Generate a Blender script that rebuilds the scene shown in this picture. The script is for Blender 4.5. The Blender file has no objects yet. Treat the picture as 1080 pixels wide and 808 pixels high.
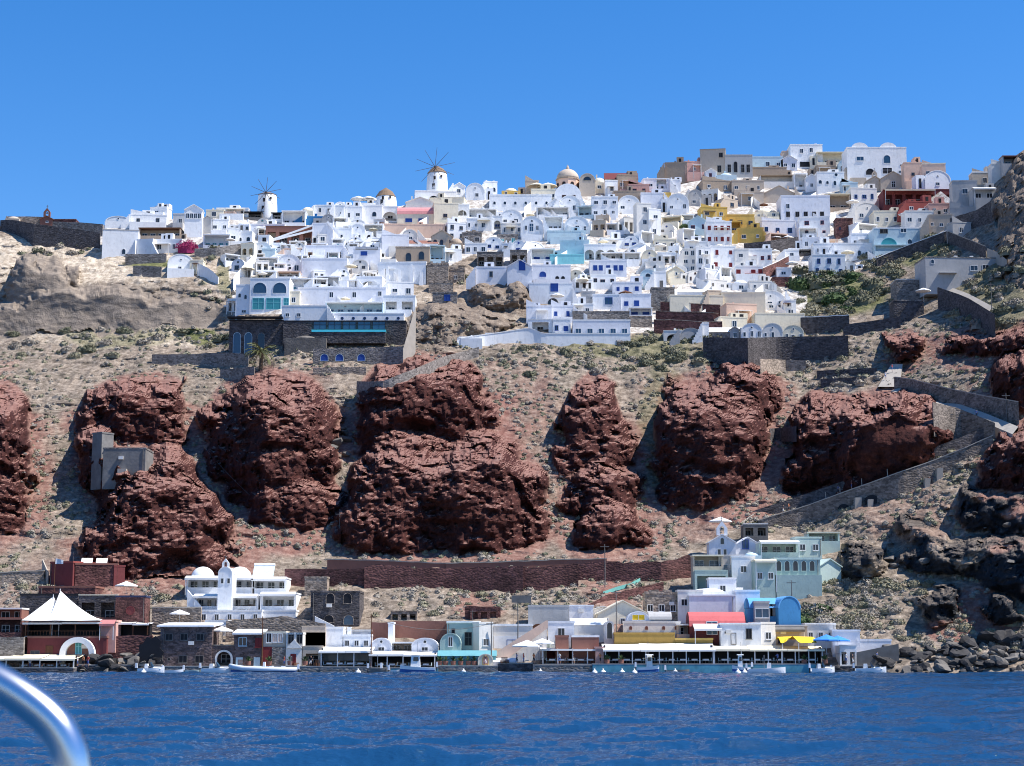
import bpy, math, random
import numpy as np
from mathutils import Vector, Matrix
random.seed(7)
R = math.radians
sc = bpy.context.scene
COL = sc.collection
F, HZ, CZ = 1900.0, 686.0, 3.6
TH = math.atan((HZ - 404) / F)
cT, sT = math.cos(TH), math.sin(TH)
SUN_EL, SUN_AZ = R(56), R(99)     # azimuth measured clockwise from +Y (the view direction)

# ------------------------------------------------------------------ picture <-> world
def Pn(u, v, D):
    dx = (u - 540.0) / F; dy = (404.0 - v) / F
    Y = cT - dy * sT; Z = sT + dy * cT
    return dx / Y * D, D, CZ + Z / Y * D
def P(u, v, D):
    x, y, z = Pn(u, v, D)
    return Vector((x, y, z))

# ------------------------------------------------------------------ noise
def _h(ix, iy, iz, s):
    h = (ix.astype(np.uint32) * np.uint32(374761393) + iy.astype(np.uint32) * np.uint32(668265263)
         + iz.astype(np.uint32) * np.uint32(2246822519) + np.uint32((s * 3266489917) & 0xffffffff))
    h ^= h >> np.uint32(15); h *= np.uint32(2246822519); h ^= h >> np.uint32(13)
    h *= np.uint32(3266489917); h ^= h >> np.uint32(16)
    return h.astype(np.float64) / 4294967295.0 * 2 - 1
def vn(x, y, z, s=0):
    fx, fy, fz = np.floor(x), np.floor(y), np.floor(z)
    ix, iy, iz = fx.astype(np.int64), fy.astype(np.int64), fz.astype(np.int64)
    a, b, c = x - fx, y - fy, z - fz
    a = a * a * (3 - 2 * a); b = b * b * (3 - 2 * b); c = c * c * (3 - 2 * c)
    r = 0
    for i in (0, 1):
        for j in (0, 1):
            for k in (0, 1):
                r = r + _h(ix + i, iy + j, iz + k, s) * (a if i else 1 - a) * (b if j else 1 - b) * (c if k else 1 - c)
    return r
def fbm(x, y, z, o=4, s=0, g=.5, ridge=False):
    r = 0; A = 1.0; t = 0
    for k in range(o):
        n = vn(x, y, z, s + k)
        if ridge: n = 1 - 2 * np.abs(n)
        r = r + n * A; t += A; A *= g
        x, y, z = x * 2.03 + 11.3, y * 2.03 + 5.7, z * 2.03 + 3.1
    return r / t
def sst(a, b, x):
    t = np.clip((x - a) / (b - a), 0, 1); return t * t * (3 - 2 * t)

# ------------------------------------------------------------------ depth field of the hillside
VR = [720, 706, 699, 692, 675, 660, 620, 590, 570, 480, 400, 350, 300, 250, 200, 150, 100]
TB = {
 -340: [293, 294, 295.5, 298.5, 305, 312, 330, 342, 350, 385, 430, 462, 472, 500, 540, 580, 600],
    0: [293, 294, 295.5, 298.5, 305, 312, 330, 342, 350, 385, 430, 462, 472, 500, 540, 580, 600],
  230: [293, 294, 295.5, 298, 303.5, 310, 330, 343, 352, 385, 428, 455, 470, 500, 540, 580, 600],
  300: [293, 294, 295.5, 298, 303.5, 310, 330, 344, 353, 385, 415, 440, 470, 505, 545, 585, 600],
  500: [293, 294, 295.5, 298, 303.5, 310, 328, 342, 353, 385, 415, 440, 478, 515, 550, 590, 620],
  700: [293, 294, 295.5, 298, 303, 309, 325, 340, 352, 385, 417, 440, 475, 510, 550, 595, 620],
  850: [293, 294, 295.2, 297.5, 302, 307, 322, 335, 345, 378, 412, 437, 475, 510, 550, 595, 620],
  950: [285, 288, 290, 293, 298, 303, 314, 324, 332, 362, 397, 422, 455, 490, 535, 580, 600],
 1080: [282, 285, 287, 289, 292, 295, 303, 311, 318, 340, 368, 388, 410, 436, 462, 485, 500],
 1420: [270, 273, 275, 277, 279, 281, 286, 291, 295, 312, 335, 350, 366, 385, 405, 425, 440],
}
GU = np.arange(-360, 1441, 4.0); GV = np.arange(92, 725, 4.0)
def _mk():
    ks = sorted(TB); rows = []
    for k in ks:
        rows.append(np.interp(GV, VR[::-1], TB[k][::-1]))
    rows = np.array(rows)                       # k x v
    g = np.array([np.interp(GU, ks, rows[:, j]) for j in range(len(GV))]).T   # u x v
    ker = np.array([1, 2, 3, 2, 1.0]); ker /= ker.sum()
    pad = np.pad(g, 2, mode='edge')
    g = sum(ker[i] * pad[i:i + g.shape[0], 2:-2] for i in range(5))
    pad = np.pad(g, 2, mode='edge')
    g2 = sum(ker[i] * pad[2:-2, i:i + g.shape[1]] for i in range(5))
    w = (GV < 670)[None, :]
    return np.where(w, g2, g)
G0 = _mk()
def samp(G, gu, gv, u, v):
    u = np.asarray(u, float); v = np.asarray(v, float)
    a = np.clip((u - gu[0]) / (gu[1] - gu[0]), 0, len(gu) - 1.001)
    b = np.clip((v - gv[0]) / (gv[1] - gv[0]), 0, len(gv) - 1.001)
    i = a.astype(int); j = b.astype(int); a = a - i; b = b - j
    return (G[i, j] * (1 - a) * (1 - b) + G[i + 1, j] * a * (1 - b) + G[i, j + 1] * (1 - a) * b + G[i + 1, j + 1] * a * b)
def D0(u, v): return samp(G0, GU, GV, u, v)

SKY_U = [-340, -60, 0, 5, 100, 112, 200, 250, 330, 380, 430, 480, 520, 590, 650, 700, 750, 800, 850, 900, 955, 985, 1000, 1012, 1030, 1060, 1080, 1180, 1420]
SKY_V = [262, 250, 238, 240, 246, 236, 230, 230, 230, 225, 216, 208, 209, 206, 203, 198, 188, 186, 176, 174, 186, 196, 208, 214, 200, 172, 158, 120, 105]
def top(u): return np.interp(u, SKY_U, SKY_V)

# outcrops: (list of (u, vtop, vbot), overhang m, lean, kind)
LOBES = [
 ([(-90, 420, 560), (-40, 400, 565), (0, 400, 562), (18, 412, 560), (34, 440, 552)], 5, .25, 'red'),
 ([(82, 435, 455), (100, 412, 462), (130, 400, 465), (165, 396, 468), (188, 402, 470), (196, 430, 465)], 4, .3, 'red'),
 ([(84, 452, 500), (92, 446, 525), (110, 450, 545), (125, 470, 560), (140, 480, 560)], 3, .2, 'red'),
 ([(86, 570, 590), (100, 545, 606), (125, 500, 612), (150, 470, 612), (185, 466, 612), (215, 500, 610), (238, 530, 606), (252, 572, 600)], 4, .4, 'red'),
 ([(212, 442, 470), (228, 418, 500), (250, 400, 528), (285, 390, 548), (320, 398, 535), (345, 418, 510), (362, 440, 470)], 6, .25, 'red'),
 ([(262, 520, 550), (285, 500, 556), (320, 495, 560), (352, 510, 556), (362, 530, 550)], 3, .4, 'red'),
 ([(372, 455, 475), (382, 405, 478), (400, 384, 476), (440, 376, 474), (480, 378, 470), (505, 392, 462), (522, 425, 452)], 6, .2, 'red'),
 ([(354, 545, 565), (366, 505, 578), (385, 470, 584), (420, 452, 586), (455, 462, 582), (485, 490, 575)], 5, .35, 'red'),
 ([(425, 520, 560), (445, 475, 576), (480, 456, 584), (520, 455, 585), (550, 470, 578), (572, 500, 565), (580, 530, 555)], 6, .3, 'red'),
 ([(584, 470, 490), (594, 430, 500), (608, 405, 500), (625, 393, 500), (640, 400, 498), (655, 440, 495), (670, 470, 490)], 4, .5, 'red'),
 ([(596, 515, 540), (612, 495, 548), (640, 486, 548), (668, 494, 540), (678, 512, 530)], 4, .4, 'red'),
 ([(600, 555, 572), (620, 535, 580), (650, 527, 580), (680, 545, 575), (692, 560, 570)], 4, .4, 'red'),
 ([(740, 400, 440), (755, 378, 460), (790, 370, 462), (812, 380, 450), (824, 405, 430)], 4, .3, 'red'),
 ([(688, 450, 490), (694, 415, 520), (712, 400, 536), (745, 396, 540), (780, 410, 528), (800, 425, 505), (814, 445, 480)], 6, .3, 'red'),
 ([(826, 490, 520), (838, 432, 524), (858, 416, 520), (885, 416, 512), (908, 430, 500)], 4, .25, 'red'),
 ([(882, 440, 524), (895, 422, 524), (930, 412, 516), (970, 414, 500), (992, 424, 480), (1004, 440, 470)], 7, .1, 'redsmooth'),
 ([(936, 362, 380), (945, 354, 386), (960, 353, 384), (970, 358, 376)], 3, .3, 'red'),
 ([(990, 358, 368), (1015, 350, 376), (1050, 345, 376), (1100, 340, 372), (1160, 345, 365)], 4, .2, 'red'),
 ([(1046, 390, 420), (1060, 368, 430), (1085, 362, 435), (1110, 375, 425)], 4, .3, 'red'),
 ([(1040, 480, 520), (1058, 452, 530), (1085, 440, 535), (1130, 450, 525)], 5, .3, 'red'),
 ([(884, 584, 606), (898, 572, 612), (920, 570, 612), (936, 578, 602)], 3, .2, 'black'),
 ([(946, 565, 585), (958, 540, 600), (980, 550, 604), (1010, 566, 606), (1050, 562, 622), (1090, 566, 636), (1180, 560, 630), (1300, 565, 615)], 5, .25, 'black'),
 ([(1000, 530, 545), (1020, 515, 560), (1060, 520, 566), (1120, 515, 570), (1200, 520, 560)], 5, .3, 'black'),
 ([(972, 630, 648), (985, 618, 656), (1005, 620, 656), (1014, 630, 648)], 3, .3, 'black'),
 ([(1040, 640, 655), (1050, 622, 664), (1065, 628, 662), (1075, 640, 655)], 3, .3, 'black'),
 # grey tuff face on the left, with its upper arch
 ([(-200, 300, 360), (-60, 310, 358), (0, 320, 356), (40, 300, 354), (90, 302, 352), (130, 300, 350), (165, 318, 347), (205, 310, 343), (232, 318, 340), (246, 328, 338)], -1, .22, 'tuff'),
 ([(8, 300, 325), (18, 275, 330), (40, 265, 330), (62, 272, 330), (72, 290, 325)], 2, .1, 'tuff'),
 ([(60, 285, 306), (72, 276, 306), (86, 282, 304)], 2, .1, 'tuff'),
 # brown rock below the village centre
 ([(428, 330, 352), (440, 318, 362), (475, 312, 366), (510, 318, 362), (530, 332, 350), (545, 340, 346)], 4, .4, 'brown'),
 ([(495, 300, 320), (510, 290, 328), (545, 284, 330), (560, 290, 322)], 3, .3, 'brown'),
 # grey crag at the right end of the ridge
 ([(1044, 210, 245), (1052, 190, 262), (1068, 168, 268), (1085, 158, 270), (1150, 140, 270), (1250, 130, 250)], 1.5, .6, 'crag'),
 ([(1050, 258, 275), (1062, 235, 300), (1085, 225, 305), (1130, 225, 300)], 1.5, .6, 'crag'),
]
def lobe_prep():
    out = []
    for pts, oh, lean, kd in LOBES:
        out.append((np.array([p[0] for p in pts], float), np.array([p[1] for p in pts], float), np.array([p[2] for p in pts], float), oh, lean, kd))
    return out
LP = lobe_prep()
def field(u, v, warp=True):
    """depth without fine noise + masks"""
    if warp:
        n1 = fbm(u / 22., v / 22., u * 0, 4, 3); n2 = fbm(u / 22., v / 22., u * 0 + 9, 4, 5)
        n3 = fbm(u / 7., v / 7., u * 0 + 4, 3, 8)
        uu, vv = u + n1 * 15 + n3 * 4, v + n2 * 12 + n3 * 3
    else: uu, vv = u, v
    base = D0(u, v); D = base.copy()
    M = {k: np.zeros_like(D) for k in ('red', 'black', 'tuff', 'brown', 'crag', 'smooth')}
    for us, vt, vb, oh, lean, kd in LP:
        m = (uu > us[0]) & (uu < us[-1]) & (vv > vt.min() - 6) & (vv < vb.max() + 3)
        if not m.any(): continue
        a, b = uu[m], vv[m]
        T = np.interp(a, us, vt); B = np.interp(a, us, vb)
        rel = (B - b) / np.maximum(B - T, 4)
        c = (a - us[0]) / (us[-1] - us[0])
        lat = np.sqrt(np.clip(1 - np.abs(2 * c - 1) ** 4, 0, 1))
        db = D0(u[m], B); dt = D0(u[m], T)
        tgt = db + lean * (dt - db) * np.clip(rel, 0, 1) - oh * np.sin(np.pi * np.clip(rel, 0, 1))
        s = (1 - sst(.72, 1.02, rel)) * (rel > 0)
        cand = D[m] - lat * s * np.maximum(D[m] - tgt, 0)
        D[m] = np.minimum(D[m], cand)
        kk = 'red' if kd == 'redsmooth' else kd
        inside = sst(-.03, .03, rel) * (1 - sst(.95, 1.05, rel)) * sst(0, .04, c) * (1 - sst(.96, 1, c))
        M[kk][m] = np.maximum(M[kk][m], inside)
        if kd == 'redsmooth': M['smooth'][m] = np.maximum(M['smooth'][m], inside * (1 - sst(.6, .75, rel)) * sst(.12, .2, c))
        for k2 in M:
            if k2 not in (kk, 'smooth'): M[k2][m] *= (1 - inside)
    return D, M
FU = np.arange(-350, 1431, 3.0); FV = np.arange(96, 721, 3.0)
_uu, _vv = np.meshgrid(FU, FV, indexing='ij')
FD = field(_uu, _vv, False)[0]
def Dt(u, v): return float(samp(FD, FU, FV, u, v))
def Dg(u, v): return float(D0(u, v))

VILL_U = [100, 240, 245, 425, 432, 500, 555, 600, 665, 700, 850, 852, 905, 960, 1005, 1010]
VILL_B = [262, 262, 332, 330, 300, 268, 290, 352, 352, 350, 348, 295, 285, 262, 245, 220]
def village(u, v):
    b = np.interp(u, VILL_U, VILL_B)
    return ((v < b) & (u > 100) & (u < 1010)).astype(float)

def fine(u, v, D, M):
    x, y, z = Pn(u, v, D)
    rock = np.clip(M['red'] * (1 - .85 * M['smooth']) + M['black'] + M['brown'] * .8 + M['crag'], 0, 1)
    tuff = M['tuff']
    calm = np.maximum(village(u, v), sst(655, 690, v))
    soil = 1 - np.clip(rock + tuff + M['smooth'], 0, 1)
    yy = y * .6
    big = fbm(x / 13, yy / 13, z / 9, 4, 21, .55, True)
    med = fbm(x / 3.6, yy / 3.6, z / 2.8, 4, 31, .6, True)
    sm = fbm(x / 1.1, yy / 1.1, z / .9, 3, 41, .6)
    fold = fbm(x / 5, y / 5, z / 11, 3, 25, .5)
    hol = np.clip(fbm(x / 2.4, y / 2.4, z / 2.0, 3, 35, .55) - .14, 0, 1) * 4.2 + np.clip(fbm(x / 7, y / 7, z / 5, 2, 37, .5) - .2, 0, 1) * 9
    med2 = fbm(x / 3.2, y / 3.2, z / 3.0, 4, 33, .62)
    D = D - rock * (big * 2.6 + med * .8 + med2 * 1.5 + fold * 2.2 + sm * .75 - hol)
    s1 = fbm(x / 14, yy / 14, z / 7, 4, 51, .5)
    gul = fbm(x / 6, yy / 30, z / 24, 3, 55, .5, True)
    s2 = fbm(x / 2.6, yy / 2.6, z / 1.6, 4, 61, .55)
    ledge = np.abs(((z + s1 * 3) / 3.1) % 1.0 - .5) * 2
    D = D - soil * (1 - .85 * calm) * (s1 * 2.4 + s2 * 1.3 + gul * .9 + ledge * .9 * sst(-.1, .4, s1))
    D = D - tuff * (fbm(x / 12, yy / 12, z / 5, 4, 71) * .5 + sm * .1)
    return D
# ------------------------------------------------------------------ materials
MATS = {}
def newmat(name):
    m = bpy.data.materials.new(name); m.use_nodes = True
    return m, m.node_tree, m.node_tree.nodes, m.node_tree.links, m.node_tree.nodes['Principled BSDF']
def mat(name, col, rough=.85, var=.12, scale=.6, dirt=0., metal=0., bump=0., bscale=2.0, kind=None, spec=.3):
    """procedural paint / stone with broad weathering; kind = 'stone' adds rubble masonry, 'plank' / 'cloth' fine lines"""
    if name in MATS: return MATS[name]
    m, t, N, L, b = newmat(name)
    g = N.new('ShaderNodeNewGeometry')
    n1 = N.new('ShaderNodeTexNoise'); n1.inputs['Scale'].default_value = scale; n1.inputs['Detail'].default_value = 6; n1.inputs['Roughness'].default_value = .65
    L.new(g.outputs['Position'], n1.inputs['Vector'])
    r = N.new('ShaderNodeValToRGB'); r.color_ramp.elements[0].position = .3; r.color_ramp.elements[1].position = .7
    c = np.array(col)
    r.color_ramp.elements[0].color = (*np.clip(c * (1 - var), 0, 1), 1); r.color_ramp.elements[1].color = (*np.clip(c * (1 + var * .6), 0, .92), 1)
    L.new(n1.outputs['Fac'], r.inputs['Fac']); out = r.outputs['Color']
    if dirt:
        n2 = N.new('ShaderNodeTexNoise'); n2.inputs['Scale'].default_value = 1.7; n2.inputs['Detail'].default_value = 8; n2.inputs['Roughness'].default_value = .75
        mp = N.new('ShaderNodeMapping'); mp.inputs['Scale'].default_value = (1, 1, .35)
        L.new(g.outputs['Position'], mp.inputs['Vector']); L.new(mp.outputs[0], n2.inputs['Vector'])
        r2 = N.new('ShaderNodeValToRGB'); r2.color_ramp.elements[0].position = .52; r2.color_ramp.elements[1].position = .78
        L.new(n2.outputs['Fac'], r2.inputs['Fac'])
        mx = N.new('ShaderNodeMix'); mx.data_type = 'RGBA'; mu = N.new('ShaderNodeMath'); mu.operation = 'MULTIPLY'; mu.inputs[1].default_value = dirt
        L.new(r2.outputs['Color'], mu.inputs[0]); L.new(mu.outputs[0], mx.inputs['Factor'])
        L.new(out, mx.inputs[6]); mx.inputs[7].default_value = (*(c * np.array((.45, .42, .38))), 1); out = mx.outputs[2]
    if kind == 'stone':
        vo = N.new('ShaderNodeTexVoronoi'); vo.inputs['Scale'].default_value = 1.9; vo.inputs['Randomness'].default_value = .9
        mp = N.new('ShaderNodeMapping'); mp.inputs['Scale'].default_value = (1, 1, 1.7)
        L.new(g.outputs['Position'], mp.inputs['Vector']); L.new(mp.outputs[0], vo.inputs['Vector'])
        hs = N.new('ShaderNodeSeparateColor'); L.new(vo.outputs['Color'], hs.inputs[0])
        mr = N.new('ShaderNodeMapRange'); mr.inputs['To Min'].default_value = .55; mr.inputs['To Max'].default_value = 1.5
        L.new(hs.outputs[0], mr.inputs['Value'])
        mm = N.new('ShaderNodeMix'); mm.data_type = 'RGBA'; mm.blend_type = 'MULTIPLY'; mm.inputs['Factor'].default_value = 1
        L.new(out, mm.inputs[6]); L.new(mr.outputs[0], mm.inputs[7]); out = mm.outputs[2]
        bp = N.new('ShaderNodeBump'); bp.inputs['Strength'].default_value = .6; bp.inputs['Distance'].default_value = .12
        L.new(vo.outputs['Distance'], bp.inputs['Height']); bp.invert = True; L.new(bp.outputs[0], b.inputs['Normal'])
    elif bump:
        n3 = N.new('ShaderNodeTexNoise'); n3.inputs['Scale'].default_value = bscale; n3.inputs['Detail'].default_value = 5
        L.new(g.outputs['Position'], n3.inputs['Vector'])
        bp = N.new('ShaderNodeBump'); bp.inputs['Strength'].default_value = bump; bp.inputs['Distance'].default_value = .1
        L.new(n3.outputs['Fac'], bp.inputs['Height']); L.new(bp.outputs[0], b.inputs['Normal'])
    L.new(out, b.inputs['Base Color']); b.inputs['Roughness'].default_value = rough; b.inputs['Metallic'].default_value = metal
    b.inputs['Specular IOR Level'].default_value = spec
    MATS[name] = m; return m
W = dict(dirt=.5, bump=.25, bscale=1.2, var=.07)
PAL = {
 'white': ((.86, .855, .84), W), 'bwhite': ((.81, .82, .83), W), 'shadelav': ((.74, .745, .78), W), 'cream': ((.78, .70, .54), W),  # lavender tone is white plaster with the tint of shade mixed in
 'offw': ((.74, .71, .66), W), 'grey': ((.42, .41, .40), W), 'beige': ((.52, .43, .34), W), 'tan': ((.40, .31, .23), W), 'pink': ((.62, .36, .30), W),
 'peach': ((.72, .50, .38), W), 'yellow': ((.66, .44, .12), W), 'mustard': ((.46, .28, .07), W), 'ltblue': ((.52, .65, .70), W), 'aqua': ((.25, .62, .66), W),
 'teal': ((.13, .34, .38), W), 'green': ((.40, .50, .45), W), 'ggreen': ((.52, .62, .56), W), 'blue': ((.05, .22, .45), W), 'sunblueroof': ((.12, .36, .68), W), 'navy': ((.03, .04, .09), W),  # roof blue is the wall blue with sunlight painted in
 'redroof': ((.55, .13, .13), W), 'pinkroof': ((.62, .27, .27), W), 'dred': ((.16, .04, .04), W), 'red': ((.28, .07, .06), W), 'brick': ((.26, .12, .09), W),
}
def M_(k):
    if k in MATS: return MATS[k]
    if k in PAL: return mat(k, PAL[k][0], **PAL[k][1])
    return mat(k, (.5, .5, .5))
mat('dstone', (.085, .075, .075), kind='stone', var=.35); mat('gstone', (.20, .18, .165), kind='stone', var=.3)
mat('rstone', (.135, .06, .052), kind='stone', var=.55, scale=.25); mat('rampstone', (.18, .148, .125), kind='stone', var=.45, scale=.3); mat('bstone', (.30, .24, .19), kind='stone', var=.3); mat('pstone', (.125, .09, .085), kind='stone', var=.35)
mat('dark', (.012, .012, .016), rough=.6, var=.3); mat('glass', (.02, .03, .045), rough=.12, var=.2, spec=.6); mat('blueglass', (.03, .08, .14), rough=.15, spec=.6)  # dark: flat black also stands for shade inside openings and taverns
mat('aquaglass', (.05, .28, .30), rough=.15, spec=.6); mat('woodblue', (.02, .07, .30), rough=.6); mat('woodbrown', (.14, .06, .03), rough=.7, var=.3)
mat('woodred', (.22, .03, .03), rough=.7); mat('woodwhite', (.72, .72, .72), rough=.6); mat('woodgrey', (.16, .15, .14), rough=.8, var=.3)
mat('canvas', (.82, .80, .76), rough=.9, var=.05, scale=.5); mat('creamcanvas', (.78, .70, .52), rough=.9, var=.08); mat('yellowcanvas', (.85, .55, .03), rough=.85, var=.08)
mat('bluecanvas', (.05, .25, .70), rough=.85, var=.1); mat('redcanvas', (.45, .18, .17), rough=.85, var=.12); mat('greencanvas', (.18, .48, .42), rough=.85, var=.15)
mat('ruinconc', (.20, .19, .18), var=.3, scale=.5, dirt=.5, bump=.3); mat('concrete', (.34, .32, .30), var=.25, scale=.4, bump=.3); mat('paleconc', (.40, .36, .31), var=.15, scale=.4, dirt=.3); mat('metalgrey', (.3, .3, .31), rough=.5, metal=.6)
mat('pool', (.10, .72, .78), rough=.1, var=.05, spec=.6); mat('quayaqua', (.11, .33, .40), var=.3, scale=.8, dirt=.5); mat('rubber', (.02, .02, .02), rough=.6)
mat('gelcoat', (.80, .80, .80), rough=.25, var=.03, spec=.5); mat('hullblue', (.04, .12, .35), rough=.3); mat('tube', (.62, .66, .72), rough=.5, var=.05)
mat('thatch', (.22, .15, .10), var=.3, scale=3, bump=.5); mat('spar', (.10, .08, .07), rough=.8); mat('solar', (.10, .14, .2), rough=.15, spec=.7)
mat('skin', (.45, .25, .17), rough=.6); mat('hair', (.04, .025, .02)); mat('cl_white', (.75, .75, .75)); mat('cl_blue', (.08, .14, .35)); mat('cl_red', (.5, .06, .05))
mat('cl_dark', (.03, .03, .04)); mat('cl_orange', (.7, .25, .1)); mat('trunk', (.12, .08, .05), var=.3, bump=.5); mat('palmleaf', (.16, .17, .07), var=.3, scale=2)
mat('magenta', (.30, .025, .10), var=.4, scale=2); mat('rock_dark', (.045, .042, .042), var=.6, scale=.5, bump=.8, bscale=2.5); mat('rock_grey', (.15, .135, .12), var=.45, scale=.5, bump=.8, bscale=2.5)
mat('sh_grey', (.29, .255, .21), var=.3, scale=1.5); mat('sh_olive', (.25, .23, .155), var=.3, scale=1.5); mat('sh_green', (.06, .10, .035), var=.4, scale=1.5); mat('sh_dgrn', (.155, .155, .10), var=.35, scale=1.5)
mat('sign', (.75, .75, .72)); mat('flagblue', (.05, .15, .5))

# ------------------------------------------------------------------ mesh builder
class MB:
    def __init__(s): s.v = []; s.f = []; s.m = []; s.ms = []
    def mi(s, m):
        if m not in s.ms: s.ms.append(m)
        return s.ms.index(m)
    def add(s, vs, fs, m):
        k = len(s.v); s.v += [tuple(q) for q in vs]; i = s.mi(m)
        for f in fs: s.f.append([k + a for a in f]); s.m.append(i)
        return s
    def box(s, x0, x1, y0, y1, z0, z1, m, tx=0, ty=0):
        vs = [(x0, y0, z0), (x1, y0, z0), (x1, y1, z0), (x0, y1, z0), (x0 + tx, y0 + ty, z1), (x1 - tx, y0 + ty, z1), (x1 - tx, y1 - ty, z1), (x0 + tx, y1 - ty, z1)]
        return s.add(vs, [(0, 3, 2, 1), (4, 5, 6, 7), (0, 1, 5, 4), (1, 2, 6, 5), (2, 3, 7, 6), (3, 0, 4, 7)], m)
    def prism(s, poly, y0, y1, m, axis='y'):
        n = len(poly)
        if axis == 'y': vs = [(a, y0, b) for a, b in poly] + [(a, y1, b) for a, b in poly]
        elif axis == 'x': vs = [(y0, a, b) for a, b in poly] + [(y1, a, b) for a, b in poly]
        else: vs = [(a, b, y0) for a, b in poly] + [(a, b, y1) for a, b in poly]
        fs = [list(range(n)), list(range(2 * n - 1, n - 1, -1))] + [(i, i + n, (i + 1) % n + n, (i + 1) % n) for i in range(n)]
        return s.add(vs, fs, m)
    def lathe(s, prof, m, seg=20, c=(0, 0, 0)):
        vs = []; n = len(prof)
        for r, z in prof:
            for k in range(seg):
                a = 2 * math.pi * k / seg; vs.append((c[0] + r * math.cos(a), c[1] + r * math.sin(a), c[2] + z))
        fs = [(i * seg + k, i * seg + (k + 1) % seg, (i + 1) * seg + (k + 1) % seg, (i + 1) * seg + k) for i in range(n - 1) for k in range(seg)]
        fs.append(list(range(seg))[::-1]); fs.append([(n - 1) * seg + k for k in range(seg)])
        return s.add(vs, fs, m)
    def tube(s, pts, r, m, seg=6):
        pts = [Vector(p) for p in pts]; n = len(pts); vs = []
        rr = r if isinstance(r, (list, tuple)) else [r] * n
        for i, p in enumerate(pts):
            d = (pts[min(i + 1, n - 1)] - pts[max(i - 1, 0)]).normalized()
            a = d.cross(Vector((0, 0, 1)) if abs(d.z) < .9 else Vector((1, 0, 0))).normalized(); b = d.cross(a)
            for k in range(seg):
                t = 2 * math.pi * k / seg; q = p + (a * math.cos(t) + b * math.sin(t)) * rr[i]; vs.append(tuple(q))
        fs = [(i * seg + k, i * seg + (k + 1) % seg, (i + 1) * seg + (k + 1) % seg, (i + 1) * seg + k) for i in range(n - 1) for k in range(seg)]
        fs.append(list(range(seg))[::-1]); fs.append([(n - 1) * seg + k for k in range(seg)])
        return s.add(vs, fs, m)
    def grid(s, rows, m, close=False):
        n = len(rows[0]); vs = [p for r in rows for p in r]; fs = []
        for i in range(len(rows) - 1):
            for k in range(n - (0 if close else 1)):
                fs.append((i * n + k, i * n + (k + 1) % n, (i + 1) * n + (k + 1) % n, (i + 1) * n + k))
        return s.add(vs, fs, m)
    def mesh(s, name, smooth=False):
        me = bpy.data.meshes.new(name); me.from_pydata(s.v, [], s.f)
        for m in s.ms: me.materials.append(M_(m))
        me.polygons.foreach_set('material_index', s.m)
        if smooth: me.polygons.foreach_set('use_smooth', [True] * len(s.f))
        me.update(); return me
    def build(s, name, parent=None, smooth=False, loc=None, yaw=0):
        return link(name, s.mesh(name, smooth), parent, loc, yaw)
def link(name, me, parent=None, loc=None, yaw=0, scale=None):
    o = bpy.data.objects.new(name, me); COL.objects.link(o)
    if parent: o.parent = parent
    if loc is not None: o.location = loc
    if yaw: o.rotation_euler[2] = yaw
    if scale: o.scale = scale
    return o
def tag(o, label, cat, group=None):
    o['label'] = label; o['category'] = cat
    if group: o['group'] = group
    return o
def empty(name, loc, yaw=0):
    o = link(name, None, None, loc, yaw); o.empty_display_size = .5; return o
def struct(o): o['kind'] = 'structure'; return o

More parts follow.
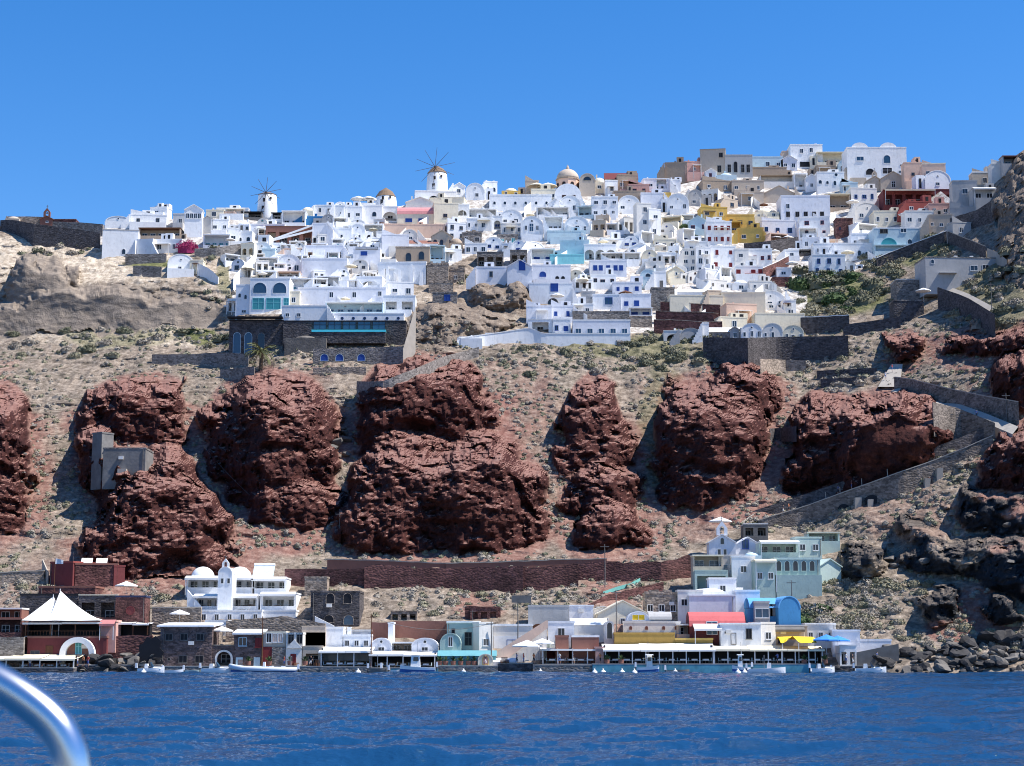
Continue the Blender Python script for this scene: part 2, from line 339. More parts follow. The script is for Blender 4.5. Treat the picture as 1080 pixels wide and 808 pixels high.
# ------------------------------------------------------------------ hillside
def build_hill():
    us = np.arange(-340, 1421, 1.6); nr = 400
    t = np.concatenate([np.linspace(0, 1, nr) ** 1.0])
    U, T = np.meshgrid(us, t, indexing='ij')
    V = 720 + (top(U) - 720) * T
    D, M = field(U, V)
    D2 = fine(U, V, D, M)
    x, y, z = Pn(U, V, D2)
    # plateau behind the ridge
    ex = [(4, -.2), (14, -.8), (40, -2), (120, -6), (300, -14)]
    xs = [x] + [x[:, -1:] * (1 + e[0] / D2[:, -1:]) for e in ex]
    ys = [y] + [y[:, -1:] + e[0] for e in ex]; zs = [z] + [z[:, -1:] + e[1] for e in ex]
    x = np.concatenate(xs, 1); y = np.concatenate(ys, 1); z = np.concatenate(zs, 1)
    nu, nv = x.shape
    co = np.stack([x, y, z], -1).reshape(-1, 3).astype(np.float32)
    i, j = np.meshgrid(np.arange(nu - 1), np.arange(nv - 1), indexing='ij')
    a = (i * nv + j).ravel(); q = np.stack([a, a + nv, a + nv + 1, a + 1], 1).astype(np.int32)
    me = bpy.data.meshes.new('hillside')
    me.vertices.add(len(co)); me.vertices.foreach_set('co', co.ravel())
    me.loops.add(q.size); me.loops.foreach_set('vertex_index', q.ravel())
    me.polygons.add(len(q)); me.polygons.foreach_set('loop_start', np.arange(0, q.size, 4, dtype=np.int32))
    try: me.polygons.foreach_set('loop_total', np.full(len(q), 4, dtype=np.int32))
    except Exception: pass
    me.update(calc_edges=True)
    me.polygons.foreach_set('use_smooth', np.zeros(len(q), dtype=bool))
    def ext(m): return np.concatenate([m] + [m[:, -1:]] * len(ex), 1)
    X, Y, Z = Pn(U, V, D)
    n = fbm(X / 9, Y / 14, Z / 9, 5, 81, .6); n2 = fbm(X / 25, Y / 30, Z / 20, 4, 91)
    # bands of red scree and pink dust below outcrops, whitewashed village ground, cream tuff ledges, green patches
    def blob(cu, cv, ru, rv, k=1.0):
        d = np.sqrt(((U - cu) / ru) ** 2 + ((V - cv) / rv) ** 2) + n * .45
        return k * (1 - sst(.75, 1.1, d))
    scree = np.clip(fbm(X / 18, Z / 40, U * 0, 4, 95, .5) - .19, 0, 1) * 2.4 * (V > 380)
    for b in [(470, 470, 100, 75), (430, 578, 90, 12), (60, 600, 45, 14, .3), (230, 585, 55, 25, .8), (300, 565, 60, 22, .9), (640, 520, 70, 60, .75), (760, 530, 60, 26, .9), (800, 500, 30, 30, .8), (870, 520, 50, 18, .8), (1010, 370, 50, 20, .55),
              (1030, 640, 40, 30, 1), (1000, 665, 30, 14, .9), (960, 545, 60, 30, .35), (1060, 400, 40, 20, .5), (1070, 600, 40, 40, .7), (1050, 660, 30, 10, .9), (500, 640, 30, 16, .8), (250, 560, 60, 40, .6), (700, 560, 60, 14, .5), (130, 610, 60, 12, .6), (1075, 480, 60, 60, .4)]:
        scree = np.maximum(scree, blob(*b))
    cream = np.zeros_like(U)
    for b in [(60, 275, 130, 30), (150, 275, 60, 32), (30, 325, 20, 12), (235, 280, 30, 45, .6), (75, 345, 150, 22, .5), (190, 352, 40, 14, .8), (480, 335, 70, 30, .5), (1075, 240, 30, 25, .6)]:
        cream = np.maximum(cream, blob(*b))
    green = np.zeros_like(U)
    for b in [(160, 278, 32, 5, 1), (212, 352, 18, 12, 1), (120, 355, 60, 12, .5), (700, 440, 26, 80, .4), (880, 310, 60, 25, .9), (965, 265, 45, 16, .8), (240, 290, 14, 26, .6), (660, 365, 80, 14, .6), (1050, 310, 50, 40, .5), (740, 245, 18, 8, 1)]:
        green = np.maximum(green, blob(*b))
    n3 = fbm(X / 6, Y / 9, Z / 3.5, 4, 97, .6)
    for us_, vt_, vb_, oh_, le_, kd_ in LP:       # red rubble gathers round and below each outcrop
        if kd_ not in ('red', 'redsmooth'): continue
        B_ = np.interp(U, us_, vb_); T_ = np.interp(U, us_, vt_); c_ = (U - us_[0]) / (us_[-1] - us_[0])
        dn_ = np.maximum(V - B_, 0) / 26 + np.maximum(T_ - V, 0) / 9 + np.maximum(-c_, 0) * 4 + np.maximum(c_ - 1, 0) * 4
        scree = np.maximum(scree, (1 - sst(.25, 1.0, dn_ + n * .55)) * .85)
    darkband = np.maximum(M['black'] * sst(-.22, -.02, n3), M['crag'] * .08)
    vil = village(U, V) * .9
    m1 = np.stack([ext(M['red']), ext(M['tuff']), ext(darkband), ext(np.clip(cream - M['tuff'] - M['red'], 0, 1))], -1).reshape(-1, 4)
    m2 = np.stack([ext(scree), ext(green), ext(np.clip(M['brown'] + M['crag'], 0, 1)), ext(vil)], -1).reshape(-1, 4)
    for nm, mm in (('mask_a', m1), ('mask_b', m2)):
        at = me.color_attributes.new(nm, 'FLOAT_COLOR', 'POINT'); at.data.foreach_set('color', mm.astype(np.float32).ravel())
    m, t_, N, L, b = newmat('hill_ground')
    g = N.new('ShaderNodeNewGeometry')
    def noise(sc_, det=6, rough=.65, vec=None, sx=None):
        n_ = N.new('ShaderNodeTexNoise'); n_.inputs['Scale'].default_value = sc_; n_.inputs['Detail'].default_value = det; n_.inputs['Roughness'].default_value = rough
        src = g.outputs['Position']
        if sx:
            mp = N.new('ShaderNodeMapping'); mp.inputs['Scale'].default_value = sx; L.new(src, mp.inputs['Vector']); src = mp.outputs[0]
        L.new(src, n_.inputs['Vector']); return n_.outputs['Fac']
    def ramp(fac, stops):
        r = N.new('ShaderNodeValToRGB'); e = r.color_ramp.elements
        e[0].position, e[0].color = stops[0][0], (*stops[0][1], 1); e[1].position, e[1].color = stops[-1][0], (*stops[-1][1], 1)
        for p_, c_ in stops[1:-1]:
            k_ = e.new(p_); k_.color = (*c_, 1)
        L.new(fac, r.inputs['Fac']); return r.outputs['Color']
    def mix(fac, a_, b_):
        x_ = N.new('ShaderNodeMix'); x_.data_type = 'RGBA'; x_.clamp_factor = True
        L.new(fac, x_.inputs['Factor']); L.new(a_, x_.inputs[6]); L.new(b_, x_.inputs[7]); return x_.outputs[2]
    nb = noise(.12, 8, .7); nm_ = noise(.7, 8, .72); nf = noise(2.6, 5, .7)
    soil = ramp(nm_, [(.30, (.08, .062, .047)), (.43, (.185, .145, .112)), (.56, (.32, .257, .20)), (.72, (.53, .445, .365))])
    soil2 = ramp(nm_, [(.32, (.08, .066, .052)), (.5, (.195, .158, .122)), (.7, (.39, .325, .265))])
    soil = mix(ramp(nb, [(.45, (0, 0, 0)), (.6, (1, 1, 1))]), soil, soil2)
    scr = ramp(nm_, [(.3, (.13, .052, .042)), (.5, (.24, .125, .10)), (.72, (.38, .25, .20))])
    redc = ramp(nm_, [(.3, (.018, .008, .009)), (.47, (.048, .018, .016)), (.6, (.080, .029, .023)), (.75, (.15, .066, .05))])
    tuf = ramp(noise(.5, 6, .6, sx=(.5, .5, 1.6)), [(.3, (.16, .13, .105)), (.5, (.225, .185, .15)), (.7, (.33, .27, .215))])
    blk = ramp(nm_, [(.3, (.012, .014, .018)), (.58, (.028, .03, .035)), (.78, (.10, .09, .085))])
    crm = ramp(nm_, [(.3, (.17, .13, .095)), (.45, (.38, .31, .235)), (.62, (.62, .53, .42))])
    brn = ramp(nm_, [(.3, (.08, .065, .055)), (.5, (.20, .155, .12)), (.7, (.36, .30, .24))])
    grn = ramp(nm_, [(.3, (.06, .07, .03)), (.5, (.14, .145, .06)), (.7, (.26, .23, .12))])
    vilc = ramp(nm_, [(.3, (.16, .13, .11)), (.45, (.40, .36, .32)), (.62, (.70, .68, .65))])
    A = N.new('ShaderNodeAttribute'); A.attribute_name = 'mask_a'; B = N.new('ShaderNodeAttribute'); B.attribute_name = 'mask_b'
    sa = N.new('ShaderNodeSeparateColor'); L.new(A.outputs['Color'], sa.inputs[0]); sb = N.new('ShaderNodeSeparateColor'); L.new(B.outputs['Color'], sb.inputs[0])
    c = mix(sb.outputs[0], soil, scr); c = mix(A.outputs['Alpha'], c, crm); c = mix(sb.outputs[1], c, grn)
    c = mix(sb.outputs[2], c, brn); c = mix(sa.outputs[1], c, tuf)
    # pale dust lies on the flatter faces of the red rock
    sn = N.new('ShaderNodeSeparateXYZ'); L.new(g.outputs['Normal'], sn.inputs[0])
    flat = N.new('ShaderNodeMapRange'); flat.inputs['From Min'].default_value = .8; flat.inputs['From Max'].default_value = .9; L.new(sn.outputs['Z'], flat.inputs['Value'])
    redc = mix(flat.outputs[0], redc, scr)
    fm_ = N.new('ShaderNodeMath'); fm_.operation = 'MULTIPLY'; fm_.inputs[1].default_value = .45; L.new(flat.outputs[0], fm_.inputs[0]); blk = mix(fm_.outputs[0], blk, brn)
    c = mix(sa.outputs[0], c, redc); c = mix(sa.outputs[2], c, blk); c = mix(B.outputs['Alpha'], c, vilc)
    L.new(c, b.inputs['Base Color']); b.inputs['Roughness'].default_value = .95; b.inputs['Specular IOR Level'].default_value = .1
    bp = N.new('ShaderNodeBump'); bp.inputs['Strength'].default_value = .8; bp.inputs['Distance'].default_value = .35; L.new(nf, bp.inputs['Height']); L.new(bp.outputs[0], b.inputs['Normal'])
    me.materials.append(m)
    o = link('hillside', me); struct(o)
build_hill()

# ------------------------------------------------------------------ sea
def build_sea():
    ys = np.concatenate([[-60, -20, 5, 20, 30], np.geomspace(36, 300, 1000)])
    us = np.concatenate([[-3, -1.5, -.8], np.linspace(-.42, .42, 900), [.8, 1.5, 3]])
    Y, Uq = np.meshgrid(ys, us, indexing='ij')
    X = Uq * np.maximum(Y, 120 - Y * 0) * 0 + Uq * np.maximum(np.abs(Y), 36)
    X[:, :3] = np.array([-900, -450, -200]) ; X[:, -3:] = np.array([200, 450, 900])
    Z = np.zeros_like(X)
    rng = np.random.RandomState(5)
    for k in range(26):
        lam = 2.2 * 1.17 ** (k % 13) * (.55 if k > 12 else 1); a = rng.normal(1.9, .55); kx, ky = math.cos(a) * 6.283 / lam, math.sin(a) * 6.283 / lam
        Z += .0115 * lam ** .75 * np.sin(kx * X + ky * Y + rng.rand() * 9 + 1.2 * vn(X / 9, Y / 9, X * 0, k))
    Z += .075 * fbm(X / 1.3, Y / .9, X * 0, 4, 7, .65) + .09 * fbm(X / 5, Y / 3.5, X * 0, 3, 17, .6, True)
    Z += .036 * fbm(X / .55, Y / .42, X * 0, 3, 27, .6, True) * (Y < 320)
    Z -= np.where(Y > 280, (Y - 280) * .004, 0)
    ny, nx = X.shape
    co = np.stack([X, Y, Z], -1).reshape(-1, 3).astype(np.float32)
    i, j = np.meshgrid(np.arange(ny - 1), np.arange(nx - 1), indexing='ij')
    a = (i * nx + j).ravel(); q = np.stack([a, a + 1, a + nx + 1, a + nx], 1).astype(np.int32)
    me = bpy.data.meshes.new('sea'); me.vertices.add(len(co)); me.vertices.foreach_set('co', co.ravel())
    me.loops.add(q.size); me.loops.foreach_set('vertex_index', q.ravel())
    me.polygons.add(len(q)); me.polygons.foreach_set('loop_start', np.arange(0, q.size, 4, dtype=np.int32))
    me.update(calc_edges=True); me.polygons.foreach_set('use_smooth', np.ones(len(q), dtype=bool))
    m, t, N, L, b = newmat('sea_water')
    b.inputs['Base Color'].default_value = (.007, .044, .115, 1); b.inputs['Roughness'].default_value = .06; b.inputs['IOR'].default_value = 1.33
    g = N.new('ShaderNodeNewGeometry'); mp = N.new('ShaderNodeMapping'); mp.inputs['Scale'].default_value = (.7, 1, 1); L.new(g.outputs['Position'], mp.inputs['Vector'])
    n = N.new('ShaderNodeTexNoise'); n.inputs['Scale'].default_value = 3.5; n.inputs['Detail'].default_value = 5; n.inputs['Roughness'].default_value = .68; L.new(mp.outputs[0], n.inputs['Vector'])
    bp = N.new('ShaderNodeBump'); bp.inputs['Strength'].default_value = .7; bp.inputs['Distance'].default_value = .12; L.new(n.outputs['Fac'], bp.inputs['Height']); L.new(bp.outputs[0], b.inputs['Normal'])
    me.materials.append(m); struct(link('sea', me))
build_sea()
# sea bed / land sheet far below everything, out to the horizon
MB().add([(-6000, -6000, -12), (6000, -6000, -12), (6000, 9000, -12), (-6000, 9000, -12)], [(0, 1, 2, 3)], 'rock_dark').build('sea_bed')['kind'] = 'structure'
# ------------------------------------------------------------------ openings (windows, doors): shared unit meshes in metres
WC = {}
def win_mesh(w, h, style, fr, pane='glass'):
    k = (round(w, 1), round(h, 1), style, fr, pane)
    if k in WC: return WC[k]
    w, h = k[0], k[1]; fm = MB(); pm = MB(); t = .09
    def outline(w_, h_, base=0):
        if style == 'a':
            r = w_ / 2; p = [(-r, base), (r, base)]
            for i in range(9):
                a = math.pi * i / 8; p.append((r * math.cos(a), h_ - r + r * math.sin(a)))
            return p
        if style == 'r':
            return [(w_ / 2 * math.cos(2 * math.pi * i / 14), h_ / 2 + w_ / 2 * math.sin(2 * math.pi * i / 14)) for i in range(14)]
        return [(-w_ / 2, base), (w_ / 2, base), (w_ / 2, h_), (-w_ / 2, h_)]
    out, inn = outline(w, h), [(a * (w - 2 * t) / w, t + (b) * (h - 2 * t) / h) for a, b in outline(w, h)]
    n = len(out)
    for i in range(n):      # frame ring, 7 cm proud of the wall
        j = (i + 1) % n
        (ax, az), (bx, bz), (cx, cz), (dx, dz) = out[i], out[j], inn[j], inn[i]
        vs = [(ax, -.07, az), (bx, -.07, bz), (cx, -.07, cz), (dx, -.07, dz), (ax, .05, az), (bx, .05, bz), (cx, .05, cz), (dx, .05, dz)]
        fm.add(vs, [(0, 1, 2, 3), (1, 0, 4, 5), (3, 2, 6, 7)], fr)
    if style == 's' and w > .7:
        fm.box(-.035, .035, -.05, .05, t, h - t, fr)
        if h > 1.7: fm.box(-w / 2 + t, w / 2 - t, -.045, .05, h * .6, h * .6 + .06, fr)
        if h < 1.9: fm.box(-w / 2 - .08, w / 2 + .08, -.14, .05, -.07, -.004, fr)
    pm.add([(a, -.012, b) for a, b in inn], [list(range(n))], pane)
    if style == 'd':
        pm = MB(); pm.box(-w / 2 + t, w / 2 - t, -.03, .03, t * .3, h - t, pane); pm.box(-w / 2 + t * 2, w / 2 - t * 2, -.045, .03, t * 2, h * .45, pane)
    WC[k] = (fm.mesh('window_frame'), pm.mesh('window_pane'), _merge(fm, pm)); return WC[k]
def _merge(a, b):
    c = MB()
    for q in (a, b):
        k = len(c.v); c.v += q.v
        for f, mi in zip(q.f, q.m): c.f.append([k + i for i in f]); c.m.append(c.mi(q.ms[mi]))
    return c.mesh('window')
def add_win(root, x, y, z, w, h, style='s', fr='woodwhite', pane='glass', detail=False, door=False):
    a, b, c = win_mesh(w, h, style, fr, pane)
    nm = 'door' if (door or style == 'd') else 'window'
    if detail:
        o = link(nm, a, root, (x, y, z)); link('leaf' if nm == 'door' else 'pane', b, o)
    else: o = link(nm, c, root, (x, y, z))
    return o

def arcade(mb, w, h, ops, y0, y1, m, zb=0):
    """front wall polygon with openings that reach the floor; ops = [(xc, width, height, arched)]"""
    p = [(-w / 2, zb)]
    for xc, ow, oh, ar in sorted(ops):
        p.append((xc - ow / 2, zb))
        if ar:
            r = ow / 2; s = min(r, oh * .6)
            for i in range(9):
                a = math.pi * (1 - i / 8); p.append((xc + r * math.cos(a), oh - s + s * math.sin(a)))
        else: p += [(xc - ow / 2, oh), (xc + ow / 2, oh)]
        p.append((xc + ow / 2, zb))
    p += [(w / 2, zb), (w / 2, h), (-w / 2, h)]
    mb.prism(p, y0, y1, m)

HOUSES = []       # (root, description, u, v, landmark set)
OCC = np.zeros((1081, 809), bool)
def arc(w, h, z0, n=12, flat=1.0):
    return [(w / 2 * math.cos(math.pi * i / n), z0 + h * math.sin(math.pi * i / n)) for i in range(n + 1)]
def house(u0, u1, vt, vb, kind='flat', col='white', rows=1, cols=2, st='s', fr='woodwhite', pane='glass', yaw=0, roof=None, desc=None, label=None,
          D=None, dp=None, name='house', cat='house', group=None, detail=False, ww=None, wh=None, door=None, dz=None, found=2.5, xs=None, extra=None, occ=True, lm=None, wz=None):
    uc = (u0 + u1) / 2
    D = (Dt(uc, vb) if D is None else D) - .4
    o = P(uc, vb, D); w = P(u1, vb, D).x - P(u0, vb, D).x; h = P(uc, vt, D).z - o.z
    w = w / math.cos(R(yaw)) * (1 - abs(math.sin(R(yaw))) * .35)
    d = dp or min(max(w * .7, 4), 8)
    if kind in ('vaultx', 'gablex'): d = dp or min(max(h * 1.0, 3.5), 7)
    root = empty(name, o, R(yaw)); rf = roof or col
    wm = MB(); rm = MB(); z0 = -found; hw = h
    if occ: OCC[max(int(u0), 0):int(u1), max(int(vt), 0):int(vb)] = True
    if kind == 'barrel':
        rise = min(w / 2, h * .55) if w / 2 > h * .55 else w / 2
        hw = h - rise
        poly = [(-w / 2, z0), (w / 2, z0)] + arc(w, rise, hw)
        wm.prism(poly, 0, .35, col); wm.box(-w / 2 + .02, w / 2 - .02, .35, d, z0, hw, col)
        n = 12; rows_ = []
        for y in (-.08, d):
            rows_.append([(a * 1.015, y, b + .06) for a, b in arc(w, rise, hw, n)])
        rm.grid(rows_, rf)
        out = [(a * 1.015, b + .06) for a, b in arc(w, rise, hw, n)]; inn = [(a * .93, b - .08) for a, b in arc(w, rise, hw, n)]
        for i in range(n):
            rm.add([(out[i][0], -.08, out[i][1]), (out[i + 1][0], -.08, out[i + 1][1]), (inn[i + 1][0], -.08, inn[i + 1][1]), (inn[i][0], -.08, inn[i][1])], [(0, 1, 2, 3)], rf)
        rm.add([(a, d, b) for a, b in out], [list(range(n + 1))], rf)
    elif kind == 'gable':
        rise = min(w * .3, h * .45); hw = h - rise
        wm.prism([(-w / 2, z0), (w / 2, z0), (w / 2, hw), (0, h - .05), (-w / 2, hw)], 0, d, col)
        for s in (-1, 1):
            rm.prism([(0, h), (s * (w / 2 + .2), hw - .1), (s * (w / 2 + .2), hw + .08), (0, h + .18)], -.25, d + .1, rf)
    elif kind in ('vaultx', 'gablex'):
        rise = min(d * .5, h * .45); hw = h - rise
        wm.box(-w / 2, w / 2, 0, d, z0, hw, col)
        n = 8 if kind == 'vaultx' else 2
        prof = [(d / 2 - (d / 2 + .15) * math.cos(math.pi * i / n), hw + rise * math.sin(math.pi * i / n)) for i in range(n + 1)]
        rm.prism(prof, -w / 2 - .1, w / 2 + .1, rf, axis='x')
        inn = [(d / 2 - d / 2 * .96 * math.cos(math.pi * i / n), hw + rise * .93 * math.sin(math.pi * i / n)) for i in range(n + 1)]
        wm.prism(inn, -w / 2 - .13, w / 2 + .13, col, axis='x')
    elif kind == 'dome':
        hw = h * .62
        wm.box(-w / 2, w / 2, 0, d, z0, hw, col, 0, 0)
        r = min(w, d) * .46
        rm.lathe([(r * math.cos(t_), (h - hw) * math.sin(t_)) for t_ in np.linspace(0, 1.5, 8)], rf, 20, (0, d / 2, hw))
    elif kind in ('arches', 'porch'):
        n = cols; ow = (w - .5) / n * .72; oh = h * .68
        if ww: ow = ww
        if wh: oh = wh
        xs_ = [-w / 2 + (i + .5) * w / n for i in range(n)] if xs is None else xs
        arcade(wm, w, h, [(x, ow, oh, kind == 'arches') for x in xs_], 0, .4, col)
        wm.box(-w / 2 + .01, w / 2 - .01, 0, d, z0, -.004, col)
        wm.box(-w / 2 + .01, -w / 2 + .3, .4, d, 0, h - .15, col); wm.box(w / 2 - .3, w / 2 - .01, .4, d, 0, h - .15, col)
        wm.box(-w / 2 + .3, w / 2 - .3, 2.2, d, 0, h - .15, col)
        rm.box(-w / 2 + .005, w / 2 - .005, .4, d, h - .15, h - .003, rf)
        rm.box(-w / 2 - .05, w / 2 + .05, -.06, .5, h, h + .16, rf)
        for x in xs_:
            add_win(root, x, 2.2, .05, min(ow * .8, 1.6), min(oh * .85, 2.1), 's', fr, pane, detail)
    elif kind == 'terrace':
        pr = min(.95, h * .32); yb = 2.6
        wm.box(-w / 2, w / 2, 0, yb, z0, 0, col)
        wm.box(-w / 2, w / 2, 0, .25, 0, pr, col); wm.box(-w / 2, -w / 2 + .3, .25, yb, 0, h - .25, col); wm.box(w / 2 - .3, w / 2, .25, yb, 0, h - .25, col)
        wm.box(-w / 2 - .002, w / 2 + .002, yb, d, z0, h - .25, col)
        rm.box(-w / 2 - .1, w / 2 + .1, -.1 if st != 'x' else .8, d, h - .25, h, rf)
        n = max(1, cols)
        for i in range(n):
            x = -w / 2 + (i + .5) * w / n
            add_win(root, x, yb, .06, min(w / n * .62, 1.7), min(h - .6, 2.1), 's', fr, pane, detail, door=(i == n // 2))
    else:
        wm.box(-w / 2, w / 2, 0, d, z0, h - .32, col, .04, 0)
        t = .28; a = .05       # parapet
        for (x0, x1, y0, y1) in ((-w / 2 - a, w / 2 + a, -a, t), (-w / 2 - a, w / 2 + a, d - t, d + a), (-w / 2 - a, -w / 2 + t, t, d - t), (w / 2 - t, w / 2 + a, t, d - t)):
            rm.box(x0, x1, y0, y1, h - .32, h, rf)
        rm.box(-w / 2 + t, w / 2 - t, t, d - t, h - .32, h - .24, rf)
    wm.build('wall', root); rm.build('roof', root)
    if kind in ('flat', 'barrel', 'gable', 'vaultx', 'gablex', 'dome') and rows and cols:
        usable = max(hw, h * .55) if kind != 'flat' else h - .4
        for r_ in range(rows):
            zc = usable * (r_ + .5) / rows
            for c_ in range(cols):
                x = -w / 2 + (c_ + .5) * w / cols if xs is None else xs[c_]
                isd = (door is not None and r_ == 0 and c_ == door)
                a = ww or min(1.1, w / cols * .5); b = wh or min(1.25, usable / rows * .5)
                if not detail and not ww: a *= HR.uniform(.7, 1.25); b *= HR.uniform(.75, 1.3); x += HR.uniform(-.1, .1) * w / cols; zc += HR.uniform(-.2, .15)
                if not detail and HR.random() < .12 and cols > 2: continue
                if isd: add_win(root, x, 0, .05, min(1.1, a * 1.1), min(2.1, usable / rows * .85), 'd', fr, fr if fr != 'woodwhite' else 'woodgrey', detail)
                else: add_win(root, x, 0, (zc - b / 2) if wz is None else wz, a, b, st, fr, pane, detail)
        if kind == 'barrel' and rise > 1.1: add_win(root, 0, 0, hw + rise * .35, .6, .6, 'r' if random.random() < .5 else 'a', fr, pane, detail)
    if extra: extra(root, w, h, d)
    if not detail and name in ('house', 'hotel_unit') and occ and not label and 'stone' not in col: [_dress(root, w, h, d, col, kind, HR) for _ in range(2 if HR.random() < .5 else 1)]
    sh = {'flat': 'flat-roofed', 'barrel': 'barrel-vaulted', 'gable': 'gabled', 'vaultx': 'round-roofed', 'gablex': 'ridge-roofed', 'dome': 'domed', 'arches': 'arcaded', 'porch': 'open-fronted', 'terrace': 'balconied'}[kind]
    CN = {'bwhite': 'bluish white', 'shadelav': 'lavender-shaded white', 'offw': 'off-white', 'ltblue': 'light blue', 'ggreen': 'pale green', 'dred': 'dark red', 'dstone': 'dark stone', 'gstone': 'grey stone', 'rstone': 'red stone', 'bstone': 'brown stone', 'pstone': 'brown stone'}
    ds = desc or f"{CN.get(col, col)} {sh} house"
    root['category'] = cat
    if group: root['group'] = group
    if label: root['label'] = label
    else: HOUSES.append((root, ds, uc, (vt + vb) / 2))
    root['_dims'] = (w, h, d)
    return root

# extras -------------------------------------------------------------
def _dress(r, w, h, d, col, kind, hr):
    k = hr.random()
    if kind == 'flat' and h > 2.4 and w > 4:
        if hr.random() < .45:
            x = hr.uniform(-.3, .2) * w; q = MB(); a = hr.uniform(1.6, min(3.4, w * .5)); z = hr.uniform(1.0, 2.1); y0 = hr.uniform(.4, max(.5, d * .4)); q.box(x, x + a, y0, y0 + 2.2, h - .31, h + z, col, .05, .05)
            q.box(x + a * .35, x + a * .65, y0 - .03, y0 + .2, h - .1, h + z * .75, 'dark'); q.build('roof_room', r)
        elif hr.random() < .4:
            q = MB(); q.prism([(-w / 2, h), (hr.uniform(-.1, .3) * w, h), (-w / 2, h + hr.uniform(.8, 1.8))], .02, .3, col); q.build('sloping_parapet', r)
    if k < .22:
        q = MB(); s = hr.choice((-1, 1)); n = 7; x0 = s * (w / 2 + .1)
        for i in range(n): xa = x0 + s * i * .35; q.box(min(xa, xa + s * .36), max(xa, xa + s * .36), -.9, .2, -2.5, h * (1 - i / n) * .9, col)
        q.build('outdoor_stairs', r)
    elif k < .45:
        q = MB(); o_ = hr.uniform(1.0, 2.4); hh = hr.uniform(.5, 1.0); a = hr.uniform(.35, .5); q.box(-w * a, w * a, -o_, -o_ + .25, -2.4, hh, col); q.box(-w * a, -w * a + .25, -o_ + .25, -.01, -2.4, hh, col); q.box(w * a - .25, w * a, -o_ + .25, -.01, -2.4, hh, col); q.box(-w * a + .25, w * a - .25, -o_ + .25, -.01, -2.4, -.05, 'offw'); q.build('terrace_wall', r)
    elif k < .58 and kind in ('flat', 'porch'):
        q = MB(); z = h * hr.uniform(.55, .8); o_ = hr.uniform(1.2, 2); a = hr.uniform(-.5, -.1) * w; b_ = a + w * hr.uniform(.35, .6); q.prism([(-o_, z - .25), (-.0, z), (-.0, z + .12), (-o_, z - .12)], a, b_, hr.choice(['offw', 'woodbrown', 'canvas', 'creamcanvas', 'woodgrey']), axis='x'); q.build('canopy', r)
        for x in (a + .1, b_ - .1): MB().box(x - .07, x + .07, -o_ + .05, -o_ + .2, -1.5, z - .2, 'offw').build('post', r)
    elif k < .7:
        q = MB(); s = hr.choice((-1, 1)); a = hr.uniform(1.4, 2.8); z = h * hr.uniform(.45, .75); q.box(s * w / 2 if s > 0 else -w / 2 - a, s * w / 2 + a if s > 0 else -w / 2, .5, d * .8, -2.5, z, col, .04, .04); q.box((s * (w / 2 + a * .5)) - .35, (s * (w / 2 + a * .5)) + .35, .44, .6, .1, z * .75, 'dark'); q.build('side_room', r)
    if hr.random() < .3:
        x = hr.uniform(-.4, .4) * w; q = MB(); z = h + (0 if kind != 'barrel' else -.6); q.box(x - .22, x + .22, d * .4, d * .4 + .44, z - .5, z + hr.uniform(.6, 1.1), col); q.build('chimney', r)
HR = random.Random(99)
def chimney(x, z=0, m='white'):
    def f(r, w, h, d):
        b = MB(); b.box(x * w - .3, x * w + .3, d * .5 - .3, d * .5 + .3, h - .3, h + 1.0 + z, m); b.box(x * w - .4, x * w + .4, d * .5 - .4, d * .5 + .4, h + 1.0 + z, h + 1.2 + z, m); b.build('chimney', r)
    return f
def awning(m='canvas', drop=.5, out=2.0, zf=.95, x0=-.5, x1=.5):
    def f(r, w, h, d):
        z = h * zf
        b = MB(); b.prism([(-out, z - drop), (0, z), (0, z + .06), (-out, z - drop + .06)], x0 * w, x1 * w, m, axis='x')
        b.prism([(-out, z - drop - .3), (-out + .03, z - drop - .3), (-out + .03, z - drop), (-out, z - drop)], x0 * w, x1 * w, m, axis='x')
        b.build('awning', r)
        for x in (x0 * w + .15, x1 * w - .15):
            MB().box(x - .05, x + .05, -out + .04, -out + .14, -.5, z - drop, 'woodwhite').build('post', r)
    return f
def many(*fs):
    def f(r, w, h, d):
        for g_ in fs: g_(r, w, h, d)
    return f
def belfry(m='white', s=1.0, x=0):
    def f(r, w, h, d):
        b = MB(); a = 1.0 * s
        p = [(-a, 0), (a, 0), (a, 1.6 * s), (.5 * a, 1.9 * s), (.35 * a, 2.4 * s), (0, 2.7 * s), (-.35 * a, 2.4 * s), (-.5 * a, 1.9 * s), (-a, 1.6 * s)]
        q = []
        for (px, pz) in p: q.append((px + x * w, pz + h - .1))
        ax = x * w; z = h - .1
        # two piers and an arched head, so that the bell opening is open
        b.box(ax - a, ax - .42 * a, .05, .55, z, z + 1.3 * s, m); b.box(ax + .42 * a, ax + a, .05, .55, z, z + 1.3 * s, m)
        b.prism([(ax - a, z + 1.3 * s), (ax - .42 * a, z + 1.3 * s), (ax - .3 * a, z + 1.55 * s), (ax, z + 1.7 * s), (ax + .3 * a, z + 1.55 * s), (ax + .42 * a, z + 1.3 * s), (ax + a, z + 1.3 * s), (ax + .5 * a, z + 2.0 * s), (ax, z + 2.6 * s), (ax - .5 * a, z + 2.0 * s)], .05, .55, m)
        o = b.build('belfry', r)
        c = MB(); c.lathe([(.3 * s, 0), (.26 * s, .1 * s), (.16 * s, .4 * s), (.05 * s, .5 * s)], 'woodgrey', 10, (ax, .3, z + .9 * s)); c.build('bell', o)
        c = MB(); c.box(ax - .05, ax + .05, .25, .35, z + 2.55 * s, z + 3.5 * s, 'woodgrey'); c.box(ax - .3, ax + .3, .26, .34, z + 3.1 * s, z + 3.2 * s, 'woodgrey'); c.build('cross', o)
    return f
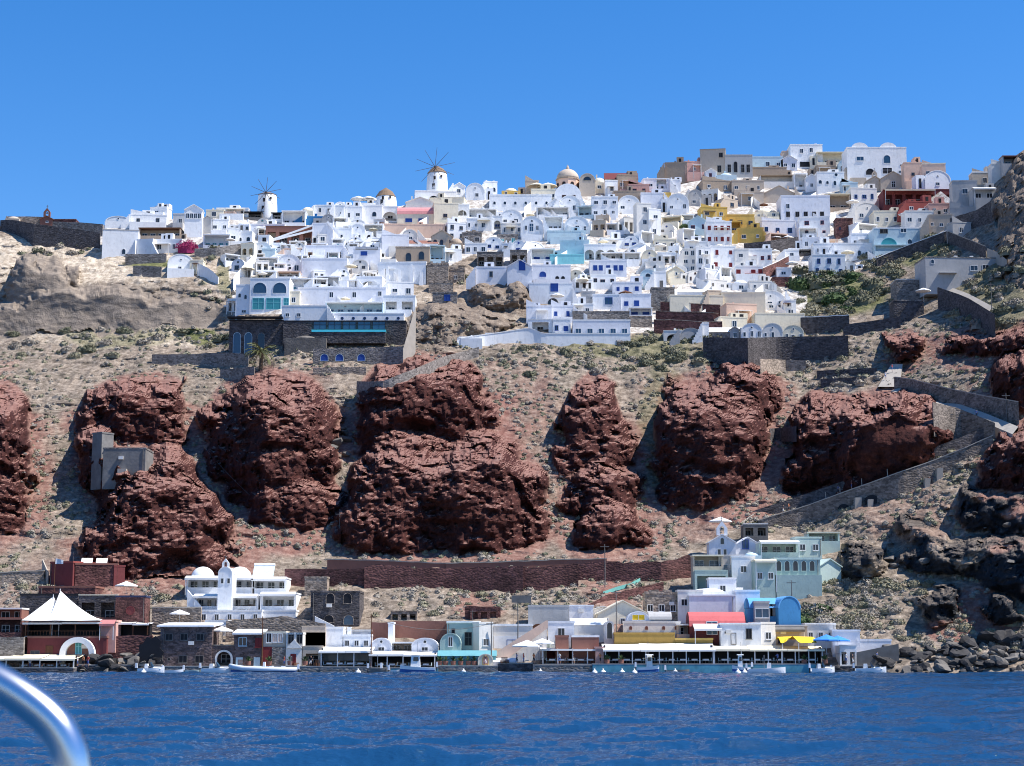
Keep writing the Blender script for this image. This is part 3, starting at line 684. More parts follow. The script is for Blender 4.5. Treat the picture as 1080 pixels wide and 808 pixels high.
def tank(x=.2):
    def f(r, w, h, d):
        b = MB(); b.prism([(d * .4, h + .1), (d * .4 + 1.2, h + 1.0), (d * .4 + 1.2, h + 1.1), (d * .4, h + .2)], x * w - .9, x * w + .9, 'solar', axis='x'); b.build('solar_panel', r)
    return f
def stairs(side=1, m='white'):
    def f(r, w, h, d):
        b = MB(); n = 8
        for i in range(n):
            x = side * (w / 2 + 1.9 - i * .24)
            b.box(min(x, x - side * .25), max(x, x - side * .25), -.9, -.02, -1.5, (i + 1) * h * .75 / n, m)
        b.build('outdoor_stairs', r)
    return f
def parapet(out=1.6, m='white', hh=.9):
    def f(r, w, h, d):
        b = MB(); b.box(-w / 2, w / 2, -out, -out + .22, -2.2, hh, m); b.box(-w / 2, -w / 2 + .22, -out + .22, -.01, -2.2, hh, m); b.box(w / 2 - .22, w / 2, -out + .22, -.01, -2.2, hh, m)
        b.box(-w / 2 + .22, w / 2 - .22, -out + .22, -.01, -2.2, -.1, m); b.build('terrace_wall', r)
    return f
def wins(lst, detail=False):
    """lst of (fx, z, w, h, style, frame, pane): fx = fraction of width from the middle, z in metres"""
    def f(r, w, h, d):
        for q in lst:
            fx, z, a, b_, st, fr, pn = (list(q) + ['s', 'woodwhite', 'glass'][len(q) - 4:])[:7]
            add_win(r, fx * w, 0, z, a, b_, st, fr, pn, detail)
    return f

# ------------------------------------------------------------------ walls that follow the slope
def wall(pts, m='gstone', th=.8, name='stone_wall', label=None, cat='wall', off=1.3, cap=None, group=None, bat=0., D=None, jit=.12, found=1.5, kind=None):
    us = [p[0] for p in pts]; L_ = abs(us[-1] - us[0]); n = max(2, int(L_ / 6) + 1)
    U = np.linspace(us[0], us[-1], n + 1) if us[-1] != us[0] else np.array(us)
    if len(U) < 2: U = np.array([us[0], us[-1] + 1])
    fl = us[0] > us[-1]
    xs = us[::-1] if fl else us
    T = np.interp(U, xs, [p[1] for p in pts][::-1 if fl else 1]); B = np.interp(U, xs, [p[2] for p in pts][::-1 if fl else 1])
    Ds = [Dt(a, b) for a, b in zip(U, B)] if D is None else list(np.interp(U, xs, D[::-1] if fl else D) if isinstance(D, (list, tuple)) else [D] * len(U))
    Ds = np.array([d - off for d in Ds]); 
    if D is None and len(Ds) > 4:
        k = np.ones(5) / 5; pd = np.pad(Ds, 2, mode='edge'); Ds = np.minimum(Ds, np.convolve(pd, k, 'valid'))
    ref = P(float(U[0]), float(B[0]), float(Ds[0]))
    rows = []; caps = []
    for i in range(len(U)):
        b = P(float(U[i]), float(B[i]), float(Ds[i])) - ref; t = P(float(U[i]), float(T[i]), float(Ds[i])) - ref
        tz = t.z + random.uniform(-jit, jit) * .5 + jit * 1.6 * float(vn(np.array([b.x / 6 + ref.x]), np.array([3.3]), np.array([.5]), 4)[0]); bz = b.z - found
        rows.append([(b.x, b.y, bz), (b.x, b.y + bat * (tz - b.z), tz), (b.x, b.y + th + bat * (tz - b.z), tz), (b.x, b.y + th, bz)])
        caps.append([(b.x, b.y + bat * (tz - b.z) - .08, tz - .02), (b.x, b.y + bat * (tz - b.z) - .08, tz + .16), (b.x, b.y + th + bat * (tz - b.z) + .08, tz + .16), (b.x, b.y + th + .08 + bat * (tz - b.z), tz - .02)])
    def strip(rw, mm):
        q = MB(); q.grid(rw, mm, close=True); q.add(rw[0], [(0, 1, 2, 3)], mm); q.add(rw[-1], [(3, 2, 1, 0)], mm); return q
    q = strip(rows, m)
    if cap:
        r = empty(name, ref); q.build('masonry', r); strip(caps, cap).build('coping', r)
    else: r = q.build(name, None, False, ref)
    if label: tag(r, label, cat, group); r['kind'] = 'thing'
    return r
def path(low, up, m='paleconc', lift=.6, name='path'):
    """paving between a lower (front) and an upper (rear) pixel line, laid on the slope"""
    n = max(len(low), 2); rows = []
    us0 = np.linspace(0, 1, 24)
    def at(line, t):
        k = np.linspace(0, 1, len(line)); return np.interp(t, k, [p[0] for p in line]), np.interp(t, k, [p[1] for p in line])
    for t in us0:
        a, b = at(low, t), at(up, t); r = []
        for s in (0, .5, 1):
            u = a[0] * (1 - s) + b[0] * s; v = a[1] * (1 - s) + b[1] * s
            r.append(tuple(P(u, v, Dt(u, v) - lift - 1.1)))
        f = r[0]; rows.append([(f[0], f[1] + .1, f[2] - 2.5)] + r + [(r[-1][0], r[-1][1] + .3, r[-1][2] - 2.5)])
    o = MB().grid(rows, m).build(name); struct(o); return o
def parasol(u, v, size, m='canvas', D=None, label=None, group=None, hgt=None):
    D = D or Dt(u, v) - 1.5
    o = P(u, v, D); r = empty('parasol', o); h = hgt or 2.4
    b = MB(); n = 8; rows = []
    ring = [(size * math.cos(2 * math.pi * k / n), size * math.sin(2 * math.pi * k / n), h) for k in range(n)]
    b.add([(0, 0, h + size * .38)] + ring, [(0, k + 1, (k + 1) % n + 1) for k in range(n)], m)
    ring2 = [(x, y, z - .18) for x, y, z in ring]; b.add(ring + ring2, [(k, (k + 1) % n, n + (k + 1) % n, n + k) for k in range(n)], m)
    b.build('canopy', r); MB().tube([(0, 0, -.3), (0, 0, h + size * .36)], .035, 'woodwhite', 6).build('pole', r)
    MB().lathe([(.3, 0), (.3, .08), (.06, .12)], 'concrete', 10).build('base', r)
    tag(r, label, 'parasol', group); return r
# ================================================================== THE VILLAGE ON THE RIM
H = house
def ruin_top(r, w, h, d):
    b = MB(); x = -w / 2
    while x < w / 2 - .4:
        s = random.uniform(.5, 1.1); b.box(x, min(x + s, w / 2), .02, .5, h - .33, h + random.uniform(.0, .7), 'bstone'); x += s
    b.build('broken_wall_top', r)
# --- left end of the ridge
H(107, 146, 242, 269, 'flat', 'white', 0, 0, yaw=8, label='big blank white house at the left end of the village, above a rocky slope', extra=wins([(.1, .2, 1.1, 1.6, 'a')]), roof='grey', dp=7)
H(111, 138, 228, 238, 'barrel', 'white', 1, 1, yaw=5)
H(137, 176, 226, 239, 'flat', 'white', 1, 2, yaw=6, desc='long white house with two small square windows', fr='woodgrey')
H(157, 177, 218, 228, 'flat', 'white', 1, 1, yaw=-10, extra=tank(-.2))
H(146, 190, 240, 252, 'terrace', 'tan', 1, 5, yaw=0, roof='woodbrown', desc='tan terrace building under a long brown roof', st='')
H(160, 192, 252, 267, 'flat', 'white', 1, 2, yaw=-4); H(143, 162, 252, 270, 'flat', 'bwhite', 0, 0, yaw=-12, extra=stairs(1))
H(194, 213, 216, 250, 'gable', 'white', 0, 0, label='tall white house with a small pediment and four windows in a row', extra=wins([(-.33, 5.4, 1, 1.5), (-.11, 5.4, 1, 1.5), (.11, 5.4, 1, 1.5), (.33, 5.4, 1, 1.5)]), yaw=4)
H(182, 196, 225, 240, 'flat', 'offw', 1, 1); H(213, 224, 228, 246, 'gable', 'grey', 0, 0); H(222, 241, 231, 246, 'flat', 'white', 1, 2, yaw=5)
H(214, 242, 247, 262, 'terrace', 'bwhite', 1, 4, pane='aquaglass', desc='white house with a row of green glass doors'); H(217, 236, 221, 230, 'flat', 'cream', 1, 1)
H(240, 252, 240, 260, 'flat', 'white', 1, 1, yaw=12); H(250, 266, 244, 259, 'flat', 'bwhite', 1, 2, st='a', yaw=-4)
H(176, 205, 268, 288, 'barrel', 'white', 1, 1, yaw=10, label='lumpy white cave house alone on the rocky slope at the left', extra=parapet(3, 'white', .6)); H(200, 214, 274, 288, 'flat', 'cream', 0, 0)
wall([(205, 262, 271), (230, 261, 272), (266, 255, 266)], 'gstone', label='grey dry-stone wall under the white houses left of the first windmill'); wall([(132, 268, 278), (175, 268, 277)], 'gstone', label='short grey wall above the green patch left of the village')
wall([(208, 277, 286), (222, 284, 294), (230, 292, 300)], 'white', label='sloping white wall running down beside the lumpy cave house', jit=0)
wall([(140, 280, 291), (170, 281, 292)], 'gstone', label='grey retaining wall just below the green patch at the left')
# --- around the first windmill
H(228, 262, 219, 229, 'flat', 'white', 1, 3, roof='white', desc='long low white house on the skyline'); H(236, 246, 223, 230, 'flat', 'peach', 0, 0)
H(254, 276, 223, 232, 'terrace', 'woodgrey', 1, 2, roof='dark', pane='dark', desc='dark timber pergola house'); H(286, 297, 224, 234, 'terrace', 'white', 1, 1, roof='dark', pane='dark')
H(297, 322, 222, 238, 'terrace', 'white', 1, 3, pane='dark'); H(319, 341, 228, 235, 'flat', 'blue', 0, 0, desc='small deep blue walled terrace house', extra=chimney(.1, 0, 'blue')); H(317, 330, 217, 230, 'dome', 'cream', 0, 0, desc='small cream domed chapel')
H(339, 353, 226, 240, 'barrel', 'grey', 1, 1, extra=belfry('grey', .5)); H(352, 365, 213, 232, 'barrel', 'white', 1, 1, yaw=10); H(364, 382, 217, 236, 'flat', 'white', 1, 2)
H(332, 352, 216, 226, 'flat', 'white', 1, 2); H(376, 396, 214, 228, 'flat', 'white', 1, 2, yaw=6)
H(262, 300, 236, 246, 'flat', 'bwhite', 1, 2); H(270, 296, 240, 250, 'terrace', 'tan', 1, 3, roof='brick', pane='dark', desc='tan terrace with brick canopies')
def stairroof(r, w, h, d):
    for k, (a, b_) in enumerate(((-.5, .35), (-.5, .1))):
        q = MB(); q.prism([(w * a, h * (.0 if k == 0 else .0)), (w * .5, h * (1.02 - .32 * k)), (w * .5, h * (1.12 - .32 * k)), (w * a, h * .12)], -.5 - .3 * k, -.1 - .3 * k, 'white'); q.build('sloping_white_rib', r)
H(280, 330, 239, 257, 'porch', 'brick', 1, 4, roof='woodbrown', pane='dark', label='brown recessed terraces under two sloping white ribs, below the first windmill', extra=stairroof)
H(329, 351, 235, 260, 'flat', 'shadelav', 0, 0, yaw=0, label='blank lavender-shaded house with a sloping white parapet beside the sloping ribs', extra=lambda r, w, h, d: MB().prism([(w * .2, h), (w * .85, h * .35), (w * .85, h * .5), (w * .25, h + .5)], -.4, -.05, 'white').build('sloping_parapet', r))
H(266, 286, 255, 271, 'barrel', 'white', 1, 1, ww=2.2, wh=1.6, pane='dark'); H(285, 300, 256, 268, 'flat', 'bwhite', 1, 1); H(300, 323, 262, 271, 'terrace', 'peach', 1, 2, roof='peach', desc='peach terrace house'); H(305, 322, 254, 262, 'terrace', 'white', 1, 2, pane='dark')
H(276, 290, 262, 274, 'flat', 'ltblue', 0, 0)
H(271, 293, 271, 288, 'terrace', 'bwhite', 1, 3); H(292, 317, 268, 288, 'barrel', 'bwhite', 1, 3, wh=1.7)
H(270, 292, 286, 296, 'terrace', 'cream', 1, 3, roof='white'); H(292, 316, 286, 296, 'terrace', 'white', 1, 3, roof='peach')
H(318, 366, 272, 292, 'flat', 'shadelav', 0, 0, D=Dt(340, 290) - 2, label='large blank lavender-shaded wall below the dark picture window, middle of the terraced hotel'); H(322, 362, 259, 274, 'porch', 'shadelav', 1, 2, wh=2.2, pane='dark', ww=4.0)
H(248, 263, 300, 335, 'flat', 'bwhite', 0, 0, label='tall narrow white tower with two small windows at the left foot of the village', extra=wins([(-.22, 5.2, .8, 1.2, 'a'), (.2, 4.8, .8, 1.2, 'a'), (.1, 1.2, 1.2, .8)]))
H(263, 305, 293, 328, 'flat', 'bwhite', 0, 0, label='white hotel wing with two big arched windows over turquoise glass', dp=8,
  extra=wins([(-.25, 4.6, 3.6, 2.9, 'a', 'woodwhite', 'blueglass'), (.25, 4.6, 3.6, 2.9, 'a', 'woodwhite', 'blueglass'), (-.28, .4, 3.0, 3.0, 's', 'aqua', 'aquaglass'), (.1, .4, 3.8, 3.0, 's', 'aqua', 'aquaglass'), (.42, .4, 1.4, 3.0, 's', 'aqua', 'aquaglass')]))
H(304, 330, 293, 309, 'terrace', 'bwhite', 1, 3, pane='aquaglass'); H(300, 316, 307, 324, 'flat', 'cream', 1, 1); H(314, 407, 303, 322, 'flat', 'shadelav', 0, 0, label='very long lavender-shaded wall with three small windows under the hotel terraces', extra=wins([(-.12, 2, 1.1, 1.5), (.14, 2, 1.1, 1.5), (.43, 2.4, 1, 1.3)]))
H(333, 358, 291, 306, 'terrace', 'bwhite', 1, 3); H(357, 377, 295, 306, 'terrace', 'white', 1, 2, pane='blueglass'); H(376, 403, 292, 306, 'arches', 'bwhite', 1, 1, ww=4.2, wh=2.4, pane='aquaglass')
H(297, 345, 322, 341, 'flat', 'bwhite', 1, 4, ww=1.0, wh=1.0); H(343, 426, 330, 340, 'flat', 'bwhite', 1, 7, st='r', ww=.8, wh=.8, D=Dt(380, 338) - 2.0, label='long pale blue wall pierced by a row of round portholes', fr='woodblue')
H(343, 404, 318, 333, 'terrace', 'ltblue', 1, 6, roof='white', pane='blueglass', desc='long aqua terrace house'); H(404, 438, 312, 331, 'porch', 'bwhite', 1, 2, pane='glass'); H(408, 437, 297, 313, 'flat', 'white', 1, 2, yaw=8)
wall([(246, 292, 306), (258, 278, 294), (270, 266, 284)], 'white', label='steep white stair wall at the left edge of the hotel terraces', jit=0, th=1.2)
# --- dark restaurants under the white terraces
H(241, 298, 337, 374, 'flat', 'dstone', 0, 0, label='dark stone restaurant with tall arched light blue windows under the white hotel', roof='dark', dp=9, name='restaurant', cat='restaurant',
  extra=many(wins([(-.35, .3, 1.9, 5.2, 'a', 'ltblue', 'blueglass'), (-.14, .3, 1.9, 5.2, 'a', 'ltblue', 'blueglass'), (.1, 1.2, 1.8, 4.2, 'a', 'gstone', 'glass')]), lambda r, w, h, d: MB().box(-w * .52, w * .5, -1.6, .5, h + .2, h + .5, 'dark').build('flat_canopy', r)))
H(298, 428, 338, 366, 'flat', 'dstone', 0, 0, label='long dark stone restaurant with a bright turquoise pool edge', roof='dark', dp=9, name='restaurant', cat='restaurant',
  extra=many(lambda r, w, h, d: MB().box(-w * .26, w * .34, -1.8, -.05, h * .52, h * .52 + .55, 'pool').build('pool_edge', r), lambda r, w, h, d: MB().box(-w * .26, w * .34, -1.7, -.05, h * .1, h * .52, 'dstone').build('pool_wall', r), wins([(x, h_, 3.2, 2.0, 's', 'dark', 'blueglass') for x, h_ in ((-.2, 4.3), (-.08, 4.3), (.04, 4.3), (.16, 4.3), (.28, 4.3))])))
H(300, 344, 352, 364, 'dome', 'rock_grey', 0, 0, D=Dt(320, 366) - 3, label='rough grey rock mound built against the dark pool restaurant', name='rock_shelter', cat='rock')
wall([(330, 368, 382), (425, 366, 381)], 'gstone', label='dark stone base wall with blue arched doors below the pool restaurant')
for i, (u, lb) in enumerate(((342, 'leftmost'), (358, 'middle'), (381, 'rightmost'))):
    o = add_win(None, 0, 0, 0, 1.9, 1.8, 'a', 'ltblue', 'woodblue', True); p = P(u, 381, Dt(u, 382) - 1.8); o.location = p; o.name = 'cellar_door'; tag(o, f'blue arched cellar door, the {lb} of three in the dark base wall', 'door')
wall([(330, 388, 394), (386, 387, 394)], 'bstone', label='low terrace wall under the blue cellar doors'); wall([(160, 374, 383), (245, 372, 384), (262, 374, 385)], 'gstone', label='low grey wall left of the palm tree'); wall([(232, 390, 398), (268, 387, 397)], 'gstone', label='grey wall below the palm tree')
wall([(404, 402, 412), (470, 376, 384), (505, 366, 372)], 'gstone', label='sloping grey wall on top of the great red rock'); wall([(376, 402, 412), (404, 402, 414)], 'gstone', label='short dark wall between the two middle red rocks')
wall([(424, 372, 378), (438, 323, 372)], 'paleconc', label='slanted pale concrete stair wall right of the pool restaurant', jit=0, th=1.0)
# --- second windmill quarter
H(437, 482, 201, 217, 'flat', 'white', 0, 0, yaw=4, label='white base building carrying the taller windmill', extra=wins([(-.05, 1.6, 3.0, 1.6, 'a', 'woodwhite', 'dark')]))
H(352, 403, 216, 234, 'flat', 'white', 1, 3, st='a', desc='long white house'); H(402, 420, 218, 233, 'arches', 'white', 1, 1, ww=4, wh=2.8, pane='dark', desc='white house with one wide black arch')
H(419, 462, 217, 237, 'vaultx', 'cream', 0, 0, roof='pinkroof', dp=5, label='cream house with a long pink roof and two blue windows', extra=wins([(-.22, .8, 2.0, 1.1, 's', 'woodblue', 'woodblue'), (.1, .8, 2.0, 1.1, 's', 'woodblue', 'woodblue')]))
H(457, 484, 214, 240, 'flat', 'cream', 1, 1, fr='woodbrown', yaw=8); H(480, 495, 216, 232, 'arches', 'white', 1, 1, ww=2.6, wh=3.0, pane='dark'); H(428, 458, 208, 220, 'gable', 'offw', 0, 0); H(452, 490, 208, 220, 'flat', 'cream', 0, 0, yaw=-6)
H(350, 371, 240, 258, 'flat', 'bwhite', 1, 1); H(369, 385, 236, 258, 'barrel', 'white', 1, 1); H(383, 404, 236, 256, 'terrace', 'bwhite', 1, 2, pane='aquaglass'); H(366, 384, 254, 264, 'terrace', 'white', 1, 2)
H(372, 401, 261, 284, 'flat', 'shadelav', 0, 0, label='lavender-shaded house with one blue window under a dark slit', extra=many(wins([(-.1, 3.9, 1.8, 1.1, 's', 'woodblue', 'woodblue'), (0, 5.6, 6.0, .7, 's', 'dark', 'dark')])))
H(400, 470, 236, 250, 'flat', 'peach', 0, 0, desc='long blank peach retaining house', yaw=3); H(402, 432, 247, 270, 'flat', 'shadelav', 0, 0, yaw=8); H(424, 440, 242, 254, 'barrel', 'offw', 1, 1)
H(428, 462, 252, 263, 'gablex', 'white', 0, 0, roof='brick', desc='white house with a thin dark red roof edge', dp=4)
H(417, 453, 260, 280, 'flat', 'tan', 0, 0, label='tan stone house with two dark arched windows right of the hotel', extra=wins([(-.12, 1.2, 1.6, 2.4, 'a', 'woodgrey', 'glass'), (.26, 1.6, 1.6, 2.4, 'a', 'woodgrey', 'glass')]), roof='bstone')
H(455, 477, 243, 263, 'gable', 'beige', 1, 3, st='a', wh=1.8, fr='woodbrown', desc='beige gabled house with three arched windows'); H(474, 488, 250, 266, 'dome', 'tan', 1, 1); H(466, 488, 262, 276, 'flat', 'white', 1, 1, yaw=14)
H(398, 450, 276, 298, 'flat', 'bwhite', 0, 0, yaw=-3, label='rough blue-white buttressed wall below the tan arched house', extra=lambda r, w, h, d: [MB().box(x * w - .6, x * w + .6, -.8, .1, -2, h * k, 'bwhite', .3, .3).build('buttress', r) for x, k in ((-.3, .8), (-.05, .6), (.2, .85), (.4, .5))])
H(450, 473, 278, 301, 'flat', 'bstone', 0, 0, label='tan stone ruined tower with a ragged top', roof='bstone', extra=ruin_top); H(452, 478, 297, 312, 'flat', 'bstone', 0, 0, roof='bstone', desc='ruined brown stone house', extra=ruin_top); H(472, 490, 284, 298, 'flat', 'bstone', 1, 1, roof='bstone', desc='ruined brown stone house', extra=ruin_top, pane='dark')
H(456, 482, 308, 318, 'flat', 'gstone', 0, 0, desc='low grey stone hut with a blue door', extra=wins([(.1, .2, 1.6, 1.6, 's', 'woodblue', 'woodblue')]))
# --- skyline between windmill and domed church
H(478, 491, 193, 207, 'gable', 'white', 1, 1, yaw=10); H(491, 511, 193, 211, 'barrel', 'bwhite', 1, 1); H(511, 525, 191, 208, 'flat', 'bwhite', 1, 2, st='a', yaw=10); H(529, 549, 197, 208, 'dome', 'yellow', 1, 2, roof='cream', desc='yellow house with a pale tent roof')
H(554, 568, 190, 204, 'flat', 'beige', 0, 0, desc='small plain beige cube house'); H(560, 592, 199, 212, 'flat', 'cream', 1, 2); H(516, 582, 205, 222, 'flat', 'white', 1, 6, st='a', desc='long white house with a row of small arched windows', ww=.9, wh=1.1)
H(611, 628, 183, 207, 'barrel', 'beige', 0, 0, label='beige arched bell wall right of the big domed church', extra=wins([(0, 5, 2.6, 1.3, 'a', 'woodgrey', 'glass')])); H(590, 612, 206, 224, 'barrel', 'white', 1, 2); H(578, 594, 210, 224, 'gable', 'bwhite', 1, 2)
H(488, 524, 220, 232, 'terrace', 'white', 1, 3); H(492, 520, 230, 243, 'flat', 'bwhite', 1, 4); H(519, 530, 228, 242, 'arches', 'white', 1, 1, pane='woodblue'); H(527, 551, 221, 238, 'barrel', 'bwhite', 1, 2); H(528, 552, 235, 247, 'flat', 'offw', 1, 3)
H(549, 573, 228, 252, 'barrel', 'bwhite', 0, 0, desc='white barrel house with tall blue-grey windows', extra=wins([(-.02, 2.2, 1.3, 2.4, 's', 'woodwhite', 'blueglass'), (-.26, 2.6, .8, 1.4), (.24, 2.6, .8, 1.4), (0, 5, .7, .7, 'a')]))
H(573, 594, 228, 244, 'terrace', 'bwhite', 1, 4, pane='dark'); H(596, 621, 228, 245, 'barrel', 'bwhite', 1, 3, wh=1.5); H(566, 600, 218, 230, 'terrace', 'white', 1, 4); H(577, 618, 243, 254, 'flat', 'ltblue', 0, 0, desc='light blue terrace wall house'); H(590, 622, 253, 272, 'flat', 'ltblue', 0, 0, yaw=-6, desc='tall plain light blue house')
H(487, 508, 245, 258, 'flat', 'gstone', 1, 2, roof='gstone', pane='dark', desc='ruined grey stone house', extra=ruin_top); H(524, 546, 247, 258, 'flat', 'gstone', 1, 2, roof='gstone', pane='aquaglass'); H(503, 531, 266, 282, 'porch', 'gstone', 1, 3, pane='dark', roof='gstone'); H(538, 556, 264, 280, 'porch', 'gstone', 1, 2, pane='dark', roof='gstone')
H(511, 530, 250, 263, 'barrel', 'white', 1, 2, fr='woodblue'); H(490, 514, 256, 268, 'flat', 'white', 1, 3); H(529, 541, 256, 268, 'flat', 'bwhite', 1, 1, fr='woodblue', pane='woodblue'); H(540, 554, 253, 267, 'barrel', 'bwhite', 1, 1, fr='woodblue', pane='woodblue')
H(560, 585, 262, 277, 'terrace', 'white', 1, 2, fr='woodblue', pane='woodblue', desc='white balconied house with blue doors'); H(580, 616, 268, 278, 'flat', 'aqua', 0, 0, label='turquoise pool terrace between the light blue house and the blue-door house')
H(502, 537, 281, 296, 'flat', 'shadelav', 1, 1, desc='long plain lavender house', fr='woodgrey'); H(535, 561, 274, 298, 'gable', 'shadelav', 0, 0, label='lavender-shaded gabled house with a big blue balcony door', extra=wins([(.1, 3.2, 1.7, 2.6, 'd', 'woodblue', 'woodblue')])); H(561, 602, 279, 299, 'flat', 'shadelav', 0, 0, desc='wide lavender house with a blue arch', extra=wins([(-.22, 1.8, 1.8, 1.5, 'a', 'woodblue', 'woodblue'), (.15, .4, 1, 1.6, 'a', 'dark', 'dark'), (.3, .4, 1, 1.6, 'a', 'dark', 'dark')]))
H(558, 604, 298, 322, 'flat', 'bwhite', 0, 0, label='large white house with one big square blue window above its own white stairs', extra=many(wins([(.08, 3.6, 2.0, 2.2, 's', 'woodblue', 'woodblue'), (.05, .2, 2.8, 1.7, 'a', 'gstone', 'glass')]), stairs(1)))
H(555, 582, 322, 341, 'flat', 'shadelav', 0, 0); H(581, 605, 322, 338, 'flat', 'shadelav', 1, 2, fr='woodblue', pane='woodblue', yaw=3); H(557, 583, 337, 352, 'porch', 'bwhite', 1, 1, pane='dark', wh=2.9, label='white building with one wide dark garage opening', roof='white'); H(583, 602, 336, 353, 'flat', 'white', 1, 2, door=1, fr='woodblue', wh=1.0)
wall([(482, 357, 362), (520, 352, 361), (560, 346, 359), (572, 352, 360), (665, 352, 359)], 'white', label='long low white boundary wall at the bottom edge of the white village', cap='white', jit=0)
H(512, 530, 351, 359, 'flat', 'gstone', 0, 0, roof='white', desc='small grey shed'); H(484, 511, 355, 361, 'flat', 'white', 1, 2, door=1, fr='woodblue', desc='very low white storehouse')
H(604, 665, 337, 357, 'flat', 'shadelav', 1, 5, ww=1.4, wh=1.7, wz=.8, label='long lavender-shaded wall house at the lower edge of the village', dp=6, roof='white', pane='blueglass'); H(604, 664, 328, 340, 'flat', 'gstone', 0, 0, desc='long grey stone terrace house')
# --- church quarter, red mansion
H(638, 673, 180, 200, 'gablex', 'beige', 1, 3, roof='dred', fr='woodbrown', label='beige mansion with a dark red tiled roof on the skyline', dp=6); H(651, 673, 184, 203, 'flat', 'tan', 1, 2, yaw=4); H(663, 685, 194, 208, 'flat', 'pink', 1, 2, fr='dred', desc='small dusty pink house', roof='pink')
H(638, 652, 190, 206, 'flat', 'white', 1, 1, yaw=6); H(624, 641, 186, 202, 'dome', 'cream', 1, 1); H(679, 692, 188, 202, 'flat', 'bwhite', 1, 1); H(648, 680, 201, 213, 'flat', 'tan', 0, 0)
H(624, 652, 207, 230, 'flat', 'bwhite', 2, 3, desc='white two-storey house with balconies'); H(652, 675, 206, 224, 'barrel', 'white', 1, 2); H(671, 688, 214, 252, 'flat', 'offw', 3, 1, yaw=10, label='tall narrow cream-white house in the middle of the village'); H(684, 698, 220, 252, 'flat', 'white', 2, 1, yaw=14)
H(703, 727, 204, 224, 'barrel', 'bwhite', 1, 2, yaw=-3); H(676, 700, 203, 218, 'flat', 'shadelav', 0, 0); H(698, 708, 203, 214, 'flat', 'yellow', 0, 0); H(692, 706, 188, 202, 'terrace', 'white', 1, 2, pane='dark'); H(703, 718, 189, 202, 'flat', 'shadelav', 1, 1, roof='white'); H(726, 741, 200, 217, 'barrel', 'grey', 1, 1)
H(616, 650, 258, 274, 'arches', 'white', 1, 3, pane='dark', wh=2.9, ww=2.6, label='white loggia with three big dark arches'); H(634, 662, 266, 276, 'terrace', 'white', 1, 3, pane='dark', roof='white'); H(622, 661, 274, 292, 'flat', 'shadelav', 0, 0, desc='wide lavender house with five deep blue windows', extra=wins([(x, 1.8, 1.1, 1.4, 's', 'woodblue', 'woodblue') for x in (-.35, -.2, 0, .2, .35)]))
H(675, 692, 284, 304, 'barrel', 'ltblue', 0, 0, label='small blue-grey barrel-vaulted chapel with an arched window', extra=wins([(0, 3.0, 1.5, 1.1, 'a')])); H(690, 703, 286, 304, 'flat', 'white', 1, 1, door=0)
H(623, 650, 289, 302, 'flat', 'white', 1, 3, fr='woodbrown'); H(646, 677, 297, 311, 'flat', 'shadelav', 1, 3, fr='woodblue', pane='woodblue'); H(655, 687, 310, 328, 'flat', 'shadelav', 1, 3, fr='woodblue', pane='woodblue', desc='white house with a battlemented roof edge and blue doors', extra=lambda r, w, h, d: MB().box(-w / 2, w / 2, -.1, .2, h, h + .1, 'white').add([], [], 'white').build('cornice', r))
H(625, 656, 310, 326, 'flat', 'bwhite', 0, 0, label='square white house with a single square blue window', extra=wins([(.05, 1.2, 2.0, 1.9, 's', 'woodblue', 'blueglass')])); H(613, 628, 307, 321, 'flat', 'grey', 0, 0); H(603, 626, 320, 331, 'flat', 'white', 1, 2); H(664, 688, 324, 336, 'terrace', 'bwhite', 1, 2, fr='woodblue', pane='woodblue'); H(665, 688, 333, 345, 'flat', 'bstone', 0, 0, desc='plain brown stone basement house')
H(687, 712, 303, 327, 'flat', 'gstone', 0, 0, label='tall grey stone retaining block beside the cream terraces', roof='gstone')
# --- cream terraces, dark red terraces
H(700, 752, 303, 314, 'gablex', 'white', 0, 0, desc='long low white vaulted roof house', dp=5); H(706, 764, 311, 332, 'flat', 'cream', 0, 0, yaw=4, label='long blank cream wall, leftmost of the cream terraces', dp=5); H(746, 762, 306, 330, 'flat', 'beige', 0, 0, yaw=14)
H(760, 808, 308, 330, 'flat', 'cream', 0, 0, yaw=-5, label='broad cream wall at the top of the cream terraces'); H(765, 800, 320, 342, 'flat', 'peach', 0, 0, yaw=10, desc='peach-cream blank courtyard house'); H(796, 850, 330, 348, 'flat', 'cream', 0, 0, yaw=3, label='long low cream wall above the row of barrel vaults'); H(758, 790, 334, 348, 'flat', 'cream', 1, 1, yaw=12)
for i, (a, b, t_, bb) in enumerate(((697, 760, 319, 330), (692, 758, 328, 340), (690, 762, 337, 350))):
    wall([(a, t_, bb), (b, t_ + 3, bb + 2)], 'rstone', label=f'dark red stone terrace wall, {["topmost", "middle", "lowest"][i]} of three beside the cream terraces', cap='bstone', th=1.2)
for i, (a, b, t_, bb, c, nm) in enumerate(((782, 804, 341, 357, 'white', 'leftmost'), (804, 826, 341, 358, 'offw', 'middle'), (826, 848, 343, 358, 'cream', 'rightmost'))):
    H(a, b, t_, bb, 'barrel', c, 1, 3, label=f'{nm} of three white barrel vaults in a row above the dark wall', wh=1.2, group='barrel vaults above the dark wall', D=Dt(810, 357) - 2)
H(748, 784, 344, 358, 'gablex', 'gstone', 0, 0, roof='white', desc='grey stone house with a white roof edge', dp=4); H(770, 780, 345, 358, 'gable', 'grey', 1, 1); H(717, 740, 346, 362, 'barrel', 'grey', 0, 0, desc='big plain grey barrel vault'); H(741, 748, 340, 362, 'flat', 'white', 0, 0)
H(700, 720, 349, 360, 'arches', 'offw', 1, 1, pane='dark')
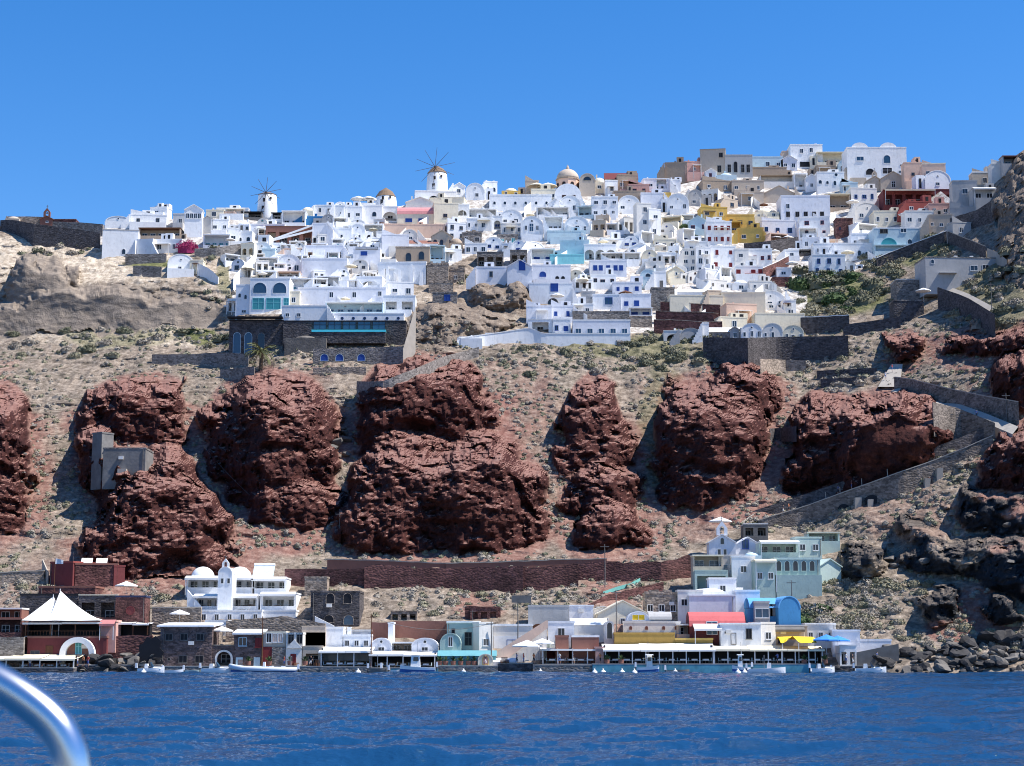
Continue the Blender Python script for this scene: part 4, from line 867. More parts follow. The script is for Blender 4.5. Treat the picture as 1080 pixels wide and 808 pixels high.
wall([(742, 356, 378), (800, 356, 380), (895, 354, 376)], 'dstone', label='long dark stone retaining wall under the barrel vaults'); wall([(845, 335, 350), (896, 333, 348)], 'dstone', label='dark stone wall right of the barrel vaults', cap='white'); wall([(802, 378, 388), (850, 380, 388)], 'bstone', label='short tan wall remnant below the long dark wall')
wall([(890, 343, 355), (950, 334, 345)], 'dstone', label='dark wall below the olive bushes, left of the grey villa')
H(798, 828, 306, 327, 'barrel', 'white', 2, 3, desc='white barrel house with five small windows'); H(826, 840, 316, 333, 'flat', 'white', 2, 1); H(819, 835, 282, 292, 'flat', 'white', 1, 1, label='small white cube house alone among the trees'); H(790, 815, 296, 308, 'flat', 'offw', 1, 2, yaw=6); H(772, 792, 294, 306, 'dome', 'white', 1, 1); H(815, 835, 292, 302, 'flat', 'rstone', 0, 0)
# --- central right
H(749, 777, 259, 285, 'flat', 'white', 2, 2, fr='woodred', pane='woodred', yaw=5); H(775, 790, 262, 285, 'flat', 'offw', 2, 1); H(786, 815, 262, 282, 'flat', 'white', 1, 4, fr='woodred', yaw=-3, desc='white house with dark red shutters'); H(775, 806, 280, 294, 'flat', 'white', 1, 4, fr='woodred', pane='woodred'); H(786, 800, 288, 296, 'flat', 'pink', 1, 1)
wall([(780, 256, 263), (810, 252, 262), (830, 262, 272), (815, 268, 274)], 'dstone', label='dark stone wall below the yellow houses') if False else wall([(785, 256, 264), (812, 254, 266), (842, 250, 260)], 'dstone', label='dark stone wall below the yellow houses')
wall([(805, 283, 294), (820, 276, 287), (832, 270, 276)], 'rstone', label='sloping dark red wall above the white cube house', cap='white'); H(832, 856, 262, 270, 'terrace', 'dstone', 1, 2, roof='white', pane='dark', desc='dark stone terrace bar'); H(828, 843, 263, 273, 'flat', 'white', 1, 1)
H(745, 772, 233, 258, 'flat', 'white', 2, 4, fr='woodred', pane='woodred', desc='white house with rows of dark red windows', ww=.9, wh=1.2); H(727, 746, 228, 246, 'gable', 'ltblue', 1, 2, fr='woodred'); H(722, 746, 254, 268, 'flat', 'white', 1, 2); H(720, 735, 262, 288, 'flat', 'offw', 3, 2, desc='cream-white three-storey house', yaw=4); H(734, 750, 260, 290, 'flat', 'white', 3, 2, desc='cream-white three-storey house', yaw=8)
H(739, 768, 218, 232, 'flat', 'yellow', 1, 2, yaw=6, roof='yellow'); H(766, 796, 226, 242, 'flat', 'yellow', 1, 3, roof='yellow', fr='woodgrey'); H(778, 806, 240, 256, 'flat', 'yellow', 1, 2, roof='yellow', extra=stairs(1, 'yellow'), yaw=-6); H(757, 782, 233, 246, 'terrace', 'mustard', 1, 2, roof='yellow')
H(824, 876, 206, 234, 'flat', 'shadelav', 0, 0, label='big plain lavender-shaded block with a row of small dark windows', dp=9, extra=wins([(x, 1.5, 1.2, 1.6, 's', 'woodgrey', 'dark') for x in (-.36, -.17, 0, .17, .33)] + [(-.36, 4, 1.1, 1.5)]))
H(803, 840, 232, 250, 'flat', 'shadelav', 1, 3, yaw=4, fr='woodblue'); H(843, 876, 228, 250, 'flat', 'white', 2, 2, yaw=-5, fr='woodred'); H(843, 862, 240, 254, 'terrace', 'white', 1, 2); H(794, 822, 218, 232, 'dome', 'cream', 1, 2, desc='cream domed house with a terracotta strip'); H(797, 815, 222, 228, 'flat', 'peach', 0, 0)
H(738, 766, 157, 186, 'flat', 'beige', 0, 0, yaw=-8, label='tall beige mansion block with dark windows on the skyline', dp=8, extra=wins([(.32, 6.2, 1.3, 1.5, 's', 'woodgrey', 'dark'), (.25, 1.2, 1.3, 2.3, 's', 'woodgrey', 'dark')]), roof='tan')
H(765, 794, 163, 187, 'flat', 'grey', 0, 0, label='grey mansion with tall arched windows joined to the beige block', extra=wins([(-.35, 1.6, 1.1, 2.6, 's', 'woodgrey', 'dark'), (-.12, 1.6, 1.2, 3.6, 'a', 'woodgrey', 'dark'), (.14, 1.6, 1.1, 2.6, 's', 'woodgrey', 'dark'), (.34, 1.6, 1.1, 2.6, 's', 'woodgrey', 'dark')]), dp=8)
H(701, 725, 171, 185, 'flat', 'tan', 0, 0, yaw=-6, desc='long tan wall house'); H(722, 747, 170, 185, 'flat', 'pink', 1, 1, desc='pale pink house', yaw=5); H(793, 826, 165, 180, 'flat', 'ltblue', 1, 3, desc='long light blue-grey house'); H(824, 841, 164, 180, 'gable', 'shadelav', 1, 2); H(825, 837, 159, 167, 'flat', 'peach', 0, 0, D=Dt(830, 178) + 5)
H(834, 868, 152, 177, 'flat', 'white', 0, 0, label='tall white house over a dark overhang on the skyline', extra=many(wins([(-.15, 4.9, 1.1, 1.5), (.15, 5.2, 1.1, 1.5), (.1, .4, 6.5, 1.6, 's', 'dark', 'dark')]), chimney(.35)), dp=8); H(862, 902, 160, 174, 'terrace', 'cream', 1, 5, roof='creamcanvas', pane='dark', desc='cream-awninged terrace restaurant')
H(744, 756, 178, 190, 'gable', 'white', 1, 1, fr='woodred'); H(756, 777, 181, 191, 'dome', 'ltblue', 0, 0, desc='low aqua domed house'); H(740, 775, 190, 202, 'flat', 'tan', 1, 2, yaw=8); H(772, 806, 190, 204, 'flat', 'beige', 1, 3, desc='grey-beige house with four windows'); H(780, 806, 202, 216, 'flat', 'beige', 1, 1); H(806, 838, 196, 214, 'gable', 'beige', 0, 0, desc='beige sloping ruin'); H(802, 842, 184, 196, 'terrace', 'offw', 1, 4, roof='tan', pane='dark'); H(838, 852, 183, 200, 'terrace', 'white', 1, 1, pane='dark'); H(793, 830, 176, 186, 'flat', 'tan', 0, 0)
H(862, 891, 181, 202, 'flat', 'white', 1, 4, st='a', desc='white house with a row of five windows', extra=wins([(.2, 4.6, 1.1, 1.5, 'r')])); H(850, 863, 184, 202, 'gable', 'bwhite', 1, 1); H(861, 882, 174, 184, 'flat', 'tan', 0, 0); H(884, 900, 168, 182, 'barrel', 'ltblue', 1, 1, ww=3, wh=2); H(893, 915, 176, 192, 'flat', 'beige', 1, 2); H(888, 905, 192, 204, 'flat', 'ltblue', 1, 3)
H(894, 957, 155, 190, 'flat', 'white', 0, 0, label='biggest white house on the ridge with twin vaults and an arched window', dp=9, extra=many(wins([(-.28, 6.2, 2.3, 1.4, 's', 'woodwhite', 'blueglass'), (.17, 5.4, 2.2, 2.7, 'a', 'woodwhite', 'blueglass'), (-.12, 1.6, 2.8, 2.2, 'a', 'woodwhite', 'dark'), (.17, 2.0, 3.0, 2.0, 's', 'woodwhite', 'dark'), (.4, 4.4, .7, .7), (.38, 2.2, .8, .9)]),
  lambda r, w, h, d: [MB().prism([(x * w - 2.6, h - .3)] + [(x * w - 2.6 * math.cos(math.pi * i / 10), h - .3 + 1.8 * math.sin(math.pi * i / 10)) for i in range(1, 10)] + [(x * w + 2.6, h - .3)], .2, d - .2, 'white').build('vault', r) for x in (-.28, .2)]))
H(954, 975, 171, 194, 'flat', 'peach', 1, 1, desc='peach house on the skyline', fr='woodgrey'); H(973, 998, 172, 190, 'flat', 'peach', 1, 2, desc='pale peach house with a cream roof edge', roof='cream', yaw=-4); H(975, 1004, 180, 199, 'barrel', 'bwhite', 1, 1, yaw=6)
H(914, 932, 186, 202, 'gable', 'beige', 1, 1, extra=belfry('beige', .8), label='smaller grey gabled chapel with an open belfry below the biggest white house', name='chapel', cat='chapel'); H(929, 956, 181, 200, 'gable', 'beige', 1, 1, pane='dark', ww=1.2, wh=2.0, label='larger grey gabled chapel with one dark window', name='chapel', cat='chapel')
H(932, 1008, 200, 216, 'porch', 'dred', 1, 7, roof='dred', pane='dark', label='dark red restaurant terrace with long cream awnings near the right of the ridge', extra=awning('creamcanvas', .6, 2.4, 1.0, -.5, .2), name='restaurant', cat='restaurant'); H(929, 955, 206, 221, 'flat', 'pink', 0, 0, roof='redcanvas', desc='dull pink house with a pale awning', extra=awning('redcanvas', .6, 1.6, 1.0)); H(954, 985, 212, 226, 'flat', 'red', 1, 2, yaw=8); H(980, 1002, 214, 228, 'flat', 'pink', 1, 2)
H(897, 926, 198, 216, 'flat', 'offw', 1, 3, fr='woodblue', yaw=5); H(874, 897, 204, 222, 'terrace', 'tan', 1, 2, roof='creamcanvas', pane='dark'); H(900, 930, 214, 232, 'barrel', 'offw', 1, 2, yaw=10); H(922, 960, 222, 238, 'flat', 'cream', 1, 4, desc='long cream house with shallow niches'); H(955, 985, 222, 240, 'flat', 'offw', 1, 3); H(980, 1005, 226, 244, 'flat', 'beige', 1, 3, yaw=-5)
H(922, 985, 240, 262, 'flat', 'ltblue', 0, 0, label='large light blue villa with a dark arched opening on the right slope', roof='bwhite', dp=8, extra=wins([(-.36, 4.2, 1.2, 1.2, 's', 'woodgrey', 'dark'), (-.3, 4.2, 1.2, 1.2, 's', 'woodgrey', 'dark'), (0, 4.4, 1.6, 1.2), (-.25, .6, 4.5, 2.4, 'a', 'aqua', 'aquaglass'), (.1, 1.2, 1.3, 1.4, 'a'), (.3, 1.3, 1, 1.2)])); H(923, 962, 258, 268, 'terrace', 'ltblue', 1, 5, pane='aquaglass')
H(898, 925, 246, 264, 'flat', 'bwhite', 1, 3); H(880, 925, 256, 274, 'flat', 'bwhite', 1, 6, st='a', desc='long stepped bluish white house with dark arched doors'); H(882, 900, 230, 250, 'flat', 'rstone', 1, 2, fr='dred', desc='dusty red stone house'); H(857, 892, 268, 292, 'flat', 'bwhite', 2, 3, fr='woodblue', desc='bluish white two-storey house at the edge of the bushes'); H(858, 884, 256, 270, 'flat', 'white', 1, 2); H(868, 884, 252, 262, 'flat', 'peach', 0, 0); H(846, 866, 250, 262, 'flat', 'bwhite', 1, 2, yaw=-6)
# --- right end
H(1005, 1032, 190, 222, 'flat', 'grey', 0, 0, label='tall blue-grey house at the right end of the ridge', yaw=-4, extra=wins([(0, 4.6, 1.6, 1.5)])); H(1026, 1050, 198, 214, 'flat', 'grey', 1, 2, pane='dark', ww=1.6, wh=1.6, extra=awning('canvas', .5, 1.4, 1.0)); H(1026, 1048, 181, 198, 'flat', 'beige', 1, 1, roof='white'); H(1002, 1030, 218, 230, 'flat', 'grey', 0, 0, yaw=-6); wall([(1003, 230, 245), (1030, 222, 240), (1046, 212, 236)], 'dstone', label='dark retaining wall under the blue-grey houses at the right'); H(1004, 1026, 234, 250, 'flat', 'grey', 1, 1, yaw=10); H(1046, 1066, 172, 186, 'flat', 'offw', 1, 1)
H(1058, 1074, 164, 176, 'terrace', 'grey', 1, 1, roof='brick', label='small terrace with a terracotta parasol-like roof on the crag at top right')
H(975, 1055, 271, 300, 'flat', 'grey', 0, 0, yaw=4, label='grey stone villa standing on the right slope between bushes', dp=9, extra=many(wins([(-.4, 5, .9, 1.2, 'a'), (.17, 3.4, 1.9, 1.4), (.33, 3.6, 1.7, 1.4)]), lambda r, w, h, d: MB().box(-.32 * w, -.08 * w, -1.1, .02, 2.6, 2.8, 'grey').build('balcony', r), chimney(.0), chimney(.22)), roof='gstone')
H(946, 990, 294, 318, 'flat', 'gstone', 0, 0, label='lower grey stone house with an arched door below the grey villa', roof='grey', extra=wins([(.38, 1.0, 1.4, 2.8, 'a', 'woodgrey', 'dark')])); H(943, 975, 316, 338, 'flat', 'dstone', 0, 0, label='dark stone terrace house with a parasol below the lower grey house', roof='gstone')
parasol(974, 317, 1.9, 'canvas', Dt(960, 337) - 1, label='white parasol on the dark stone terrace of the grey houses')
wall([(925, 272, 282), (960, 258, 270), (1000, 243, 252), (1002, 242, 250)], 'dstone', label='long dark wall climbing the slope right of the light blue villa', cap='white'); wall([(1000, 244, 252), (1020, 252, 262), (1040, 260, 272)], 'dstone', label='dark wall descending right with a white coping near the top right', cap='paleconc')
wall([(1042, 262, 268), (1052, 266, 274), (1062, 274, 280)], 'paleconc', label='short pale wall at the bend above the grey villa'); wall([(990, 303, 322), (1020, 314, 335), (1050, 332, 350)], 'dstone', label='dark wall supporting the pale ramp below the grey villa')
path([(996, 304), (1020, 318), (1048, 334)], [(992, 299), (1022, 310), (1054, 327)])

# --- windmills
def windmill(u0, u1, vt, vb, vcap, hub, rad, label, n=12, blades=10, D=None):
    D = (D or Dt((u0 + u1) / 2, vb)) - 2.5; o = P((u0 + u1) / 2, vb, D); w = P(u1, vb, D).x - P(u0, vb, D).x; h = P(u0, vt, D).z - o.z; hc = P(u0, vcap, D).z - o.z
    r = empty('windmill', o + Vector((0, w / 2, 0))); r1 = w / 2
    MB().lathe([(r1 * 1.04, -2), (r1 * 1.0, 0), (r1 * .97, h * .5), (r1 * .9, h * .92), (r1 * .82, h)], 'white', 28).build('tower', r, True)
    MB().lathe([(r1 * .92, h - .05), (r1 * .6, h + (hc - h) * .55), (.12, hc)], 'thatch', 20).build('cap', r)
    for (x, z, a, b) in ((-.2, .62, .7, 1.1), (.45, .72, .6, .8), (-.3, .2, .9, 1.8)):
        an = math.asin(x) ; o2 = add_win(r, math.sin(an) * r1 * .97, -math.cos(an) * r1 * .97, z * h, a, b, 's', 'woodgrey', 'dark'); o2.rotation_euler[2] = an
    if rad:
        hz = P(hub[0], hub[1], D).z - o.z; hx = P(hub[0], hub[1], D).x - o.x; R_ = rad * D / F
        hb = MB(); hb.tube([(hx, -r1 * .5, hz), (hx, -r1 - 1.3, hz)], .16, 'spar', 8); ho = hb.build('sail_wheel', r)
        for k in range(blades):
            a = 2 * math.pi * (k + .35) / blades
            MB().tube([(hx, -r1 - 1.1, hz), (hx + math.cos(a) * R_, -r1 - 1.1, hz + math.sin(a) * R_)], [.09, .05], 'spar', 5).build('spar', ho)
    tag(r, label, 'windmill')
windmill(269.5, 291, 203, 228, 200.5, (281, 204), 17, 'left windmill, a white drum tower with bare thin spars'); windmill(449, 472, 180, 204, 172, (459, 177), 22, 'taller windmill with a thatched cap and bare spars on the skyline')
windmill(394, 418, 205, 219, 195, (0, 0), 0, 'squat round white mill tower with a conical cap and no spars')
parasol(378, 214, 2.4, 'canvas', Dt(378, 225) - 2, 'left one of two round white parasols on the skyline', 'skyline parasols', 1.2); parasol(389, 214, 2.4, 'canvas', Dt(378, 225) - 2, 'right one of two round white parasols on the skyline', 'skyline parasols', 1.2)
# --- domed church
def church():
    D = Dt(600, 214) - 1; o = P(600, 216, D); r = empty('church', o); s = D / F * 1.03
    MB().prism([(-16 * s, -2)] + [(16 * s, -2)] + [(14 * s * math.cos(math.pi * i / 12) - 1 * s, 10 * s + 13 * s * math.sin(math.pi * i / 12)) for i in range(13)], 0, 8, 'bwhite').build('nave', r)
    cy = 10.; rr = 12.4 * s; z1, z2 = 18 * s, 35 * s
    MB().lathe([(rr, z1 - 6), (rr, z2)], 'peach', 8, (0, cy, 0)).build('drum', r); MB().lathe([(rr * 1.07, z2 + .01), (rr * 1.07, z2 + .35)], 'tan', 8, (0, cy, 0)).build('cornice', r)
    MB().lathe([(rr * .98 * math.cos(t_), z2 + .35 + rr * .92 * math.sin(t_)) for t_ in np.linspace(0, 1.5, 10)], 'beige', 32, (0, cy, 0)).build('dome', r, True)
    MB().lathe([(.5, 0), (.5, .6), (.3, 1.0), (.05, 1.6)], 'beige', 10, (0, cy, z2 + rr * .9 + .3)).build('lantern', r)
    for k in range(8):
        a = -math.pi / 2 + (k - .5) * math.pi / 4 + math.pi / 8 * 1
        a = math.pi / 8 + k * math.pi / 4
        if math.sin(a) < .2:
            q = add_win(r, math.cos(a) * rr * .935, cy + math.sin(a) * rr * .935, z1 + 5.5 * s, 1.2, 2.3, 'a', 'woodbrown', 'dark'); q.rotation_euler[2] = a + math.pi / 2
    for x in (-5, 5): add_win(r, x * s, 0, 5 * s, 1.2, 1.6, 's', 'woodbrown', 'dark')
    tag(r, 'big church with a beige dome on an octagonal drum above the village', 'church')
    OCC[584:614, 170:217] = True
church()
# --- magenta bougainvillea, small umbrellas
for (u, v, s, lb) in ((566, 203, 3, 'wide cream parasol on the skyline, left of the domed church'), (578, 203, 3, 'cream parasol on the skyline, nearest the domed church'), (818, 258, 1.8, 'white parasol on the dark terrace, left of its twin'), (831, 258, 1.8, 'white parasol on the dark terrace, right of its twin'), (752, 228, 1.9, 'small cream parasol on the yellow terrace')):
    parasol(u, v, s, 'canvas' if s < 2 else 'creamcanvas', None, lb, None, 2.0)

# ------------------------------------------------------------------ the rest of the packed houses, each of its own shape
rng = random.Random(11); v = 206; NA = 0
CW = ['white'] * 8 + ['bwhite'] * 3 + ['shadelav'] * 1 + ['offw'] * 5 + ['cream', 'cream', 'beige', 'grey', 'ltblue', 'peach']
FRM = ['woodwhite', 'woodgrey', 'woodblue', 'woodwhite', 'woodgrey', 'woodbrown', 'woodgrey']
cand = []
vv = 186.
while vv < 352:
    uu = 216 + rng.uniform(0, 14)
    while uu < 1000:
        wpx = rng.uniform(13, 27); cand.append((uu, wpx, vv + rng.uniform(-3, 3))); uu += wpx + rng.uniform(-2, 3)
    vv += 8.5
for uu, wpx, vb in cand:
    hp = rng.uniform(10, 16); a, b = uu, uu + wpx; uc = (a + b) / 2
    if vb - hp < float(top(uc)) - 1 or vb > np.interp(uc, VILL_U, VILL_B) - 1 or village(np.array([uc]), np.array([vb]))[0] < .5: continue
    if 478 < uc < 560 and vb > 282: continue
    if 690 < uc < 850 and vb > 312: continue
    if 722 < uc < 750 and 240 < vb < 256: continue
    if 820 < uc < 860 and vb > 266: continue
    sl = OCC[int(a):int(b), int(vb - hp):int(vb)]
    if sl.mean() > .42: continue
    kd = rng.choice(['flat'] * 5 + ['barrel'] * 4 + ['terrace'] * 4 + ['arches', 'gable', 'porch', 'dome'])
    tall = rng.random() < .15; ex = []
    if rng.random() < .22: ex.append(chimney(rng.uniform(-.3, .3)))
    if rng.random() < .15: ex.append(stairs(rng.choice((-1, 1))))
    if rng.random() < .2: ex.append(parapet(rng.uniform(1, 2.2), 'white', rng.uniform(.6, 1.1)))
    if rng.random() < .12 and kd == 'flat': ex.append(awning(rng.choice(['canvas', 'creamcanvas', 'bluecanvas']), .4, 1.6, .85, -.4, .4))
    H(a, b, vb - hp - (5 if tall else 0), vb, kd, rng.choice(CW), 2 if tall else 1, rng.choice((1, 2, 2, 3, 3)), rng.choice(('s', 's', 'a')), rng.choice(FRM), rng.choice(('glass', 'glass', 'dark', 'blueglass', 'woodblue')) if rng.random() < .8 else 'glass',
      yaw=rng.choice((0, 4, 8, 12, 16, 20, 24, 30, -5, -12, -20)), extra=many(*ex) if ex else None, door=rng.choice((None, 0, 1)))
    NA += 1
for vv in (240, 249, 258, 266, 275, 284, 293, 301):      # extra tiers of the stepped hotel quarter
    uu = 268 + rng.uniform(-4, 8) if vv < 290 else 330
    while uu < 412:
        wpx = rng.uniform(9, 17); a, b = uu, uu + wpx; uu += wpx + rng.uniform(2, 14); vb = vv + rng.uniform(-2, 2)
        if 280 < a < 330 and vv < 262: continue
        kd = rng.choice(['terrace', 'terrace', 'flat', 'barrel', 'porch'])
        H(a, b, vb - rng.uniform(6, 10), vb, kd, rng.choice(['white', 'white', 'offw', 'bwhite']), 1, rng.choice((1, 2)), 's', rng.choice(('woodwhite', 'woodgrey')), rng.choice(('dark', 'glass', 'aquaglass')), yaw=rng.choice((0, 6, 12, 18, -6)), D=Dt((a + b) / 2, vb) - rng.uniform(2.5, 4), dp=5, name='hotel_unit', cat='hotel room', group='stacked units of the stepped hotel', desc='small ' + {'terrace': 'balconied', 'flat': 'flat-roofed', 'barrel': 'barrel-vaulted', 'porch': 'open-fronted'}[kd] + ' hotel unit')
print('auto houses', NA, 'all', len(HOUSES))

rw = random.Random(21)
def slopewall(u, v_, dx, dy, hh=4):
    n = 3; r = wall([(u, v_ - hh, v_ + 1), (u + dx, v_ + dy - hh, v_ + dy + 1)] if dx > 0 else [(u + dx, v_ + dy - hh, v_ + dy + 1), (u, v_ - hh, v_ + 1)], 'white', jit=0, th=.5, off=3.6, found=2.2, name='stair_wall'); r['kind'] = 'thing'; r['category'] = 'wall'; HOUSES.append((r, ('white stair wall climbing ' + ('left' if dy > 0 else 'right')), u + dx / 2, v_ + dy / 2))
nsw = 0
while nsw < 60:
    u = rw.uniform(225, 990); v_ = rw.uniform(200, 345); dx = rw.uniform(7, 15); dy = rw.choice((-1, 1)) * rw.uniform(.5, 1.0) * dx
    if village(np.array([u, u + dx]), np.array([v_ + 2, v_ + dy + 2])).min() < .5 or min(v_, v_ + dy) - 6 < max(top(u), top(u + dx)) + 4: continue
    if (478 < u < 560 and v_ > 270) or (240 < u < 300 and v_ < 262): continue
    slopewall(u, v_, dx, dy, rw.uniform(2.5, 5)); nsw += 1
for i in range(26):
    u = rw.uniform(240, 990); v_ = float(rw.uniform(max(top(u) + 12, 200), min(340, float(np.interp(u, VILL_U, VILL_B)) - 4)))
    r = parasol(u, v_, rw.uniform(1.3, 2.0), rw.choice(['canvas', 'creamcanvas', 'canvas', 'woodbrown']), Dt(u, v_) - 4.2, 'x', None, 2.1); HOUSES.append((r, 'small terrace parasol', u, v_)); r['group'] = 'terrace parasols of the village'
# ------------------------------------------------------------------ labels that single each house out
LMK = [('the left windmill', 280, 215), ('the taller windmill', 461, 192), ('the squat round tower', 406, 210), ('the pink-roofed house', 440, 224), ('the big church dome', 600, 182), ('the pool restaurant', 365, 350), ('the ruined tower', 461, 290),
 ('the yellow houses', 775, 240), ('the dark red tiled roof', 655, 188), ('the beige mansion', 752, 170), ('the light blue villa', 953, 252), ('the big lavender-shaded block', 850, 219), ('the dark red restaurant', 970, 206), ('the red stone terraces', 725, 335), ('the cream terraces', 790, 325),
 ('the three-arched loggia', 633, 266), ('the long lavender-shaded wall', 634, 346), ('the magenta flowers', 198, 252), ('the turquoise terrace', 598, 273), ('the white cube house', 827, 287), ('the garage opening', 570, 345), ('the two-arched tan house', 435, 270), ('the porthole wall', 384, 336), ('the sloping ribs', 305, 248),
 ('the tall cream-white house', 680, 233), ('the blue balcony door', 548, 286), ('the blue-grey chapel', 683, 294), ('the biggest ridge house', 925, 170), ('the blank end house', 126, 255), ('the blue arched windows', 265, 355), ('the blue square window', 582, 310), ('the three barrel vaults', 815, 350), ('the grey gabled chapels', 935, 192), ('the grey villa', 1015, 285), ('the dark wall', 815, 260)]
def autolabel():
    G_ = {}
    for r, ds, u, v_ in HOUSES:
        best = sorted(LMK, key=lambda q: (q[1] - u) ** 2 + (1.5 * (q[2] - v_)) ** 2)
        q = best[0]; dx, dy = u - q[1], (v_ - q[2]) * 1.3
        rel = ('right of' if dx > 0 else 'left of') if abs(dx) > abs(dy) else ('below' if dy > 0 else 'above')
        G_.setdefault((ds, rel, q[0]), []).append((u, v_, r))
    ORD = ['first', 'second', 'third', 'fourth', 'fifth', 'sixth', 'seventh', 'eighth', 'ninth', 'tenth', 'eleventh', 'twelfth']
    used = set()
    for (ds, rel, lm), l in G_.items():
        if len(l) == 1: l[0][2]['label'] = f'{ds} {rel} {lm}'
        else:
            l.sort(key=lambda t: t[0])
            for i, t in enumerate(l):
                if len(l) == 2: t[2]['label'] = f'{ds} {rel} {lm}, the {"left" if i == 0 else "right"} one of two'
                else: t[2]['label'] = f'{ds} {rel} {lm}, {ORD[i]} of {len(l)} from the left'
        for t in l:
            if len(t[2]['label'].split()) > 16: t[2]['label'] = t[2]['label'].replace(' from the left', '').replace(', the ', ', ')
            if 'group' not in t[2]: t[2]['group'] = {'wall': 'sloping stair walls of the village'}.get(t[2]['category'], 'packed houses of the hilltop village')
autolabel()
# ================================================================== THE HARBOUR
def zt(v, D): return P(540, v, D).z
def X(u, D): return P(u, 690, D).x
def quay(u0, u1, v, D, m='gstone', dep=14, vlow=None):  # dark face stone stands in for the shadow line below the slab
    x0, x1, z = X(u0, D), X(u1, D), zt(v, D)
    b = MB(); b.box(x0, x1, D + .3, D + dep, -2, z - .14, m); b.box(x0, x1, D, D + dep, z - .14, z, 'concrete'); b.box(x0, x1, D + .02, D + .3, -2, z - .14, m)
    struct(b.build('quay'))
quay(-40, 78, 704, 288.6, 'dstone', 12); quay(78, 170, 701, 291, 'dstone', 10); quay(155, 340, 702.5, 290.2); quay(338, 392, 703, 289.8, 'gstone'); quay(392, 462, 704, 289.4, 'quayaqua'); quay(462, 525, 702, 289.8); quay(525, 562, 699, 291, 'dstone')
quay(562, 625, 701, 290.0); quay(625, 860, 700, 289.2, 'quayaqua', 14); quay(860, 940, 702, 290.4, 'dstone', 8)
GD = dict(detail=True, occ=False)
def HB(*a, **k): 
    q = dict(GD); q.update(k)
    if q.get('D') and a[3] < 690: q['D'] = min(q['D'], Dt((a[0] + a[1]) / 2, a[3]) + .3)
    r = house(*a, **q)
    w, h, d = r['_dims']; kd = a[4]
    if kd == 'flat' and w > 4.5 and h > 2.6:
        m = {'white': 'bwhite', 'bwhite': 'white', 'shadelav': 'bwhite', 'green': 'ggreen', 'offw': 'white', 'beige': 'offw', 'grey': 'offw', 'cream': 'offw'}.get(a[5])
        if m and HR.random() < .7: MB().box(-w / 2 - .07, w / 2 + .07, -.1, -.002, h * .93, h * .93 + .14, m).build('cornice', r)
        if HR.random() < .6: x = HR.choice((-.44, .44)) * w; MB().tube([(x, -.07, h - .4), (x, -.07, 0)], .05, 'woodgrey', 6).build('downpipe', r)
        if HR.random() < .5: x = HR.uniform(-.3, .3) * w; q2 = MB(); q2.tube([(x, d * .6, h - .3), (x, d * .6, h + 1.9)], .03, 'woodgrey', 5); q2.box(x - .5, x + .5, d * .6 - .02, d * .6 + .02, h + 1.6, h + 1.64, 'woodgrey'); q2.box(x - .35, x + .35, d * .6 - .02, d * .6 + .02, h + 1.35, h + 1.39, 'woodgrey'); q2.build('antenna', r)
        if HR.random() < .4: x = HR.uniform(-.3, .3) * w; MB().box(x - .45, x + .45, -.32, -.01, h * .55, h * .55 + .6, 'offw').build('air_conditioner', r)
    return r
def tavern(u0, u1, vt, vb, D, npost, label, roofm='canvas', wallm='dark', sl=.8, dep=5, post='woodwhite', front=None, back='dark', name='restaurant'):
    o = P((u0 + u1) / 2, vb, D); w = X(u1, D) - X(u0, D); h = zt(vt, D) - o.z
    r = empty(name, o)
    b = MB(); b.box(-w / 2, w / 2, dep, dep + .3, 0, h - .1, back); b.box(-w / 2, -w / 2 + .2, 1.5, dep, 0, h - .2, back); b.box(w / 2 - .2, w / 2, 1.5, dep, 0, h - .2, back); b.build('back_wall', r)
    MB().box(-w / 2, w / 2, -.2, dep, -.12, 0, 'concrete').build('floor', r)
    n = max(2, int(w / 5)); 
    for i in range(n):      # canopy bays, each sagging a little
        xa, xb = -w / 2 - .3 + (w + .6) * i / n, -w / 2 - .3 + (w + .6) * (i + 1) / n - .04; q = MB(); z1 = h + random.uniform(-.05, .08); z0 = h - sl + random.uniform(-.06, .06)
        rows = []
        for k in range(5):
            t = k / 4; yy = -.6 + (dep + .8) * t; zz = z0 + (z1 - z0) * t - .12 * math.sin(math.pi * t); rows.append([(xa, yy, zz), ((xa + xb) / 2, yy, zz - .06), (xb, yy, zz)])
        q.grid(rows, roofm); q.add([(xa, -.6, z0), (xb, -.6, z0), (xb, -.62, z0 - .28), (xa, -.62, z0 - .3)], [(0, 1, 2, 3)], roofm); q.build('canopy', r)
    for i in range(npost + 1):
        x = -w / 2 + .1 + (w - .2) * i / npost; MB().box(x - .08, x + .08, -.08, .08, 0, h - sl + .02, post).build('post', r)
    MB().box(-w / 2, w / 2, -.1, .1, h - sl - .3, h - sl - .18, post).build('beam', r)
    if front:
        q = MB(); q.box(-w / 2, w / 2, -.06, 0, .05, .12, front); q.box(-w / 2, w / 2, -.06, 0, .8, .88, front)
        for i in range(int(w / .5)): q.box(-w / 2 + i * .5, -w / 2 + i * .5 + .06, -.05, -.01, .12, .8, front)
        q.build('railing', r)
    tag(r, label, 'restaurant'); return r
